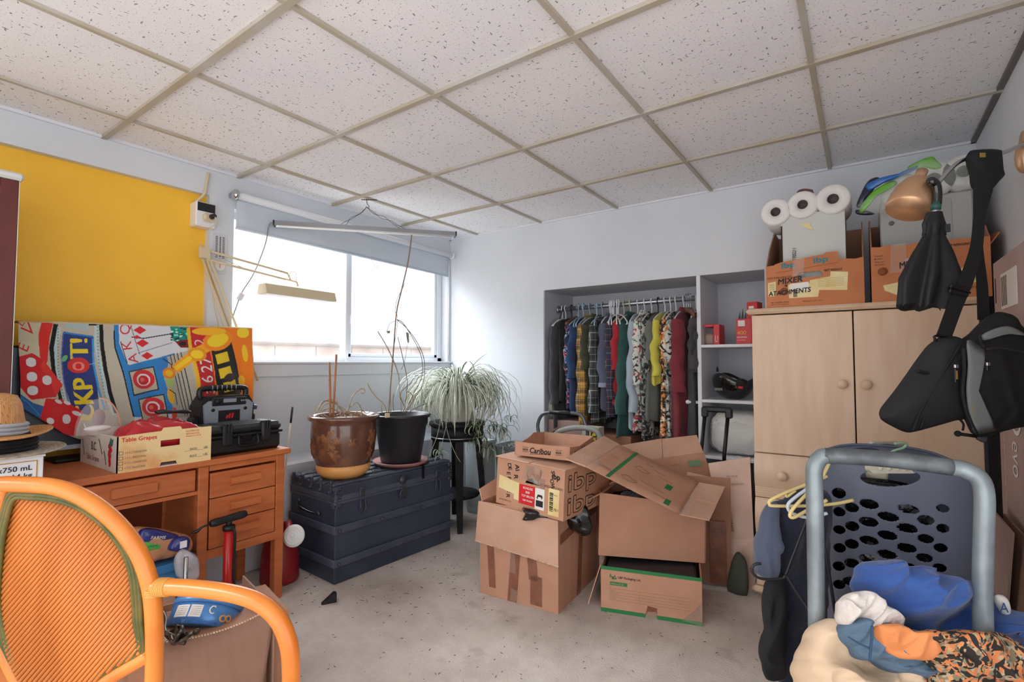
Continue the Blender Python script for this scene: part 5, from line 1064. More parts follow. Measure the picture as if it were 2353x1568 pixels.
G = [  # x, kind, label, category, material, length, sleeve, extras, hanger colour
 (-1.865, 'jacket', 'dark grey jacket hanging second from the left end of the closet rod', 'jacket', fab('charcoal', '#404145', '#36373b'), .80, .55, dict(th=.03), 'white'),
 (-1.815, 'shirt', 'black tank with pale edging hanging near the left end of the closet rod', 'shirt', fab('black', '#232328', '#2b2b30'), .62, 0, {}, 'black'),
 (-1.765, 'shirt', 'navy floral shirt with red flowers hanging left of the blue shirt', 'shirt', navy_fl, .66, .34, dict(th=.032), 'brown'),
 (-1.715, 'shirt', 'deep blue shirt hanging beside the yellow plaid shirt', 'shirt', fab('blue', '#2f4670', '#283d62'), .68, .36, {}, 'pale blue'),
 (-1.662, 'shirt', 'yellow and black plaid long-sleeved shirt on the closet rod', 'shirt', pl_y, .80, .62, dict(th=.034, collar=pl_y), 'pale blue'),
 (-1.608, 'shirt', 'dark olive shirt hanging between the two plaid shirts', 'shirt', fab('olive', '#4a4a36', '#3c3c2e'), .70, .3, dict(collar=fab('olive', '#4a4a36')), 'pale blue'),
 (-1.560, 'shirt', 'grey and white plaid long-sleeved shirt on the closet rod', 'shirt', pl_g, .76, .60, dict(th=.032), 'pale blue'),
 (-1.500, 'sweatshirt', 'slate blue sweatshirt with raised seams on the closet rod', 'shirt', fab('slate', '#585d70', '#4c5064'), .66, .42, dict(th=.038, collar=fab('slate', '#585d70'), cuff=fab('slate_light', '#8b90a2')), 'white'),
 (-1.440, 'shirt', 'dark navy plaid shirt hanging right of the slate sweatshirt', 'shirt', pl_n, .72, .5, {}, 'white'),
 (-1.392, 'shirt', 'bright red shirt half hidden beside the dark green jacket', 'shirt', fab('red', '#b02a33', '#a1252e'), .62, .3, {}, 'cream'),
 (-1.345, 'jacket', 'dark green zip jacket hanging in the middle of the closet rod', 'jacket', fab('teal', '#2d5550', '#264a46'), .84, .60, dict(th=.036, collar=fab('teal', '#2d5550')), 'cream'),
 (-1.290, 'shirt', 'pale grey-blue long shirt hanging right of the green jacket', 'shirt', fab('paleblue', '#aab8c4', '#9facb9'), .78, .58, dict(th=.03), 'white'),
 (-1.240, 'shirt', 'white floral holiday shirt hanging in the middle of the rod', 'shirt', fl_w, .80, .40, dict(th=.036, collar=fl_w), 'white'),
 (-1.190, 'shirt', 'black and grey patterned shirt behind the white floral shirt', 'shirt', fl_d, .84, .32, {}, 'white'),
 (-1.145, 'shirt', 'grey-green t-shirt hanging left of the yellow shirt', 'shirt', fab('sage', '#73776f', '#676b64'), .72, .24, dict(th=.03), 'black'),
 (-1.098, 'shirt', 'bright yellow short-sleeved shirt on the closet rod', 'shirt', fab('yellow', '#d8cf58', '#ccc24c'), .48, .34, dict(th=.026, w_=.20), 'white'),
 (-1.060, 'shirt', 'orange floral holiday shirt hanging behind the yellow shirt', 'shirt', fl_o, .82, .26, {}, 'white'),
 (-1.024, 'shirt', 'black and white leaf-print shirt beside the maroon robe', 'shirt', fl_b, .84, .26, {}, 'white'),
 (-.972, 'robe', 'long maroon knitted top hanging at the right part of the rod', 'shirt', fab('maroon', '#82303a', '#752a34'), .86, .44, dict(th=.042, w_=.2, collar=fab('maroon', '#82303a')), 'white'),
 (-.892, 'shirt', 'dark grey t-shirt hanging second from the closet divider', 'shirt', fab('darkgrey', '#4b4b4e', '#424245'), .84, .30, dict(th=.03), 'white'),
 (-.860, 'shirt', 'charcoal shirt hanging against the white closet divider', 'shirt', fab('charcoal2', '#3d3e41', '#35363a'), .80, .32, dict(th=.018), 'white'),
]
for i, (x, nm, lab, cat, m, ln, sl_, kw, hc_) in enumerate(G):
    rz = R(_rnd.uniform(-6, 9)); garment(nm, x, lab, cat, m, ln, sl=sl_, seed=i*3 + 1, rz=rz, **kw)
    hanger(hc_, x, '%s hanger holding the %s' % (hc_, ' '.join(lab.split(' hanging')[0].split(' on the')[0].split(' half')[0].split(' behind')[0].split(' beside')[0].split(' with')[0].split()[:8])), rz)
for i_, (x, rz, n_) in enumerate(((-1.475, .45, 'leftmost'), (-1.462, .30, 'second'), (-1.45, .62, 'third'), (-1.427, .40, 'fourth'), (-1.415, .7, 'rightmost'))): hanger('white', x, '%s of the five empty white hangers between the slate sweatshirt and the red shirt' % n_, rz, 'empty white hangers in the middle of the rod', y=RY_-.05)
for x, rz, n_ in ((-1.735, .3, 'between the navy floral shirt and the blue shirt'), (-1.695, .2, 'between the blue shirt and the yellow plaid shirt'), (-1.585, .35, 'left of the grey plaid shirt')): hanger('pale blue', x, 'empty pale blue hanger ' + n_, rz, 'empty pale blue hangers on the rod', y=RY_-.04)
for x, rz, n_ in ((-.938, .5, 'leftmost'), (-.925, .42, 'middle'), (-.912, .35, 'rightmost')): hanger('brown', x, n_ + ' of the three empty brown hangers right of the maroon top', rz, 'empty brown hangers on the rod', y=RY_-.06)
hanger('white', -1.895, 'empty white hanger at the left end of the closet rod', .15)
# striped sleeve and helmet-like lamp shade at the left of the closet
st_m = N('black_white_stripes'); sx = st_m.n('SeparateXYZ'); st_m.l(st_m.tc.outputs['Object'], sx.inputs[0]); st_m.l(st_m.mix(st_m.math('LESS_THAN', st_m.math('FRACT', st_m.math('ADD', st_m.math('MULTIPLY', sx.outputs[2], 13.5), .15)), .26), '#1d1d20', '#dcdde0'), st_m.b.inputs['Base Color'])
t = thing('striped_bag', 'black bag with white stripes hanging at the left end of the closet', 'bag', (-1.88, 3.24, .88))
b = MB(); q = at(1272, 850, y=3.22); b.grid(lambda u, v: (q.x + .032*math.cos(2*math.pi*u)*(1-.2*v), 3.235 + .04*math.sin(2*math.pi*u), 1.235 - .23*v), 20, 8, st_m.m, True); b.build('striped_body', t)
b = MB(); b.grid(lambda u, v: (q.x + .006*v + .026*math.cos(2*math.pi*u), 3.235 + .036*math.sin(2*math.pi*u), 1.005 - .15*v), 20, 6, M_hk, True); b.tube([(q.x, 3.235, 1.23), (q.x, 3.30, 1.4), (q.x, RY_, RZc+.018)], .003, M_hk, 6, 3); b.build('lower_body', t)
hl = at(1273, 932, y=3.3); b = MB(); b.ball((hl.x, 3.32, hl.z - .01), (.085, .09, .085), mat('pale_shell', '#c3c6b4', .3), 24, 14); 
hm = b.build('hard_hat', label='pale green-grey rounded hard hat on the boxes at the closet floor', cat='helmet')
bs = at(1275, 985, y=3.3); b = MB(); b.box((ax0+.02, 3.2, 0), (-1.62, 3.58, hl.z - .095), M_cardgrey, bev=.004); b.build('closet_carton', label='grey carton on the closet floor under the pale hard hat', cat='box')
b = MB(); b.box((-1.60, 3.2, 0), (-1.28, 3.56, .60), M_card3, bev=.004); b.build('closet_carton', label='brown carton on the closet floor behind the vacuum hose', cat='box')
b = MB(); b.box((-1.24, 3.2, 0), (-.85, 3.56, .36), mat('dark_tote', '#2a2c33', .5), bev=.01); b.build('storage_tote', label='dark tote on the closet floor under the hanging clothes', cat='box')
# shelf contents
def carton_small(name, lab, cat, x, y, z, w_, d_, h_, m, rz=0, extra=None):
    t = thing(name, lab, cat, (x, y, z)); M0 = T(x, y, z + .001) @ RZ(rz); b = MB(M0); b.box((-w_/2, -d_/2, 0), (w_/2, d_/2, h_), m, bev=.0015); b.build('box_body', t)
    if extra: b = MB(M0 @ FR((-w_/2, -d_/2, 0), (1, 0, 0), (0, 0, 1))); extra(b, w_, h_); b.build('printing', t)
    return t
M_redc = mat('red_card', '#cf2a30', .4); M_redd = mat('red_card_dark', '#a81f28', .4)
def e1(b, w_, h_): b.box((.012, h_-.045, 0), (.05, h_-.01, .001), M_wlabel); b.box((.01, h_-.05, -.0005), (.052, h_-.008, .0005), M_redd); b.text('400', .034, T(.006, .055, .001), mat('orange_ink', '#e6a23a', .5), bold=.0008); b.text('ROOFING', .012, T(.006, .036, .001), M_whiteink, bold=.0004); b.text('NAILS & SCREWS', .008, T(.006, .02, .001), M_whiteink, sx=.75)
x0 = at(1708, 745, y=3.2).x
carton_small('nail_box', 'upright red and white product box with torn black top on the top shelf', 'box', x0, 3.24, 1.205, .085, .07, .15, M_redc, 0, e1)
b = MB(T(x0, 3.24, 1.356)); 
for i in range(5): b.prism([(-.042 + i*.017, 0), (-.026 + i*.017, 0), (-.03 + i*.017, .05 + .02*(i % 2))], -.034 + i*.004, -.031 + i*.004, M_black, RX(R(90)))
b.build('torn_wrapper', label='torn black packaging sticking out of the red product box', cat='wrapper')
def e2(b, w_, h_): b.box((.012, h_-.075, 0), (.04, h_-.025, .001), M_wlabel); [b.box((.014 + i*.004, h_-.07, .001), (.016 + i*.004, h_-.04, .0014), M_ink) for i in range(6)]; b.box((.03, .02, 0), (.055, .05, .001), M_redd); b.text('A', .02, T(.034, .06, .001), M_wlabel)
t = carton_small('tall_red_box', 'tall red box standing beside the torn product box on the top shelf', 'box', at(1733, 745, y=3.26).x, 3.28, 1.205, .06, .09, .25, M_redc, R(-8), e2)
t = thing('red_clamp_box', 'red card pack with a sanding block on the top closet shelf', 'box', (-.72, 3.3, 1.205)); q0 = at(1640, 752, y=3.22)
b = MB(); b.box((q0.x, 3.21, 1.206), (q0.x+.035, 3.35, 1.33), M_redc, bev=.002); b.box((q0.x-.055, 3.21, 1.315), (q0.x, 3.35, 1.33), M_redc, bev=.002); b.build('red_cover', t)
b = MB(FR((q0.x, 3.209, 1.21), (1, 0, 0), (0, 0, 1))); b.tube([(.012, .05, .001), (.012, .02, .001), (.018, .012, .001), (.025, .02, .001), (.025, .05, .001)], .002, M_whiteink, 5, 4); b.build('printed_hook', t)
b = MB(); b.box((q0.x-.06, 3.24, 1.206), (q0.x-.003, 3.34, 1.275), mat('sand_block', '#a58e80', .9), bev=.01); b.box((q0.x-.075, 3.22, 1.206), (q0.x-.064, 3.36, 1.325), M_cardgrey); b.build('tan_block', t)
# bicycle helmet
hc2 = at(1682, 850, y=3.27); ht = thing('bicycle_helmet', 'glossy black bicycle helmet lying upside down on the middle closet shelf', 'helmet', (hc2.x, 3.3, .872))
M_hel = mat('helmet_black', '#111113', .12, coat=.8); b = MB(T(hc2.x, 3.30, .872+.105) @ RY(R(8)))
b.grid(lambda u, v: (.118*math.sin(math.pi/2*v)*math.cos(2*math.pi*u), .095*math.sin(math.pi/2*v)*math.sin(2*math.pi*u), -.10*math.cos(math.pi/2*v)*(1 + .03*math.cos(8*math.pi*u)) + .03*v**4 + .016*v**3*math.cos(6*math.pi*u)), 40, 12, M_hel, True); hs = b.build('shell', ht, solid=.012)
b = MB(T(hc2.x, 3.30, .872+.105))
for a in (-.9, -.3, .3, .9): b.tube([(.075*math.sin(a)*1.2, -.06, -.045), (.08*math.sin(a), .0, -.085), (.075*math.sin(a)*1.2, .06, -.045)], .006, M_greyink, 6, 4)
b.build('inner_pads', ht)
b = MB(T(hc2.x, 3.30, .872+.105)); b.tube([(-.09, -.04, .0), (-.05, -.075, .02), (0, -.08, -.01), (.05, -.07, .02), (.09, -.05, .005)], .005, M_hk, 6, 4); b.build('strap', ht)
b = MB(T(hc2.x, 3.30, .872+.105)); b.box((.045, -.092, -.035), (.07, -.088, -.022), M_redink); b.box((-.09, -.085, -.05), (-.045, -.08, -.035), M_greyink); b.build('sticker', ht)
# white plastic-wrapped pillow
pw = thing('wrapped_pillow', 'white pillow wrapped in clear plastic on the lower closet shelf', 'pillow', (-.63, 3.33, .535))
def pil(rx, ry, rz, nz, m, cx=-.632, cz=.535, p=.55):
    sg = lambda v: math.copysign(abs(v)**p, v)
    def g(u, v):
        a = 2*math.pi*u; q = math.pi*(v*.998+.001); k = 1 + nz*noise.noise(Vector((math.cos(a)*4, math.sin(a)*4, q*3))) + nz*.6*noise.noise(Vector((math.cos(a)*11, q*9, math.sin(a)*11)))
        return (cx + rx*sg(math.sin(q))*sg(math.cos(a))*k, 3.37 + ry*sg(math.sin(q))*sg(math.sin(a))*k, cz + rz + .002 - rz*sg(math.cos(q))*(1 + (k-1)*.7))
    return MB().grid(g, 48, 26, m, True)
pil(.160, .16, .13, .05, mat('pillow_white', '#e4e4e0', .85)).build('pillow', pw)
M_film = mat('bag_film', '#f0f0f0', .12, alpha=.30, bump=.9, bscale=22, coat=.6)
b = pil(.168, .172, .115, .09, M_film)
b.blob([(-.62, 3.155, .55), (-.57, 3.155, .545), (-.56, 3.15, .50), (-.585, 3.145, .44), (-.61, 3.148, .47)], .01, .006, M_film, (0, -1, 0), fold=.01, fs=40)
b.build('plastic_wrap', pw)

# grey bent-tube frame with vacuum hose, yellow box, suitcase
vy = 2.93
t = thing('vacuum_cleaner', 'canister vacuum with grey corrugated hose and tube handle behind the beer tray', 'vacuum', (-1.6, vy, 0)); M_gt = mat('grey_tube', '#6f7378', .35, metal=.5)
P1 = [(1238, 1010), (1236, 975), (1248, 952), (1275, 948), (1310, 949), (1335, 955), (1345, 975), (1350, 1000)]
b = MB(); q = [at(*p, y=vy) for p in P1]; b.tube([Vector((q[0].x, vy, .2))] + q + [Vector((q[-1].x, vy, .2))], .0115, M_gt, 10, 5); b.tube([at(1265, 948, y=vy), at(1312, 950, y=vy)], .0145, M_black, 10); b.build('tube_handle', t)
b = MB(); hs_ = [at(*p, y=vy-.06) for p in ((1275, 1000), (1290, 990), (1315, 984), (1345, 984), (1368, 990), (1378, 1002), (1380, 1020))] + [Vector((at(1380, 1020, y=vy).x, vy-.06, .45))]
hp_ = spl(hs_, 14); rad = [.0165 + .002*(i % 2) for i in range(len(hp_))]; b.tube(hp_, rad, mat('hose_grey', '#9b9e98', .5), 12); b.build('hose', t)
b = MB(); b.ball((-1.50, vy+.02, .22), (.17, .15, .2), M_black, 20, 12); b.box((-1.66, vy-.1, 0), (-1.34, vy+.14, .12), M_gt, bev=.03); b.build('canister', t)
b = MB(); q = at(1245, 1003, y=vy-.05); b.tube([at(1215, 1008, y=vy-.1), at(1235, 1000, y=vy-.1), at(1262, 1000, y=vy-.08), at(1275, 992, y=vy-.05)], .009, M_black, 8, 4); b.build('black_wand', t)
def eld(b, w_, h_): b.text('ELD', .055, T(.045, .12, .001) @ RZ(R(90)) @ T(0, -.02, 0), M_ink, bold=.002)
yx = at(1364, 995, y=3.08); M_ybox = mat('yellow_card', '#dcc23a', .5)
t = thing('yellow_box', 'box with yellow printed end beside the vacuum hose', 'box', (yx.x, 3.1, 0)); b = MB(); b.box((yx.x-.09, 3.085, 0), (yx.x+.035, 3.17, .66), mat('white_card', '#c9c6bf', .6), bev=.002); b.build('box_body', t)
b = MB(); b.box((yx.x-.028, 3.0835, .4), (yx.x+.035, 3.0848, .66), M_ybox); b.text('ELD', .06, FR((yx.x+.022, 3.083, .53), (0, 0, 1), (-1, 0, 0)), M_ink, bold=.002); b.build('yellow_label', t)
sc_t = thing('suitcase', 'black suitcase with raised telescopic handle in front of the closet shelves', 'suitcase', (-.72, 2.95, 0))
sl0, sr0, sy = at(1621, 940, y=2.95), at(1674, 940, y=2.95), 2.95
b = MB(); b.box((sl0.x-.11, sy-.02, .02), (sr0.x+.11, sy+.18, .50), M_black, bev=.03); b.build('case_body', sc_t)
b = MB()
for q, q2 in ((sl0, at(1610, 1050, y=2.95)), (sr0, at(1664, 1050, y=2.95))): b.tube([Vector((q.x, sy, q.z)), Vector((q2.x, sy, q2.z)), Vector((q2.x, sy, .48))], .0105, M_blackm, 8)
b.build('telescopic_rods', sc_t)
b = MB(); b.box((sl0.x-.018, sy-.016, sl0.z-.015), (sr0.x+.018, sy+.016, sl0.z+.016), M_black, bev=.008); b.box((sl0.x-.02, sy-.018, sl0.z-.045), (sl0.x+.016, sy+.018, sl0.z+.01), M_black, bev=.006); b.box((sr0.x-.016, sy-.018, sl0.z-.045), (sr0.x+.02, sy+.018, sl0.z+.01), M_black, bev=.006); b.build('grip', sc_t)

# ================================================================== cartons in the middle
def opencarton(name, lab, O, X, w_, d_, h_, m, flaps=(), m2=None, t=.005, z0=0):
    "carton standing at corner O, front edge along X; local x along the front, y into the depth, z up"
    X = Vector(X).normalized(); M0 = FR((O[0], O[1], z0), X, (-X.y, X.x, 0)); M0 = FR((O[0], O[1], z0), X, UP.cross(X))
    r_ = thing(name, lab, 'box', tuple(M0 @ Vector((w_/2, d_/2, 0)))); m2 = m2 or m
    b = MB(M0); b.box((0, 0, 0), (w_, t, h_), m, bev=.0012); b.build('front_wall', r_)
    b = MB(M0); b.box((0, d_-t, 0), (w_, d_, h_), m); b.build('back_wall', r_)
    b = MB(M0); b.box((0, t, 0), (t, d_-t, h_), m); b.build('side_wall', r_)
    b = MB(M0); b.box((w_-t, t, 0), (w_, d_-t, h_), m2); b.build('side_wall', r_)
    b = MB(M0); b.box((t, t, .002), (w_-t, d_-t, .007), m); b.build('bottom', r_)
    return r_, M0
def tape(b, pts, m=None, off=.0012):
    b.add([(x, -off, z) for x, z in pts], [tuple(range(len(pts)))], m or M_tape)
def panelfr(M0, y=0): return M0 @ FR((0, y, 0), (1, 0, 0), (0, 0, 1))       # on the front face, x right, y up
def panelside(M0, w_): return M0 @ FR((w_, 0, 0), (0, 1, 0), (0, 0, 1))
# carton A
A0_ = Vector((-1.527, 1.905, 0)); A1_ = Vector((-1.115, 1.938, 0)); Wa = (A1_-A0_).length
ca_, Ma = opencarton('moving_carton', 'large taped brown carton with folded-down flap under the beef carton', A0_, A1_-A0_, Wa, .50, .43, M_card)
b = MB(Ma); b.add([(-.002, -.004, .432), (Wa+.004, -.004, .405), (Wa+.012, -.02, .215), (-.012, -.016, .245), (-.002, -.009, .432), (Wa+.004, -.009, .405), (Wa+.012, -.025, .215), (-.012, -.021, .245)], [(0,1,2,3), (7,6,5,4), (0,4,5,1), (1,5,6,2), (2,6,7,3), (3,7,4,0)], M_card2); b.build('front_flap', ca_)
b = MB(Ma); b.add([(-.014, -.022, .246), (Wa+.014, -.026, .214), (Wa+.014, -.026, .218), (-.014, -.022, .250)], [(0,1,2,3)], M_carde); b.build('flap_edge', ca_)
b = MB(Ma); b.quad((0, .02, .43), (0, .34, .43), (-.05, .30, .50), (-.035, .05, .475), M_card2, .005); b.build('side_flap', ca_)
b = MB(Ma); b.quad((Wa, .16, .42), (Wa, .48, .43), (Wa+.16, .47, .53), (Wa+.14, .18, .50), M_card3, .005); b.build('side_flap', ca_)
b = MB(Ma)
for x0_, x1_, z0_, z1_, sk in ((.055, .092, .04, .235, .012), (.155, .205, 0, .24, -.02), (.268, .315, .12, .235, .01), (.275, .335, .012, .14, .0)): tape(b, [(x0_, z0_), (x1_, z0_), (x1_-sk, z1_), (x0_-sk, z1_)])
tape(b, [(.17, .005), (.215, .0), (.215, .055), (.175, .06)], M_ctape, .002); tape(b, [(.16, .13), (.20, .13), (.195, .24), (.165, .24)], M_ctape, .002); b.build('tape', ca_)
b = MB(Ma)
for (y0_, z0_), (y1_, z1_), ww in (((.02, .29), (.46, .33), .045), ((.20, .0), (.23, .28), .05)): b.add([(Wa+.0012, y0_, z0_), (Wa+.0012, y1_, z1_), (Wa+.0012, y1_+(ww if y1_-y0_ < .1 else 0), z1_+(ww if y1_-y0_ > .1 else 0)), (Wa+.0012, y0_+(ww if y1_-y0_ < .1 else 0), z0_+(ww if y1_-y0_ > .1 else 0))], [(0,1,2,3)], M_tape)
b.build('side_tape', ca_)
# garbage bag
M_gbag = mat('garbage_bag', '#0d0d0f', .18, bump=.5, bscale=35, coat=.4)
gb2 = thing('garbage_bag', 'shiny black garbage bag spilling from the large carton under the beef carton', 'bag', tuple(Ma @ Vector((.3, .2, .2))))
b = MB(); b.ball(tuple(Ma @ Vector((Wa/2, .25, .23))), (.17, .20, .19), M_gbag, 26, 16, lambda a, q: 1 + .12*noise.noise(Vector((math.cos(a)*3, math.sin(a)*3, q*2)))); b.build('bag_fill', gb2)
b = MB(); b.blob([at(*p, d=2.24) for p in ((1200,1168),(1235,1172),(1275,1183),(1262,1188),(1235,1190),(1222,1196),(1200,1196),(1206,1182))], .02, .015, M_gbag, -fwd, fold=.014, fs=45, k=3); b.build('bag_corner', gb2)
b = MB(); b.blob([at(*p, d=2.30) for p in ((1284,1185),(1310,1170),(1340,1156),(1349,1178),(1356,1205),(1352,1226),(1340,1233),(1322,1224),(1302,1210))], .035, .02, M_gbag, (-fwd*.8 + rgt*.5), fold=.02, fs=24, k=4, rings=10); b.build('bag_knot', gb2)
# ibp beef carton
B0 = Vector((-1.445, 1.925, .434)); B1 = Vector((-1.07, 1.905, .434)); Wb = (B1-B0).length; Db, Hb = .42, .215
Xb = (B1-B0 + Vector((0, 0, -.018))).normalized(); Yb = Vector((.03, 1, 0)); Mb = FR(B0, Xb, Yb)
M_ibpg = mat('ibp_outline', '#5b4a35', .8)
ib = thing('beef_carton', 'brown beef carton with red sticker and handwriting on top of the moving carton', 'box', tuple(B0.lerp(B1, .5)))
M_ibc = card_mat('cardboard_beef', '#c9997c', '#bd8b6e')
def holed(b, w_, h_, x0, x1, y0, y1, m, t=.005):
    b.prism([(0,0),(x0,0),(x0,h_),(0,h_)], -t, 0, m); b.prism([(x1,0),(w_,0),(w_,h_),(x1,h_)], -t, 0, m); b.prism([(x0,0),(x1,0),(x1,y0),(x0,y0)], -t, 0, m)
    xm = (x0+x1)/2; b.prism([(x0, y0), (x0+.012, y0+ (y1-y0)*.7), (xm, y1), (x1-.012, y0+(y1-y0)*.7), (x1, y0), (x1, h_), (x0, h_)], -t, 0, m)
b = MB(panelfr(Mb)); holed(b, Wb, Hb, .165, .245, .125, .152, M_ibc); b.build('front_wall', ib)
b = MB(Mb); b.box((0, .005, 0), (.005, Db, Hb), M_ibc); b.box((0, Db-.005, 0), (Wb, Db, Hb), M_ibc); b.box((Wb-.005, .005, 0), (Wb, Db, Hb), M_ibc); b.box((.005, .005, 0), (Wb-.005, Db-.005, .005), M_ibc); b.build('walls', ib)
b = MB(Mb); b.box((-.008, -.006, Hb), (Wb*.5, Db+.004, Hb+.006), M_card2, bev=.002); b.box((Wb*.5+.003, -.002, Hb), (Wb+.004, Db+.004, Hb+.005), M_card2, bev=.002); b.build('top_flaps', ib)
b = MB(Mb); b.ball((.2, .12, .13), (.06, .08, .05), M_white, 14, 8); b.build('white_contents', ib)
b = MB(panelfr(Mb)); F_ = lambda x, y, a=0: T(x, y, 0) @ RZ(R(a))
b.prism([(.014, .075), (.13, .058), (.145, .115), (.016, .135)], 0, .001, M_label); b.prism([(.105, .04), (.145, .035), (.14, .065), (.105, .07)], 0, .0012, M_label)
for i in range(4): b.text(('BONELESS', 'BEEF', 'TOP SIRLOIN', 'KEEP FROZEN')[i], .014 if i < 3 else .010, T(.185, .098-i*.018, .0022), M_wlabel, 'C', bold=.0003, sx=.85)
b.box((.135, .028, 0), (.222, .115, .002), M_redink); b.box((.225, .022, 0), (.275, .115, .002), M_wlabel); b.box((.231, .035, .002), (.269, .062, .0024), M_blueink); b.prism([(.234,.072),(.24,.088),(.262,.088),(.267,.08),(.262,.068),(.258,.078),(.242,.078),(.24,.066)], .002, .0024, M_ink)
b.box((.297, .012, 0), (.352, .128, .002), M_label)
for i in range(13): b.box((.303, .03 + i*.0065, .002), (.322, .033 + i*.0065 + .0012*(i % 3), .0024), M_ink)
b.text('78.1', .016, T(.325, .035, .002), M_ink); b.text('KEEP FROZEN', .006, T(.325, .1, .002), M_ink, sx=.5)
b.text('IBP FRESH MEATS, INC.', .009, T(.02, .02), M_ink, sx=.8); b.text('PRODUCT OF U.S.A.', .010, T(.16, .008), M_ink, sx=.8); b.text('NET WEIGHT POUNDS', .015, T(.245, .128), M_ink, sx=.8)
b.build('labels', ib)
b = MB(panelfr(Mb)); M_mark = mat('marker_ink', '#1d1a19', .6)
for s_, x, y, sz in (('DEEFRYER', .062, .198, .030), ('AIR', .105, .198, .034), ('SLOW COOK', .305, .205, .026)): 
    for i, ch_ in enumerate(s_): b.text(ch_, sz, F_(x + .004*math.sin(i*2.3), y - i*sz*.68, -82 + 8*math.sin(i*1.7)) , M_mark, bold=.001)
b.text('ibp', .034, T(.31, .170), M_ink, bold=.0025); b.build('handwriting', ib)
b = MB(panelfr(Mb)); b.prism([(.15, .14), (.24, .13), (.26, .19), (.24, .212), (.165, .205)], 0, .0015, M_ctape); b.prism([(.245, .04), (.27, .04), (.275, .16), (.25, .16)], 0, .0013, M_ctape); b.build('clear_tape', ib)
b = MB(panelside(Mb, Wb))
for y_ in (.120, .020):
    for dx, dy in ((-.005, 0), (.005, 0), (0, .005), (0, -.005), (.004, .004), (-.004, .004), (.004, -.004), (-.004, -.004)): b.text('ibp', .105, T(.02 + dx, y_ + dy, 0), M_ibpg, sx=2.05, off=.0010)
    b.text('ibp', .105, T(.02, y_, 0), M_ibc, sx=2.05, off=.0018)
b.build('side_print', ib)
# beer tray
C0 = at(1183, 1046, z=.660); C1 = at(1310, 1060, z=.655); 
by_t = thing('beer_tray', 'shallow open brown beer tray on top of the beef carton', 'box', tuple(C0.lerp(C1, .5)))
Xc = (C1-C0).normalized(); Wc = (C1-C0).length; Mc = FR(C0, Xc, Vector((.10, 1, 0))); Dc, Hc = .36, .062
b = MB(panelfr(Mc)); b.prism([(0, 0), (Wc, 0), (Wc, Hc), (.6*Wc, Hc-.002), (.1*Wc, Hc+.002), (0, Hc+.002)], -.003, 0, M_card)
b.text('Caribou', .034, T(Wc*.46, .018) , M_ink, 'C', sx=.95, shear=.2, bold=.0016); b.prism([(Wc*.28, .012), (Wc*.66, .017), (Wc*.66, .019), (Wc*.28, .014)], 0, .001, M_ink)
for x in (.20, .80): b.text('BEER', .013, T(Wc*x, .026), M_ink, 'C', bold=.0007); b.box((Wc*x-.016, .020, 0), (Wc*x+.016, .0215, .001), M_ink); b.box((Wc*x-.016, .041, 0), (Wc*x+.016, .0425, .001), M_ink)
b.build('front_wall', by_t)
b = MB(panelside(Mc, Wc)); b.prism([(0, 0), (Dc, 0), (Dc, Hc+.003), (.8*Dc, Hc-.006), (.35*Dc, Hc-.016), (.1*Dc, Hc-.004), (0, Hc)], -.003, 0, M_card); b.text('BEER', .013, T(.07, .025), M_ink, 'C', bold=.0005); b.text('Caribou', .032, T(.20, .016), M_ink, 'C', shear=.2, bold=.0014); b.build('side_wall', by_t)
b = MB(Mc); b.box((0, Dc-.003, 0), (Wc, Dc, Hc), M_card2); b.build('back_wall', by_t)
b = MB(Mc @ FR((0, 0, 0), (0, 1, 0), (0, 0, 1))); b.prism([(0, 0), (Dc, 0), (Dc, Hc), (.6*Dc, Hc+.016), (.45*Dc, Hc), (.1*Dc, Hc-.014), (0, Hc)], 0, .003, M_card); b.build('side_wall', by_t)
b = MB(Mc); b.box((.002, .002, .001), (Wc-.002, Dc-.002, .004), M_card2); b.build('tray_bottom', by_t)

# green-striped carton on the floor
D0_ = Vector((-.978, 2.077, 0)); D1_ = Vector((-.575, 2.199, 0)); Wd = (D1_-D0_).length
lp, Md = opencarton('packing_carton', 'brown carton with green borders and printed form on the floor, bottom of its stack', D0_, D1_-D0_, Wd, .38, .195, M_card)
b = MB(panelfr(Md)); b.box((0, .182, 0), (Wd, .197, .0012), M_greenink); b.box((0, 0, 0), (Wd, .016, .0012), M_greenink)
b.text('L&P Packaging Ltd.', .013, T(.075, .150), M_ink, bold=.0005); b.box((.04, .118, 0), (.115, .133, .001), M_greenink); b.text('ITEM #: GT-33', .0095, T(.044, .1215, .0006), M_card2, sx=.95)
b.tube([(.045, .165, .001), (.04, .155, .001), (.055, .152, .001)], .0025, M_greenink, 5); b.tube([(.05, .145, .001), (.062, .16, .001), (.068, .148, .001), (.055, .146, .001)], .0025, M_greenink, 5)
M_fl = mat('form_line', '#8f7a4e', .8)
for z in (.104, .09, .078, .066, .054): b.box((.04, z, 0), (Wd-.05, z+.0009, .0006), M_fl)
for x in (.04, .165, Wd-.05): b.box((x, .054, 0), (x+.0009, .105, .0006), M_fl)
for i, s_ in enumerate(('STYLE', 'COLOUR', 'QUANTITY', 'DATE')): b.text(s_, .007, T(.045, .094-i*.012), M_fl)
b.prism([(.19, .006), (.235, .004), (.24, .045), (.20, .05)], 0, .0018, M_tape); b.prism([(.19, -.0), (.24, .0), (.235, .03), (.2, .028)], .002, .003, M_ctape); b.prism([(Wd-.08, .012), (Wd-.002, 0), (Wd-.002, .1), (Wd-.03, .06)], 0, .0016, M_ctape); b.build('printing', lp)
b = MB(Md); b.quad((0, .01, .195), (-.055, -.0, .02), (-.055, .28, .02), (0, .36, .195), M_card2, .004); b.build('side_flap', lp)
b = MB(Md); b.box((.02, .02, .1), (Wd-.02, .35, .19), mat('dark_goods', '#25262b', .5), bev=.01); b.build('dark_contents', lp)
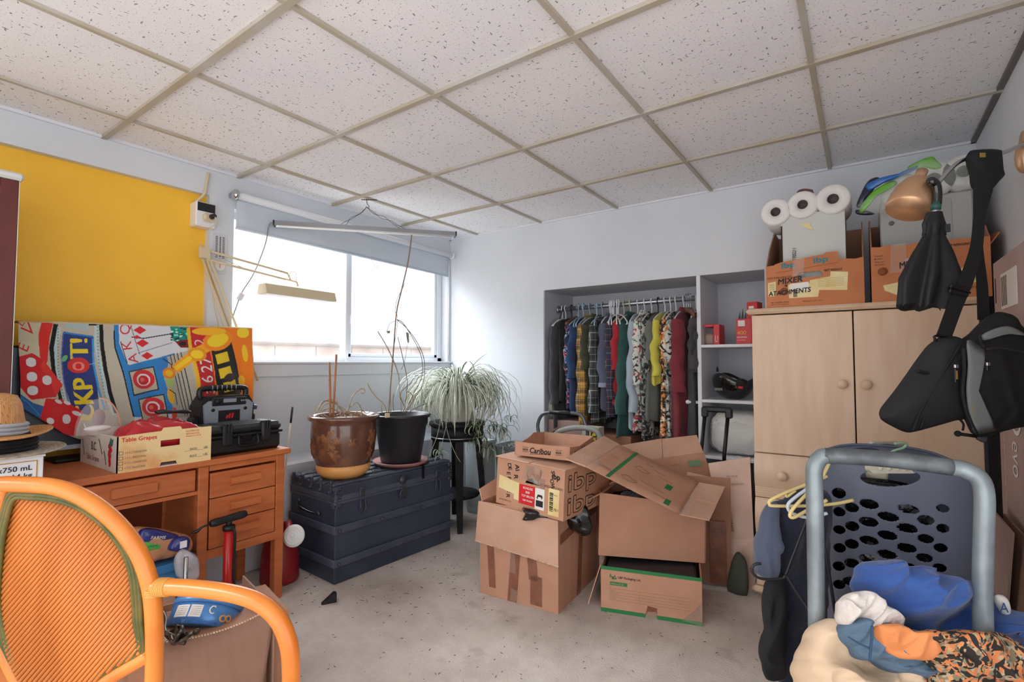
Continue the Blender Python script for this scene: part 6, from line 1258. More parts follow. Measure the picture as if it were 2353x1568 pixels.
# big plain carton above it
E0 = at(1375, 1277, d=2.30); E1 = at(1622, 1325, d=2.24); E0.z, E1.z = .212, .198
Xe = (E1-E0).normalized(); We = (E1-E0).length; Me = FR(E0, Xe, UP.cross(Xe)); He = .285
M_cp2 = card_mat('cardboard_plain', '#bf8e72', '#b38266')
pl_c = thing('packing_carton', 'large plain brown open carton on top of the green-bordered carton', 'box', tuple(E0.lerp(E1, .5)))
b = MB(panelfr(Me)); b.prism([(0, 0), (We, 0), (We, He-.035), (0, He)], -.005, 0, M_cp2); b.build('front_wall', pl_c)
De = .26
b = MB(Me); b.add([(We, 0, 0), (We, De, 0), (We, De, He), (We, 0, He-.035), (We-.005, 0, 0), (We-.005, De, 0), (We-.005, De, He), (We-.005, 0, He-.035)], [(0,1,2,3), (7,6,5,4), (3,2,6,7), (0,3,7,4), (1,5,6,2), (0,4,5,1)], M_cp2); b.build('side_wall', pl_c)
b = MB(Me); b.box((0, .005, 0), (.005, De, He), M_cp2); b.build('side_wall', pl_c)
b = MB(Me); b.box((0, De-.005, 0), (We, De, He+.02), M_cp2); b.build('back_wall', pl_c)
b = MB(Me); b.box((.005, .005, 0), (We-.005, De-.005, .005), M_cp2); b.build('bottom', pl_c)
b = MB(Me); b.ball((We*.35, .13, .18), (.15, .11, .09), M_gbag, 24, 14, lambda a, q: 1 + .15*noise.noise(Vector((math.cos(a)*4, math.sin(a)*4, q*3)))); b.build('black_contents', pl_c)
# long folded lid lying across
def sheet(name, P4, m, t=.005, parent=None, sub=1, **k):
    b = MB(); a, b_, c, d_ = [Vector(p) for p in P4]; n_ = (b_-a).cross(d_-a).normalized()
    b.quad(a, b_, c, d_, m, t); return b.build(name, parent, **k)
fs_ = thing('flattened_carton', 'long folded carton lid with green stripe slanting across the plain carton', 'cardboard', tuple(at(1480, 1100, d=2.35)))
La, Lb = at(1345, 1074, d=2.10), at(1562, 1184, d=2.13)          # near edge
Lc, Ld = at(1605, 1111, d=2.42), at(1423, 1024, d=2.46)          # far edge
def QP(u, v, o=0):
    p = La.lerp(Lb, u).lerp(Ld.lerp(Lc, u), v); nn = (Lb-La).cross(Ld-La).normalized(); return p + nn*o
b = MB(); b.grid(lambda u, v: QP(u, v, .003), 16, 6, M_card); b.build('main_panel', fs_, solid=.005)
L1, L2 = at(1298, 1056, d=2.12), at(1387, 1004, d=2.48)
b = MB(); b.quad(L1, La, Ld, L2, M_card2, -.006); b.build('left_flap', fs_)
R1, R2 = at(1630, 1198, d=2.10), at(1666, 1121, d=2.38)
Rm0, Rm1 = Lb.lerp(Lc, .48), R1.lerp(R2, .44)
b = MB(); b.quad(Lb, R1, Rm1, Rm0, M_card2, -.005); b.build('right_flap', fs_)
b = MB(); b.quad(Rm0 + UP*.002, Rm1 + UP*.002, R2, Lc, M_card2, -.005); b.build('right_flap', fs_)
Ll = (Lb-La).length; Lw = (Ld-La).length; b = MB(); M_fi = mat('faint_ink', '#8d6a51', .8)
for u0, u1, v0, v1 in ((.20, .24, 0, 1), (.80, .86, .04, .18), (.72, .79, .40, .54)): b.grid(lambda u, v: QP(u0 + (u1-u0)*u, v0 + (v1-v0)*v, .0066), 1, 8, M_greenink)
def qtext(st_, sz, u, v, rot=-.12):
    vv, ff = text_mesh(st_); b.add([QP(u + (p[0]*math.cos(rot) - p[1]*math.sin(rot))*sz/Ll, v + (p[0]*math.sin(rot) + p[1]*math.cos(rot))*sz/Lw, .0066) for p in vv], ff, M_fi)
for (u, v, s_, sz) in ((.06, .18, 'OPEN', .026), (.05, .55, 'LIFT', .026), (.40, .78, 'UP', .032), (.50, .72, 'FRAGILE', .018), (.58, .62, 'THIS SIDE UP', .015), (.46, .30, 'HANDLE WITH CARE', .014), (.66, .16, 'KEEP DRY', .016)): qtext(s_, sz, u, v)
for k_ in range(2):
    u0, v0 = .30 + k_*.03, .20 + k_*.38; b.tube([QP(u0 + x, v0 + y, .0068) for x, y in ((0, 0), (.05, .07), (.10, .03), (.17, .0), (.12, -.05), (.05, -.04), (0, 0))], .0010, M_fi, 4, 3)
b.build('printing', fs_)
b = MB(); b.quad(La + UP*.008, La.lerp(Lb, .1) + UP*.008, Ld.lerp(La, .55).lerp(Lc, .02) + UP*.009, L1.lerp(L2, .42).lerp(La, .6) + UP*.008, M_ctape, .0004); b.quad(Lb + UP*.008, R1.lerp(Lb, .7) + UP*.009, Rm1.lerp(Rm0, .7) + UP*.010, Rm0 + UP*.009, M_ctape, .0004); b.build('clear_tape', fs_)
# upright flattened cartons behind
t = thing('flattened_carton', 'wide flattened carton standing behind the slanting lid, below the hanging clothes', 'cardboard', tuple(at(1540, 1060, d=2.75)))
U = lambda x, y, d: at(x, y, d=d)
b = MB(); b.quad(U(1425, 1110, 2.73), U(1525, 1090, 2.73), U(1520, 1008, 2.78), U(1420, 1025, 2.78), M_card2, .005); b.build('upper_panel', t)
b = MB(); b.quad(U(1525, 1062, 2.73), U(1618, 1045, 2.73), U(1601, 1000, 2.78), U(1521, 1009, 2.78), M_card2, .005); b.build('upper_panel', t)
b = MB(); b.quad(U(1430, 1180, 2.69), U(1665, 1180, 2.69), U(1617, 1040, 2.73), U(1460, 1062, 2.73), M_card, .005); b.build('lower_panel', t)
b = MB(); q = FR(U(1560, 1075, 2.60), U(1620, 1068, 2.60)-U(1560, 1075, 2.60), UP); b.box((.055, .006, .006), (.13, .034, .008), mat('pale_green_ink', '#6f8f70', .8)); b.M = q; b.build('green_label', t) if False else None
qM = FR(U(1580, 1078, 2.69), U(1640, 1072, 2.69)-U(1580, 1078, 2.69), UP - fwd*.35*-1)
b = MB(qM); b.box((.01, .01, .006), (.075, .04, .008), mat('pale_green_ink', '#6f8f70', .8)); b.text('FRAGILE', .016, T(-.09, .02, .008), mat('faint_ink', '#8d6a51'), sx=.9); b.build('green_label', t)
t = thing('flattened_carton', 'tall folded brown carton standing right behind the plain open carton', 'cardboard', tuple(flr(at(1640, 1250, d=2.6))))
c0, c1 = at(1572, 1093, y=2.60), at(1679, 1100, y=2.64)
b = MB(); b.quad((c0.x, c0.y, .01), (c1.x-.005, c1.y, .01), c1, c0, M_card3, .006); b.build('front_panel', t)
b = MB(); b.quad((c0.x+.005, c0.y+.02, .012), (c1.x-.01, c1.y+.02, .012), c1 + Vector((-.012, .02, -.02)), c0 + Vector((.01, .02, .015)), M_card2, .006); b.build('rear_panel', t)
b = MB(); b.quad((c0.x+.12, c0.y-.001, .02), (c0.x+.19, c0.y+.018, .02), (c0.x+.19, c0.y+.018, .32), (c0.x+.12, c0.y-.001, .32), M_tape, .001); b.build('tape', t)
M_card4 = card_mat('cardboard_pink', '#ddc0b0', '#cfae9c')
t = thing('flattened_carton', 'pale flattened carton leaning against the left side of the wardrobe', 'cardboard', tuple(flr(at(1680, 1300, d=2.7))))
c0, c1 = at(1627, 1065, y=2.78), at(1723, 1051, y=2.78); d0, d1 = at(1665, 1240, y=2.72), at(1732, 1240, y=2.72)
b = MB(); b.quad(d0, d1, c1, c0, M_card4, .006); b.build('upper_panel', t)
b = MB(); b.quad((d0.x+.02, 2.68, .12), (d1.x+.0, 2.68, .10), d1, d0, M_card4, .006); b.build('lower_panel', t)
b = MB(); b.quad((d0.x+.02, 2.68, 0), (d1.x, 2.68, 0), (d1.x, 2.68, .10), (d0.x+.02, 2.68, .12), M_card4, .006); b.build('lower_panel', t)
b = MB(FR(d0 + Vector((0, 0, .02)), d1-d0, c0-d0)); 
for i in range(9): b.box((.02, .02 + i*.011, .001), (.05, .027 + i*.011, .002), M_fl)
b.text('This side up', .014, T(.06, .28, .001), M_fl, sx=.8); b.text('Handle with care', .014, T(.06, .24, .001), M_fl, sx=.8); b.build('printing', t)
b = MB(); g0 = at(1690, 1372, y=2.60); b.blob([(g0.x+x, 2.60, z) for x, z in ((-.035, .0), (.05, .0), (.055, .14), (.03, .19), (.005, .19), (-.02, .12))], .02, .02, mat('dark_green_cloth', '#4a4d44', .9), (0, -1, 0), fold=.015, fs=16); b.build('dark_cloth', label='dark green-grey cloth slumped on the floor beside the folded carton', cat='cloth')
# ================================================================== wardrobe
wd_t = thing('wardrobe', 'pale pine wardrobe with two doors above three wide drawers', 'wardrobe', (-.03, 2.9, 0))
wx0, wx1_, wyf, wyb = -.438, .372, 2.63, 3.155
b = MB(); b.box((wx0, wyf+.02, .05), (wx0+.018, wyb, 1.325), M_pine); b.box((wx1_-.018, wyf+.02, .05), (wx1_, wyb, 1.325), M_pine); b.box((wx0, wyb-.01, .05), (wx1_, wyb, 1.325), M_pine); b.box((wx0, wyf+.02, .05), (wx1_, wyb, .07), M_pine); b.box((wx0+.018, wyf+.022, .655), (wx1_-.018, wyb-.01, .673), M_pine); b.build('carcass', wd_t)
b = MB(); b.box((wx0-.022, wyf-.028, 1.327), (wx1_+.022, wyb, 1.353), M_pine, bev=.012); b.build('top_board', wd_t)
b = MB(); b.box((wx0-.018, wyf-.022, .02), (wx1_+.018, wyb, .052), M_pine, bev=.012); b.box((wx0+.01, wyf+.03, 0), (wx0+.08, wyf+.10, .02), M_pine); b.build('plinth', wd_t)
for x0, x1, kx in ((wx0, -.036, -.078), (-.033, wx1_, .006)):
    b = MB(); b.box((x0+.001, wyf, .674), (x1-.001, wyf+.018, 1.322), M_pine, bev=.002); dr = b.build('door', wd_t)
    b = MB(T(kx, wyf, 1.003) @ RX(R(90))); b.lathe([(0, 0), (.010, 0), (.008, .008), (.009, .012), (.018, .018), (.020, .026), (.016, .034), (0, .037)], M_pine, 24); b.build('knob', dr)
for z0, z1 in ((.464, .669), (.258, .461), (.054, .255)):
    b = MB(); 
    nn_ = 26
    def face(u, v):   # gently bowed drawer front
        return (wx0 + .001 + (wx1_-wx0-.002)*u, wyf - .018*math.sin(math.pi*min(1, v*1.35))*(1 if v < .75 else 1) * (1 if v < .74 else 0), z1 - (z1-z0)*v)
    b.box((wx0+.001, wyf, z0), (wx1_-.001, wyf+.018, z1), M_pine, bev=.002)
    b.grid(lambda u, v: (wx0+.001+(wx1_-wx0-.002)*u, wyf - .016*math.sin(math.pi*v)**.8 if 0 < v < 1 else wyf, z1-.006 - (z1-z0)*.74*v), 2, 14, M_pine)
    for side in (0, 1): b.add([(wx0+.001+(wx1_-wx0-.002)*side, wyf - .016*math.sin(math.pi*j/14)**.8 if 0 < j < 14 else wyf, z1-.006-(z1-z0)*.74*j/14) for j in range(15)], [tuple(range(15)) if side else tuple(range(15))[::-1]], M_pine)
    for k_ in range(4): b.box((wx0+.001, wyf-.003, z0+.010+k_*.010), (wx1_-.001, wyf+.001, z0+.017+k_*.010), M_pine, bev=.0015)
    dr = b.build('drawer', wd_t)
    for kx in (-.317, .25): b = MB(T(kx, wyf-.012, z0 + (z1-z0)*.55) @ RX(R(90))); b.lathe([(0, 0), (.010, 0), (.008, .008), (.009, .012), (.019, .018), (.021, .026), (.016, .034), (0, .037)], M_pine, 24); b.build('knob', dr)

# ------------------------------------------------------------------ cartons on the wardrobe
M_teal = mat('teal_print', '#2a7f93', .6)
def beef(name, lab, x0, x1, y0, y1, z0, hf, hb, m, side_m):
    "old meat carton: low torn front, side walls rising towards the back"
    t = thing(name, lab, 'box', ((x0+x1)/2, (y0+y1)/2, z0)); z0 += .001; rg = random.Random(int(x0*100))
    b = MB(FR((x0, y0, z0), (1, 0, 0), (0, 0, 1))); w_ = x1-x0
    top = [(w_*(1-i/12), hf + rg.uniform(-.004, .005)) for i in range(13)]
    hx, hy = w_*.47, hf*.66
    L_ = [(0, 0), (hx, 0), (hx, hy), (hx-.045, hy), (hx-.052, hy+.012), (hx-.04, hy+.026), (hx, hy+.026), (hx, hf)] + [p for p in top if p[0] < hx]
    R_ = [(hx, 0), (w_, 0)] + [p for p in top if p[0] > hx] + [(hx, hf), (hx, hy+.026), (hx+.04, hy+.026), (hx+.052, hy+.012), (hx+.045, hy), (hx, hy)]
    b.prism(L_, -.005, 0, m); b.prism(R_, -.005, 0, m); fw_ = b.build('front_wall', t)
    for sx, xx in ((0, x0), (1, x1-.005)):
        b = MB(FR((xx, y0+.005, z0), (0, 1, 0), (0, 0, 1))); dd = y1-y0-.005; n_ = 14
        pr = [(0, 0), (dd, 0)] + [(dd*(1-i/n_), (hb + (hf-hb)*max(0, (i/n_-.35)/.65)**1.2) + rg.uniform(-.007, .007)) for i in range(n_+1)]
        b.prism(pr, 0, .005, side_m); b.build('side_wall', t)
    b = MB(); b.box((x0+.005, y1-.005, z0), (x1-.005, y1, z0+hb), side_m); b.box((x0+.005, y0+.005, z0), (x1-.005, y1-.005, z0+.005), side_m); b.build('back_wall', t)
    return t, FR((x0, y0, z0), (1, 0, 0), (0, 0, 1)), w_
wt_ = 1.353
t1, Mx, w1 = beef('beef_carton', 'orange-brown torn beef carton marked MIXER on the left of the wardrobe', -.372, .010, 2.635, 3.08, wt_, .200, .42, M_cardo, M_card3)
b = MB(Mx); b.text('KEEP REFRIGERATED', .013, T(.006, .137, .0002), M_ink, sx=.85); b.text('NET WEIGHT', .0135, T(.235, .152, .0002), M_ink, sx=.85, bold=.0005); b.text('IBP Inc GENERAL OFFICE', .0085, T(.02, .022), M_ink, sx=.8); b.text('DAKOTA CITY, NEBRASKA', .006, T(.02, .013), M_ink); b.text('PRODUCT OF U.S.A.', .010, T(.15, .020), M_ink, sx=.85)
b.lathe([(0, 0), (.018, 0), (.018, .0008), (0, .0008)], mat('faded_print', '#8f5333', .8), 20, T(.075, .075, 0)); b.build('printing', t1)
b = MB(Mx); b.prism([(.008, .055), (.04, .055), (.042, .125), (.008, .12)], 0, .0012, M_label); b.prism([(.095, .042), (.21, .04), (.215, .07), (.32, .062), (.325, .142), (.26, .15), (.258, .128), (.18, .118), (.178, .105), (.092, .105)], 0, .0012, M_label); b.prism([(.10, .075), (.175, .073), (.175, .112), (.1, .108)], .0012, .002, M_wlabel)
for i in range(12): b.box((.112, .045+i*.003, .0012), (.128, .0462+i*.003+.001*(i % 2), .0022), M_ink)
for i in range(5): b.box((.014, .085 + i*.006, .0012), (.036, .0865+i*.006, .0018), M_greyink)
for i in range(6): b.box((.21, .085 + i*.007, .0012), (.31, .0858+i*.007, .0018), mat('faint_ink', '#8d6a51'))
b.build('labels', t1)
b = MB(Mx); b.text('MIXER', .036, T(.048, .108, .0028) @ RZ(R(4)), M_mark, bold=.0012, shear=.15); b.text('+', .03, T(.075, .09, .0028), M_mark, bold=.001); b.text('ATACHMENTS', .030, T(.010, .056, .0028) @ RZ(R(3)), M_mark, bold=.0012, shear=.15, sx=.88); b.build('handwriting', t1)
b = MB(Mx); b.M = Mx @ T(.04, .165, .002) @ RZ(R(4)) @ RX(R(-6)); b.prism([(0, 0), (.25, .005), (.255, .055), (.21, .06), (.2, .052), (.03, .046), (0, .04)], 0, .004, M_cardo); b.text('ibp', .036, T(.025, .014, .0045), M_teal, sx=1.35, bold=.002); b.text('ibp', .036, T(.155, .016, .0045), M_teal, sx=1.35, bold=.002); b.prism([(.07, -.03), (.115, -.03), (.125, .05), (.08, .055)], .0055, .0065, M_ctape); b.build('torn_flap', t1)
b = MB(); wbx = thing('white_carton', 'white carton standing inside the MIXER beef carton', 'box', (-.17, 2.9, wt_+.01)); q0, q1 = at(1796, 600, y=2.70).x, at(1944, 600, y=2.70).x
M_wcar = mat('white_carton', '#cfcfcb', .6); zt1 = at(1800, 497, y=2.70).z; zt2 = at(1944, 478, y=2.70).z
b = MB(); b.add([(q0, 2.70, wt_+.01), (q1, 2.70, wt_+.01), (q1, 3.03, wt_+.01), (q0, 3.03, wt_+.01), (q0, 2.70, zt1), (q1, 2.70, zt2), (q1, 3.03, zt2), (q0, 3.03, zt1)], [(3,2,1,0), (4,5,6,7), (0,1,5,4), (1,2,6,5), (2,3,7,6), (3,0,4,7)], M_wcar); b.build('box_body', wbx)
b = MB(FR((q0, 2.699, wt_+.2), (1, 0, 0), (0, 0, 1))); b.text('9705211', .022, T(.062, .028, .0005) @ RZ(R(90)), M_ink, sx=.8, bold=.0006); b.box((0, .0, 0), (.006, .2, .0008), M_ink)
b.prism([(.085, .20), (.125, .197), (.122, .185), (.135, .165), (.125, .163), (.105, .175), (.09, .19)], 0, .003, M_label); b.build('printing', wbx)
def roll(x, y, z, r_, L_, lab, m=None, grp=None, tilt=0, name='paper_roll'):
    t = thing(name, lab, 'paper roll', (x, y, z)); M0 = T(x, y, z) @ RZ(tilt) @ RX(R(90)); M_p = mat('paper_roll', '#e9e7e4', .9, bump=.15, bscale=120)
    b = MB(M0); b.lathe([(.34*r_, -L_/2), (.9*r_, -L_/2), (r_, -L_/2+.006), (r_, L_/2-.006), (.9*r_, L_/2), (.34*r_, L_/2), (.33*r_, L_/2-.05), (0, L_/2-.05)], M_p, 36); b.build('paper', t)
    b = MB(M0); b.lathe([(.33*r_, L_/2-.03), (.33*r_, L_/2+.0005), (.31*r_, L_/2+.0005), (.30*r_, L_/2-.04), (0, L_/2-.045)], mat('roll_core', '#5f5654', .9), 24); b.build('core', t)
    return t
for (px_0, py_0, px_1), lab in (((1782, 487, 32), 'leftmost of the three paper towel rolls on the MIXER carton'), ((1844, 470, 32), 'middle of the three paper towel rolls on the MIXER carton'), ((1914, 457, 34), 'rightmost of the three paper towel rolls on the MIXER carton')):
    q = at(px_0, py_0, y=2.68); r_ = px_1*1.0*2.15/1150; z_ = max(q.z, 0)
    roll(q.x, 2.68 + .12, at(px_0, py_0, y=2.68).z, r_*1.08, .24, lab)
b = MB(); 
def wr(u, v): a = math.pi*(.1 + .8*u); return (at(1880, 440, y=2.7).x - .03 + .12*math.cos(math.pi-a*.6)*.5, 2.72 + .2*v, at(1890, 432, y=2.7).z + .018*math.sin(a))
b.grid(wr, 10, 3, mat('pink_wrap', '#b98590', .4)); b.build('plastic_wrapper', label='pinkish plastic wrapper lying over the paper towel rolls', cat='wrapper')

t2, My, w2 = beef('beef_carton', 'orange-brown beef carton marked MICRO on the right of the wardrobe', .035, .412, 2.635, 3.08, wt_, .235, .42, M_cardo, M_card3)
b = MB(My); b.text('KEEP REFRIGERATED', .013, T(.245, .208), M_ink, sx=.75, bold=.0004); b.text('MICRO', .036, T(.095, .135, .0022) @ RZ(R(8)), M_mark, bold=.0012, shear=.15, sx=.8); b.text('WAVE', .034, T(.19, .150, .0022) @ RZ(R(8)), M_mark, bold=.0012, shear=.15, sx=.8); b.text('NET WEIGHT', .011, T(.31, .035), M_ink, sx=.75, bold=.0004)
for i in range(4): b.text(('Contents', 'Boneless', 'Heavy cut', 'PRODUCT')[i], .010, T(.012, .195-i*.013), M_ink, sx=.8)
b.lathe([(0, 0), (.018, 0), (.018, .0008), (0, .0008)], mat('faded_print', '#8f5333', .8), 20, T(.04, .13, 0)); b.build('printing', t2)
b = MB(My); b.prism([(.04, .07), (.15, .09), (.20, .09), (.20, .02), (.10, .018), (.045, .048)], 0, .0012, M_label); b.prism([(.29, .115), (.31, .14), (.355, .142), (.365, .06), (.285, .055)], 0, .0012, M_label)
for i in range(14): b.box((.33, .066+i*.0045, .0012), (.348, .068+i*.0045+.001*(i % 3), .002), M_greyink)
b.box((.115, .163, 0), (.15, .176, .0012), mat('lilac_sticker', '#b9a5b4', .5)); b.build('labels', t2)
b = MB(My); b.prism([(.065, .12), (.12, .12), (.12, .24), (.07, .24)], .002, .003, M_ctape); b.build('clear_tape', t2)
b = MB(); q = at(2292, 525, y=2.63); b.quad((.412, 2.64, wt_+.2), (.412, 2.8, wt_+.22), (.445, 2.8, wt_+.27), (.445, 2.66, wt_+.25), M_cardo, .004); b.build('side_flap', t2)
mx0, mx1 = at(2022, 500, y=2.74).x, at(2238, 500, y=2.74).x; mzt = at(2130, 450, y=2.74).z
mw = thing('microwave_oven', 'pale grey microwave oven packed in the MICRO beef carton', 'microwave', ((mx0+mx1)/2, 2.9, wt_+.01)); M_mw = mat('microwave_grey', '#b4b4b2', .4)
b = MB(); b.box((mx0, 2.74, wt_+.01), (min(mx1, .40), 3.05, mzt), M_mw, bev=.006); b.build('housing', mw)
b = MB(); b.prism(rnd_box_pts(mx0+.01, wt_+.03, mx0+.24, mzt-.02, .02), -.002, .002, mat('microwave_door', '#a9a9a7', .3), FR((0, 2.738, 0), (1, 0, 0), (0, 0, 1))); b.lathe([(0, 0), (.011, 0), (.009, .004), (0, .004)], M_greyink, 16, FR((mx0+.04, 2.737, mzt-.10), (1, 0, 0), (0, 0, 1))); b.build('door', mw)
# toilet paper pack
tp = thing('toilet_paper_pack', 'torn plastic pack of toilet paper with bright green and blue print on the MICRO carton', 'toilet paper', (.2, 2.85, mzt))
rt = []
for (x, y, r_) in ((2072, 436, 38), (2146, 410, 38), (2216, 392, 36)):
    q = at(x, y, y=2.70); rr_ = r_*2.2/1150*.98
    b = MB(T(q.x, 2.86, q.z) @ RX(R(90))); b.lathe([(.34*rr_, -.15), (rr_, -.15), (rr_, .15), (.34*rr_, .15), (.33*rr_, .1), (0, .1)], mat('paper_roll', '#e9e7e4'), 30); b.lathe([(0, .149), (.36*rr_, .151)], mat('roll_core', '#5f5654'), 20); b.build('roll', tp)
M_gr = mat('neon_green', '#6fc22c', .3, coat=.4, bump=.3, bscale=30); M_bl = mat('pack_blue', '#2c6fc0', .3, coat=.4, bump=.3, bscale=30); M_nv = mat('pack_navy', '#1f2540', .35, coat=.4)
def band(pts, m, dd, name, fo=.006, th=.01): b = MB(); b.blob([at(*p, y=dd) for p in pts], th, .01, m, (0, -1, 0), fold=fo, fs=25, rings=6); b.build(name, tp)
band(((1990,425),(2025,408),(2080,395),(2108,380),(2100,392),(2060,410),(2020,425),(1995,440)), M_bl, 2.69, 'blue_print')
band(((1975,480),(2000,445),(2030,425),(2055,415),(2060,425),(2030,438),(2010,455),(1993,478),(1980,490)), M_gr, 2.68, 'green_print')
band(((2085,385),(2110,370),(2140,360),(2152,368),(2165,382),(2150,390),(2120,385),(2100,392)), M_gr, 2.71, 'green_print')
band(((1985,430),(2000,412),(2020,408),(2015,425),(1998,450),(1985,465),(1975,478),(1968,470)), M_nv, 2.70, 'navy_print')
band(((1968,482),(1995,485),(2010,492),(1990,495),(1968,492)), M_nv, 2.70, 'navy_print')
b = MB(); M_fl2 = mat('pack_film', '#dfe8e0', .1, alpha=.16, bump=.8, bscale=25, coat=.6); b.blob([at(*p, y=2.665) for p in ((1968,475),(1995,455),(2030,435),(2070,400),(2110,372),(2160,365),(2225,370),(2228,400),(2215,430),(2150,440),(2080,470),(2040,490),(1995,490))], .03, .02, M_fl2, (0, -1, 0), fold=.02, fs=16, rings=10); b.build('torn_film', tp)

# ------------------------------------------------------------------ tall printed carton at the right wall
M_ct = card_mat('cardboard_taupe2', '#b8a09a', '#ad958e')
tc = thing('tall_carton', 'tall taupe carton printed with white letters standing at the right wall', 'box', (.43, 2.2, 0))
cf = at(2288, 1000, x=.395).y; ct_ = at(2300, 588, x=.395).z
b = MB(); b.box((.395, 1.55, 0), (.455, 2.50, 1.46), M_ct, bev=.003); b.build('box_body', tc)
Mc2 = FR((.3945, 2.50, 0), (0, -1, 0), (0, 0, 1))       # reading from the room: x towards the camera
b = MB(Mc2)
b.M = Mc2 @ T(.19, .97, 0) @ RZ(R(-90)); b.text('D', .19, T(0, 0, .0), M_whiteink, off=.001, sx=.8); b.text('evo', .15, T(.125, 0, .0), M_whiteink, off=.001, sx=.55)
b.M = Mc2 @ T(.20, 1.25, 0) @ RZ(R(-90)); b.text('L', .16, T(0, 0, .0), M_whiteink, off=.001); b.text('SS', .03, T(.0, -.1, 0), M_whiteink, off=.001)
b.M = Mc2 @ T(.07, .85, 0) @ RZ(R(-90)); b.text('USE AND CARE GUIDE - ENGINEERED FOR LIFE', .018, T(0, 0, 0), M_whiteink, off=.001)
b.M = Mc2; b.box((.12, 1.28, 0), (.34, 1.40, .0012), M_wlabel)
for i in range(7): b.box((.13 + i*.012, 1.29, .0012), (.134 + i*.012, 1.39, .0018), M_ink)
b.box((.03, 1.31, 0), (.036, 1.40, .0012), M_ink); b.build('printing', tc)
for i, (lab, y_, ln_, hh) in enumerate((('grey-brown flattened carton with torn tape leaning in front of the tall carton', 2.42, .32, .62), ('dark flattened carton pressed against the tall carton', 2.30, .40, .60))):
    x_ = .33 + i*.035
    b = MB(); a = at(2252 + 10*i, 1162 + 12*i, y=y_); b.quad((x_-.06, y_, 0), (x_-.03, y_-ln_, 0), (x_+.02, y_-ln_, hh-.03), (x_, y_, hh), M_cardgrey if i == 0 else M_cbr, .006)
    t = thing('flattened_carton', lab, 'cardboard', (x_, y_-.1, 0)); b.build('panel', t)
    if i == 0: b = MB(); b.quad((x_-.045, y_-.03, .30), (x_-.03, y_-.2, .24), (x_-.006, y_-.2, .42), (x_-.018, y_-.03, .5), M_ctape, .001); b.build('clear_tape', t)

# ------------------------------------------------------------------ wall lamp arm with copper shades
M_cop = N('copper_shade'); M_cop.b.inputs['Base Color'].default_value = lin('#dcb08a'); M_cop.b.inputs['Metallic'].default_value = .7; M_cop.b.inputs['Roughness'].default_value = .38; M_cop = M_cop.m
ld = 1.62
fl_t = thing('gooseneck_lamp', 'chrome gooseneck lamp with copper shade reaching from the right wall', 'lamp', tuple(at(2345, 340, d=ld)))
arm_ = [at(2380, 325, d=ld), at(2353, 332, d=ld), at(2300, 352, d=ld), at(2240, 360, d=ld), at(2205, 372, d=ld), at(2178, 395, d=ld), at(2158, 418, d=ld), at(2140, 432, d=ld)]
b = MB(); gp = spl(arm_, 16); b.tube(gp, [.0062 + .0007*(i % 2) for i in range(len(gp))], M_chrome, 12); b.build('gooseneck', fl_t)
b = MB(); pc = at(2098, 452, d=ld); ax3 = (rgt*.42 + UP*.86 + fwd*.12).normalized()
_xx = (rgt - ax3*rgt.dot(ax3)).normalized(); Msh = FR(pc, _xx, ax3.cross(_xx))
b.M = Msh; b.lathe([(.062, -.052), (.064, -.04), (.062, -.01), (.054, .025), (.040, .052), (.020, .070), (.010, .074), (0, .074)], M_cop, 40); b.lathe([(.060, -.050), (.058, -.01), (.05, .025), (.03, .052), (0, .066)], M_cop, 40); b.build('shade', fl_t)
b = MB(Msh); b.lathe([(0, .066), (.014, .066), (.016, .075), (.016, .10), (0, .102)], M_cop, 20); b.build('socket', fl_t)
b = MB(); pe = at(2352, 362, d=ld+.02); b.ball(tuple(pe), (.022, .03, .052), M_cop, 20, 12); b.build('second_shade', fl_t)
b = MB(); b.tube([arm_[0], Vector((XR - .01, arm_[0].y + .03, arm_[0].z))], .008, M_chrome, 10); b.tube([Vector((XR-.014, arm_[0].y+.03, arm_[0].z)), Vector((XR, arm_[0].y+.03, arm_[0].z))], .05, M_cop, 28); b.build('wall_mount', fl_t)

# umbrella
ud = 1.55
um = thing('umbrella', 'folded black umbrella hanging by its crook handle from the lamp arm', 'umbrella', tuple(at(2140, 560, d=ud))); M_ub = mat('umbrella_cloth', '#1d1d20', .6, bump=.1, bscale=60)
b = MB(); b.tube([at(*p, d=ud) for p in ((2152, 470), (2153, 445), (2150, 425), (2140, 416), (2128, 420), (2122, 432))][0:4] + [at(2142, 418, d=ud+.03), at(2136, 424, d=ud+.06)], .0135, mat('gloss_black', '#0f0f11', .15, coat=.8), 14, 5); b.build('handle', um)
b = MB(); b.tube([at(2151, 466, d=ud), at(2150, 482, d=ud)], .0135, mat('green_collar', '#2b5a50', .3), 14); b.tube([at(2150, 480, d=ud), at(2149, 492, d=ud)], .010, M_alu, 12); b.build('collar', um)
axp = [at(2149, 488, d=ud), at(2147, 515, d=ud), at(2146, 540, d=ud), at(2142, 580, d=ud), at(2137, 640, d=ud), at(2128, 705, d=ud)]
wid = [17, 25, 22, 38, 58, 52]
def uf(u, v):
    k_ = v*(len(axp)-1); i = min(int(k_), len(axp)-2); f = k_-i; p = axp[i].lerp(axp[i+1], f); w_ = (wid[i]*(1-f) + wid[i+1]*f)*ud/1150
    a = 2*math.pi*u; fo_ = 1 + .22*math.sin(7*a + v*2.5)*min(1, v*1.6) + .1*math.sin(3*a+v*5); 
    return p + rgt*(math.cos(a)*w_*fo_) + fwd*(math.sin(a)*w_*.55*fo_) + UP*(.012*math.sin(7*a + 1)*v**4)
b = MB(); b.grid(uf, 70, 30, M_ub, True); b.add([uf(i/70, 1) for i in range(70)], [tuple(range(70))], M_ub); b.build('canopy', um)
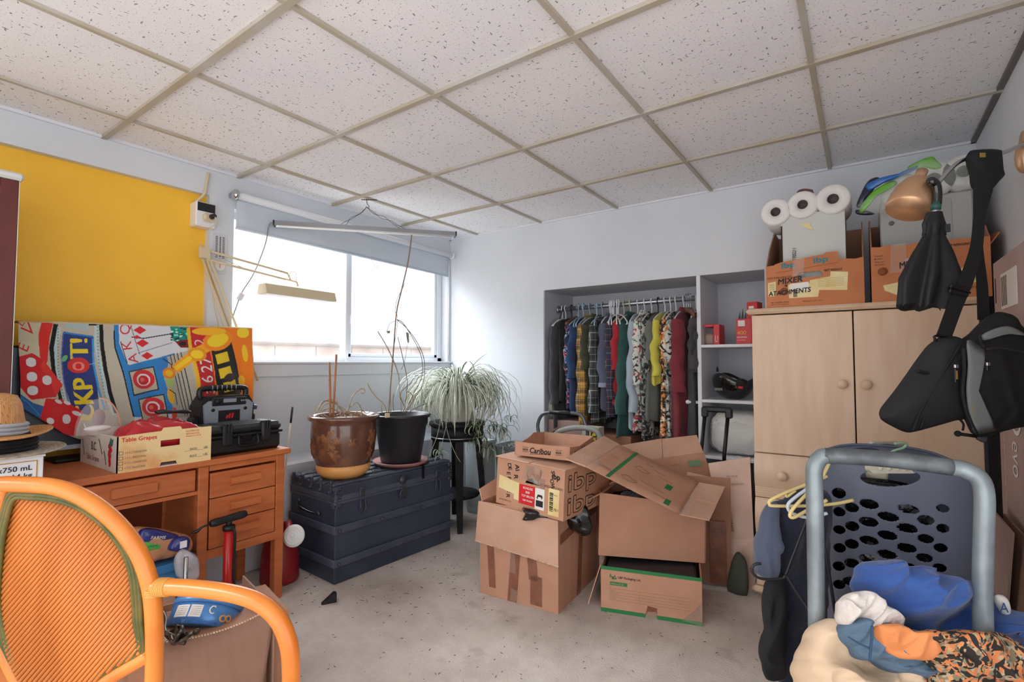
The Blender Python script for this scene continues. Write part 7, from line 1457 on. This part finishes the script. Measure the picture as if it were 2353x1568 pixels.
b = MB(); b.grid(lambda u, v: uf(u, .36 + .055*v) + (uf(u, .38) - axp[2].lerp(axp[3], .9)).normalized()*.004, 50, 2, M_ub, True); b.box((-.012, -.004, -.012), (.012, .004, .012), M_ub, M=T(*at(2172, 525, d=ud-.01))); b.build('tie_strap', um)

# messenger bag
bd = 1.50
mb_t = thing('messenger_bag', 'black and grey messenger bag hanging by its wide strap from the lamp arm', 'bag', tuple(at(2200, 860, d=bd))); M_bag = mat('bag_nylon', '#1c1c1e', .75, bump=.12, bscale=350); M_bag2 = mat('bag_neoprene', '#2b2b2d', .85); M_bgr = mat('bag_grey', '#7e8484', .6)
bp_ = lambda *a, d=bd: [at(a[i], a[i+1], d=d) for i in range(0, len(a), 2)]
def strap(pts, wds, m, name, th=.003, d=bd):
    P_ = spl([Vector(p) for p in pts], 6); b = MB(); n_ = len(P_); L_ = len(wds)-1
    vs = []
    for i, p in enumerate(P_):
        tt2 = (P_[min(i+1, n_-1)] - P_[max(i-1, 0)]).normalized(); sd = tt2.cross(fwd).normalized(); k_ = i/(n_-1)*L_; j = min(int(k_), L_-1); w_ = (wds[j]*(1-(k_-j)) + wds[j+1]*(k_-j))*.5
        nn = sd.cross(tt2).normalized()*th/2; vs += [p - sd*w_ - nn, p + sd*w_ - nn, p + sd*w_ + nn, p - sd*w_ + nn]
    fs = [(i*4+j, i*4+(j+1) % 4, i*4+4+(j+1) % 4, i*4+4+j) for i in range(n_-1) for j in range(4)] + [(3,2,1,0), (n_*4-4, n_*4-3, n_*4-2, n_*4-1)]
    b.add(vs, fs, m, False); return b.build(name, mb_t)
strap(bp_(2262,395, 2256,440, 2250,500, 2243,570, 2222,640, 2196,700, 2172,765, 2167,778, d=bd), [.055, .05, .034, .036, .042, .044, .044, .044], M_bag, 'shoulder_strap')
strap(bp_(2268,395, 2262,440, 2253,490, 2248,540, 2252,600, 2257,660, 2260,735, d=bd+.03), [.055, .045, .034, .022, .026, .034, .036], M_bag, 'shoulder_strap')
b = MB(); b.blob(bp_(2226,350, 2245,344, 2290,343, 2296,352, 2300,392, 2303,408, 2290,422, 2275,440, 2262,448, 2240,430, 2236,398, 2228,372, d=ld-.02), .028, .035, M_bag, -fwd, rings=8, k=3); b.build('strap_pad', mb_t)
b = MB(); b.box((-.008, -.003, -.007), (.008, .0, .007), mat('gold_tag', '#9a7b3a', .5), M=FR(at(2257, 357, d=ld-.052), rgt, fwd)); b.build('strap_tag', mb_t)
b = MB(); q = at(2204, 668, d=bd-.006); M0 = FR(q, (at(2186, 662, d=bd)-at(2226, 672, d=bd)), UP); b.box((-.03, -.014, -.004), (.03, .014, .004), M_black, bev=.003, M=M0); b.box((-.032, -.003, -.007), (.032, .003, .006), M_blackm, bev=.002, M=M0); b.build('strap_slider', mb_t)
b = MB(); b.tube(bp_(2148,778, 2150,772, 2185,778, 2192,784, 2186,790, 2152,785, d=bd-.006), .0035, M_blackm, 6, 2, closed=True); b.build('strap_ring', mb_t)
out_ = ((2150,780),(2175,772),(2205,776),(2215,790),(2206,840),(2210,905),(2214,960),(2195,967),(2150,980),(2105,992),(2082,994),(2055,983),(2026,966),(2023,955),(2030,940),(2060,902),(2092,858),(2122,815))
b = MB(); b.blob([at(*p, d=bd) for p in out_], .055, .05, M_bag2, -fwd, rings=10, k=3, fold=.004, fs=12); b.build('side_gusset', mb_t)
b = MB(); b.tube(bp_(2208,790, 2190,820, 2160,870, 2130,920, 2110,958, 2098,990, d=bd-.052), .0035, M_bag, 6, 4); b.tube(bp_(2213,800, 2200,835, 2165,885, 2135,935, 2115,985, d=bd-.048), .003, M_bag, 6, 4); b.build('piping', mb_t)
b = MB(); b.box((-.018, -.006, -.009), (.018, .004, .009), M_bag, bev=.004, M=FR(at(2119, 855, d=bd-.055), rgt + UP*-.2, UP)); b.build('webbing_loop', mb_t)
body = ((2212,790),(2240,760),(2265,735),(2285,718),(2310,720),(2330,745),(2365,770),(2420,790),(2430,960),(2390,975),(2330,985),(2290,996),(2250,1005),(2235,985),(2216,940),(2210,880))
b = MB(); b.cloth([at(*p, d=bd-.02) for p in body], .06, .06, M_bag, -fwd, rings=24, k=4, A=.009, fs=9, dirn=(0, 0, 1), edge=.003, seed=5); b.build('main_body', mb_t)
def patch(pts, m, name, dd, th=.004): b = MB(); b.blob([at(*p, d=dd) for p in pts], th, th, m, -fwd, rings=4, k=3); return b.build(name, mb_t)
patch(((2222,783),(2248,793),(2264,802),(2262,830),(2252,865),(2245,900),(2242,940),(2248,985),(2290,989),(2260,996),(2240,996),(2228,960),(2220,900),(2224,840)), M_bgr, 'grey_panel', bd-.080)
patch(((2256,770),(2290,754),(2320,750),(2348,762),(2360,772),(2330,768),(2300,772),(2262,783)), M_bgr, 'grey_panel', bd-.082)
b = MB(); b.tube(bp_(2214,800, 2216,850, 2212,900, 2222,950, 2245,1000, d=bd-.078), .005, M_bag, 8, 4); b.tube(bp_(2250,770, 2255,790, 2262,800, d=bd-.088), .004, M_bag, 6, 3); b.build('flap_edge', mb_t)
b = MB(); b.tube(bp_(2266,803, 2300,800, 2353,810, d=bd-.088), .003, M_bag2, 6, 4); b.build('zip_line', mb_t)
for (x, y, l_) in ((2270, 845, 7), (2197, 862, 24)):
    b = MB(); b.box((-.005, -.003, -.005), (.005, .003, .005), M_chrome, bev=.001, M=FR(at(x, y-8 if l_ < 10 else y-20, d=bd-.092), rgt, fwd)); b.box((-.004, -.002, -.0008*l_-.004), (.004, .002, .0008*l_), M_blackm, bev=.002, M=FR(at(x, y, d=bd-.092), rgt, fwd)); 
    if l_ > 10: b.box((-.002, -.003, -.012), (.002, -.002, .012), mat('gold_tag', '#9a7b3a'), M=FR(at(x, y, d=bd-.092), rgt, fwd))
    b.build('zip_puller', mb_t)
b = MB(); b.text('sumdex', .012, FR(at(2239, 962, d=bd-.088), UP, -rgt), mat('yellow_thread', '#b09a3c', .7)); b.build('logo', mb_t)
b = MB(); b.tube(bp_(2205,964, 2214,975, 2212,990, d=bd-.02), .003, M_bag, 6, 3); b.tube(bp_(2200,997, 2243,1003, d=bd-.02), .005, M_bag, 8); b.ball(tuple(at(2201, 997, d=bd-.02)), .009, M_bag, 10, 8); b.blob(bp_(2243,1003, 2262,1000, 2268,1008, 2262,1018, 2246,1012, d=bd-.02), .008, .008, mat('strap_end', '#4c4c50', .7), -fwd, k=2); b.build('hanging_buckle', mb_t)

# ================================================================== hand truck, hamper and clothes, foreground right
M_galv = mat('galvanised', '#9aa6ab', .4, metal=.4, c2='#7d888d', scale=9, bump=.08, bscale=40); M_galvd = mat('galvanised_dark', '#5a5f64', .4, metal=.4, c2='#7f878b', scale=14)
ht_ = thing('hand_truck', 'grey tubular steel hand truck standing in the right foreground', 'hand truck', tuple(flr(at(2070, 1500, d=1.1))))
hl0 = [(1878, 1568, 1.16), (1876, 1400, 1.16), (1873, 1200, 1.16), (1871, 1110, 1.16), (1872, 1075, 1.16), (1886, 1053, 1.16), (1910, 1048, 1.155)]
hr0 = [(2185, 1074, 1.085), (2225, 1084, 1.07), (2252, 1103, 1.06), (2262, 1140, 1.055), (2261, 1210, 1.055), (2258, 1330, 1.055), (2258, 1420, 1.055), (2263, 1568, 1.055)]
tp_ = [at(x, y, d=d) for x, y, d in hl0] + [at(2040, 1056, d=1.12)] + [at(x, y, d=d) for x, y, d in hr0]
b = MB(); b.tube([flr(tp_[0])] + tp_ + [flr(tp_[-1])], .0178, M_galv, 16, 6); b.build('tube_frame', ht_)
b = MB(); b.tube([tp_[5].lerp(tp_[6], .3), tp_[6], tp_[7], tp_[8]], .0182, M_galvd, 16, 5); b.build('worn_grip', ht_)
b = MB()
for z in (.25, .45): b.tube([flr(tp_[0], z), flr(tp_[-1], z)], .012, M_galv, 10)
b.build('cross_bar', ht_)
b = MB(); a_, c_ = flr(tp_[0]), flr(tp_[-1]); nn = Vector((-(c_-a_).y, (c_-a_).x, 0)).normalized(); b.quad(a_ + UP*.003, c_ + UP*.003, c_ + nn*.2 + UP*.003, a_ + nn*.2 + UP*.003, M_galv, .004); b.build('toe_plate', ht_)
for s_, p in ((-1, a_), (1, c_)):
    b = MB(T(*(p - nn*.10 + UP*.10)) @ RZ(math.atan2((c_-a_).y, (c_-a_).x)) @ RY(R(90))); b.lathe([(0, -.02), (.04, -.02), (.06, -.015), (.095, -.022), (.1, -.01), (.1, .01), (.095, .022), (.06, .015), (.04, .02), (0, .02)], M_black, 28); b.build('wheel', ht_)

# laundry hamper with oval holes
hd = 1.37; hcx = at(2052, 1200, d=1.52); _va = math.atan2(hcx.y, hcx.x) - R(8); hf = Vector((math.cos(_va + R(17)), math.sin(_va + R(17)), 0)); hr = Vector((hf.y, -hf.x, 0)); hm_t = thing('laundry_hamper', 'slate blue plastic laundry hamper with rows of oval holes behind the hand truck', 'laundry basket', (hcx.x, hcx.y, 0)); M_hmp = mat('hamper_blue', '#646b7c', .38)
HWt, HWb, HD, HZ = .195, .175, .15, .80
def hsurf(s, z):    # s: arc position around a rounded rectangle, front side centred on s=0 in [-1,1]
    k_ = z/HZ; w_ = HWb + (HWt-HWb)*k_; dd = HD*(.88 + .12*k_)
    a = s*math.pi; p_ = .62; cx_ = math.copysign(abs(math.sin(a))**p_, math.sin(a)); cy_ = -math.copysign(abs(math.cos(a))**p_, math.cos(a))
    return Vector((hcx.x, hcx.y, 0)) + hr*(cx_*w_) + hf*(cy_*dd) + UP*z
def htop(s): return HZ + .022*math.cos(2*math.pi*s) if abs(s) < .5 else HZ + .022*math.cos(2*math.pi*s)
# pixel positions of the holes on the front face
holes = [(1927,1134,17,12),(1957,1167,17,11),(1997,1159,23,11),(1928,1177,15,11),(2041,1188,25,10),(2089,1171,24,10),(2128,1196,20,11),(2167,1169,16,9),(1958,1210,17,11),(1996,1200,23,11),(1928,1218,15,10),(2040,1231,24,10),(2086,1215,24,10),(2167,1215,16,10),(1957,1251,17,11),(1997,1243,23,10),(1929,1260,15,11),(2038,1275,24,10),(2084,1260,24,10),(2128,1239,20,10),(2162,1260,17,10),(1957,1295,18,11),(1996,1285,23,10),(1927,1302,15,11),(2125,1283,20,10),(2160,1306,17,10),(2040,1318,24,10),(2084,1304,24,10),(1928,1344,15,11),(1954,1337,18,10),(1996,1328,22,10),(2162,1350,17,10),(2128,1328,20,10)]
b = MB(); NU, NV = 340, 400; vs = []
su = [-.42 + .84*i/NU for i in range(NU+1)]
grid_v = np.zeros((NV+1, NU+1, 3))
for j in range(NV+1):
    for i, s in enumerate(su): grid_v[j, i] = hsurf(s, htop(s)*j/NV)
def pr_(P_):
    r_ = P_[..., 0]*_cy + P_[..., 1]*_sy; f_ = -P_[..., 0]*_sy + P_[..., 1]*_cy; u_ = P_[..., 2] - EYE
    y = -f_*_st + u_*_ct; z = f_*_ct + u_*_st; return CX + F*r_/z, CY - F*y/z
cen = (grid_v[:-1, :-1] + grid_v[1:, 1:])/2; hx_, hy_ = pr_(cen); keep = np.ones(hx_.shape, bool)
for x, y, a_, c__ in holes: 
    r0 = .32; u_ = (hx_-x)*math.cos(.22) + (hy_-y)*math.sin(.22); v_ = -(hx_-x)*math.sin(.22) + (hy_-y)*math.cos(.22); keep &= ((u_/a_)**2 + (v_/c__)**2) > 1
keep &= (((hx_-2046)/69)**2 + ((hy_-1098)/21)**2) > 1
idx = np.arange((NV+1)*(NU+1)).reshape(NV+1, NU+1); fa = np.stack([idx[:-1, :-1], idx[:-1, 1:], idx[1:, 1:], idx[1:, :-1]], -1)[keep]
me = bpy.data.meshes.new('front_shell'); me.from_pydata((grid_v.reshape(-1, 3) - np.array(OFF[hm_t])).tolist(), [], fa.tolist()); me.materials.append(M_hmp); me.polygons.foreach_set('use_smooth', [True]*len(me.polygons))
o = bpy.data.objects.new('front_shell', me); C.objects.link(o); o.parent = hm_t; md = o.modifiers.new('s', 'SOLIDIFY'); md.thickness = .004; md.offset = -1
b = MB(); b.grid(lambda u, v: hsurf(.42 + 1.16*u, htop(.42 + 1.16*u)*v), 60, 20, M_hmp, smooth=True); b.build('rear_shell', hm_t, solid=.004)
b = MB(); b.tube([hsurf(-1 + i/40, htop(-1+i/40)) for i in range(80)], .0045, M_hmp, 8, closed=True); b.build('rim', hm_t)
b = MB(); b.prism([(p.x, p.y) for p in [hsurf(-1 + i/20, .002) for i in range(40)]], .001, .006, M_hmp); b.build('base', hm_t)
M_hh = mat('hamper_grip', '#c9c3b4', .4)
gq = hsurf(0, htop(0)); b = MB(); Mg = FR(at(2046, 1073, d=(gq - Vector((0,0,EYE))).dot(fwd)*1.0-.012), rgt, UP); b.prism(rnd_box_pts(-.066, -.016, .066, .014, .013), -.008, .012, M_hh, Mg)
for i in range(4): b.ball((-.036 + i*.024, -.002, .012), (.007, .007, .003), M_hh, 10, 6, M=Mg)
b.build('grip', hm_t)
b = MB(); Mg = FR(at(2040, 1027, d=hd+.32), rgt, UP); b.prism(rnd_box_pts(-.062, -.015, .062, .018, .014), -.008, .010, M_hh, Mg); b.build('grip', hm_t)
b = MB(); b.blob([hsurf(-.08 + x, z) + fwd*.05 for x, z in ((-.25, .3), (0, .25), (.25, .3), (.27, .6), (.15, .74), (0, .76), (-.15, .74), (-.27, .6))], .03, .05, M_gbag, -fwd, fold=.02, fs=14, rings=12); b.build('black_bag', label='black plastic bag filling the laundry hamper', cat='bag')
b = MB(); b.blob([at(*p, d=1.50) for p in ((1990,1085),(2010,1072),(2035,1078),(2032,1100),(2020,1118),(2000,1110))], .02, .02, mat('cream_cloth', '#d5cfb8', .9), -fwd, fold=.01, fs=30); b.build('cream_cloth', label='cream cloth seen through the handle opening of the hamper', cat='cloth')
b = MB(); b.blob([at(*p, d=1.62) for p in ((2130,1068),(2160,1068),(2195,1078),(2214,1100),(2190,1110),(2150,1100))], .03, .03, M_bag2, -fwd, fold=.012, fs=20); b.build('black_cloth', label='black cloth bulging over the right rim of the hamper', cat='cloth')
b = MB(); b.blob([at(*p, d=1.69) for p in ((1950,1040),(1985,1025),(2030,1018),(2080,1028),(2125,1048),(2090,1058),(2030,1056),(1980,1056))], .03, .03, mat('navy_cloth', '#3c4560', .9), -fwd, fold=.01, fs=20); b.build('navy_cloth', label='navy cloth piled at the back of the hamper', cat='cloth')
b = MB(); b.tube([at(*p, d=1.55) for p in ((2040,1046),(2055,1036),(2075,1030),(2082,1022),(2075,1018),(2055,1020))], .004, mat('pale_green_cord', '#a9cfae', .6), 8, 4); b.build('green_cord', label='pale green cord looped over the rear handle of the hamper', cat='cord')

# hangers hooked on the hamper and the frame
def hang_px(name, lab, pts, r_, m, d, closed=False, hook=None, hm=None):
    b = MB(); b.tube([at(p[0], p[1], d=(p[2] if len(p) > 2 else d)) for p in pts], r_, m, 8, 5, closed=closed)
    if hook: b.tube([at(p[0], p[1], d=(p[2] if len(p) > 2 else d)) for p in hook], r_*.85, m, 8, 4)
    return b.build(name, label=lab, cat='clothes hanger')
M_hy = mat('hanger_yellow', '#d8c183', .4)
hang_px('clothes_hanger', 'cream-yellow plastic hanger sticking out to the left of the hand truck', ((1900,1095),(1850,1115),(1800,1135),(1770,1150),(1768,1158),(1778,1163),(1860,1163),(1920,1158),(1960,1150)), .0042, M_hy, 1.28, hook=((1828,1128),(1818,1135),(1808,1142),(1806,1136)))
hang_px('clothes_hanger', 'pale blue-white hanger hooked beside the left tube of the hand truck', ((1890,1095),(1860,1120),(1832,1140),(1812,1158),(1812,1172),(1825,1182),(1860,1190),(1900,1180)), .0042, mat('hanger_ice', '#c9d2da', .35), 1.24, hook=((1880,1105),(1875,1080),(1885,1062),(1900,1055)))
hang_px('clothes_hanger', 'cream hanger slanting down across the left tube of the hand truck', ((1908,1058),(1895,1085),(1880,1110),(1850,1140),(1822,1170),(1815,1185),(1822,1190),(1840,1182),(1870,1165),(1900,1150)), .0042, M_hy, 1.21, hook=((1908,1058),(1918,1050),(1925,1060)))
hang_px('wire_hanger', 'black wire hanger with large hook caught on the hanging navy sweater', ((1858,1182),(1838,1235),(1815,1295),(1805,1322),(1795,1330),(1765,1332),(1742,1328),(1730,1318),(1728,1305),(1736,1297),(1748,1296)), .0036, M_hk, 1.30)
hang_px('wire_hanger', 'long black wire hanger lying against the front of the hamper', ((1880,1190,1.22),(1890,1240,1.20),(1905,1320,1.19),(1918,1400,1.18),(1928,1462,1.17),(1922,1480,1.17),(1905,1478,1.17),(1885,1450,1.18),(1860,1405,1.2),(1830,1360,1.25),(1806,1322,1.29)), .0036, M_hk, 1.2)
# hanging navy sweater
nv = thing('navy_sweater', 'dark navy long-sleeved sweater hanging down beside the hand truck', 'sweater', tuple(flr(at(1800, 1400, d=1.5)))); M_nvy = mat('navy_knit', '#23273a', .92, c2='#1c2030', scale=8, bump=.3, bscale=300, sheen=.2); M_nvd = mat('blue_grey_knit', '#4b5468', .92, sheen=.2)
b = MB(); b.cloth([at(*p, d=1.38) for p in ((1768,1172),(1790,1145),(1830,1122),(1862,1112),(1905,1150),(1905,1300),(1900,1450),(1895,1550),(1868,1590),(1800,1585),(1788,1520),(1782,1400),(1775,1300))], .035, .05, M_nvy, -fwd, A=.016, fs=7, dirn=(0, 0, 1), seed=2); b.build('body', nv)
b = MB(); b.cloth([at(*p, d=1.335) for p in ((1772,1158),(1790,1165),(1790,1250),(1788,1305),(1778,1328),(1756,1326),(1738,1312),(1737,1280),(1744,1230),(1754,1185),(1762,1165))], .022, .03, M_nvd, -fwd, A=.014, fs=12, dirn=(0, 0, 1), seed=4, k=5, rings=24); b.build('sleeve', nv)
b = MB(); b.cloth([at(*p, d=1.335) for p in ((1765,1325),(1805,1328),(1808,1440),(1806,1520),(1802,1562),(1770,1560),(1755,1545),(1752,1500),(1755,1440),(1758,1370))], .02, .03, mat('black_cloth2', '#1a1a1e', .9), -fwd, A=.014, fs=10, dirn=(0, 0, 1), seed=6, k=5, rings=24); b.build('sleeve', nv)
# clothes pile on a crate
cr = at(2090, 1568, d=1.17); M_crt = M_card3
b = MB(); b.box((-.16, -.14, 0), (.26, .13, .30), M_card3, M=T(cr.x, cr.y, 0) @ RZ(YAW)); b.build('low_carton', label='brown carton under the heap of clothes on the hand truck', cat='box')
def heap(name, lab, cat, pts, m, d, front, back, fold, fs, seed=0, fdir=None, parts=()):
    t = thing(name, lab, cat, tuple(at(pts[0][0], pts[0][1], d=d)))
    b = MB(); b.cloth([at(p[0], p[1], d=d + (p[2] if len(p) > 2 else 0)) for p in pts], front, back, m, -fwd*.85 + UP*.5, A=fold, fs=fs, seed=seed, dirn=fdir or (.8, .4, .5)); b.build('cloth', t); return t
M_jean = mat('denim', '#627a90', .9, c2='#536b82', scale=12, bump=.9, bscale=26); M_beige = mat('beige_cotton', '#dcc2a5', .9, c2='#d3b697', scale=4, bump=.8, bscale=16)
heap('beige_trousers', 'beige cotton trousers at the bottom of the clothes heap', 'trousers', ((1855,1470),(1890,1440),(1930,1435),(1980,1470),(2060,1500),(2150,1530),(2160,1600),(2100,1640),(1950,1660),(1850,1640),(1828,1560),(1833,1510)), M_beige, 1.12, .05, .10, .06, 8, 1)
jt = heap('blue_jeans', 'faded blue jeans in the clothes heap below the white shirt', 'jeans', ((1925,1440),(1945,1425),(2010,1430),(2060,1440),(2120,1470),(2145,1500),(2140,1552),(2080,1545),(2010,1525),(1965,1500),(1935,1470)), M_jean, 1.07, .03, .06, .034, 12, 3)
b = MB(); b.tube([at(*p, d=1.010) for p in ((2004,1440),(2003,1470),(2000,1500),(1998,1520))], .0025, mat('denim_seam', '#34506e', .9), 6, 4); b.tube([at(*p, d=1.012) for p in ((1950,1465),(1975,1480),(1997,1490))], .0018, mat('denim_seam', '#34506e', .9), 6, 4); b.build('seams', jt)
heap('white_shirt', 'crumpled white shirt with grey stains above the blue jeans', 'shirt', ((1918,1382),(1935,1372),(1975,1368),(2020,1385),(2060,1410),(2075,1440),(2040,1448),(2000,1452),(1975,1462),(1950,1450),(1925,1428)), mat('white_shirt_cloth', '#dfd6d0', .9, c2='#c9bdb6', scale=9, mixlo=.5, mixhi=.7, bump=1, bscale=28), 1.06, .025, .05, .026, 15, 5)
heap('orange_shirt', 'plain orange cloth end between the jeans and the leaf-print shirt', 'shirt', ((2015,1438),(2060,1432),(2100,1450),(2140,1462),(2160,1500),(2130,1518),(2080,1510),(2035,1490)), mat('orange_cotton', '#e8925a', .85, c2='#e08850', scale=6), 1.02, .02, .05, .016, 12, 7)
M_hw2 = N('leaf_print'); 
_cols = ('#2a2522', '#b5a98c', '#8b8066', '#dd8550', '#2a2522')
col = '#d99a66'
for i, c in enumerate(_cols):
    mp = M_hw2.n('Mapping'); mp.inputs['Location'].default_value = (i*2.3, i*1.9, i*.7); M_hw2.l(M_hw2.tc.outputs['Object'], mp.inputs[0]); nz = M_hw2.n('TexNoise'); nz.inputs['Scale'].default_value = 15 + 5*i; nz.inputs['Detail'].default_value = 1.5; nz.inputs['Distortion'].default_value = 2.2; M_hw2.l(mp.outputs[0], nz.inputs['Vector']); col = M_hw2.mix(M_hw2.ramp(nz.outputs['Fac'], [(.52, 0.), (.535, 1.)]), col, c)
M_hw2.l(col, M_hw2.b.inputs['Base Color']); M_hw2.b.inputs['Roughness'].default_value = .85; M_hw2 = M_hw2.m
heap('leaf_print_shirt', 'holiday shirt with black and tan palm leaves on orange, below the blue hoodie', 'shirt', ((2100,1462),(2160,1450),(2230,1445),(2290,1455),(2330,1490),(2353,1520),(2400,1560),(2400,1660),(2250,1680),(2140,1640),(2150,1560),(2130,1520)), M_hw2, 1.03, .04, .08, .045, 10, 9)
heap('orange_hem', 'orange shirt tail hanging at the right edge behind the hand truck tube', 'shirt', ((2285,1440),(2310,1450),(2345,1500),(2400,1560),(2400,1640),(2320,1640),(2290,1560),(2275,1500)), mat('orange_cotton', '#e8925a'), 1.14, .03, .05, .02, 7, 11)
hd_t = heap('blue_hoodie', 'royal blue hooded sweatshirt thrown on top of the clothes heap', 'sweatshirt', ((1966,1318),(1975,1300),(2010,1294),(2070,1300),(2130,1318),(2190,1340),(2250,1360),(2300,1385),(2340,1440),(2353,1500),(2300,1470),(2240,1478),(2160,1478),(2090,1462),(2040,1430),(1990,1378),(1968,1350)), mat('hoodie_blue', '#3a5ea3', .9, c2='#335598', scale=5, bump=.8, bscale=15, sheen=.25), 1.135, .05, .07, .085, 7.5, 13)
b = MB(); b.blob([at(*p, d=1.09) for p in ((2290,1368),(2310,1372),(2318,1400),(2312,1420),(2298,1405),(2288,1385))], .012, .01, M_wlabel, -fwd, k=3); b.text('A', .03, FR(at(2296, 1408, d=1.074), rgt, UP), mat('hoodie_print', '#34527f', .8)); b.build('white_print', hd_t)
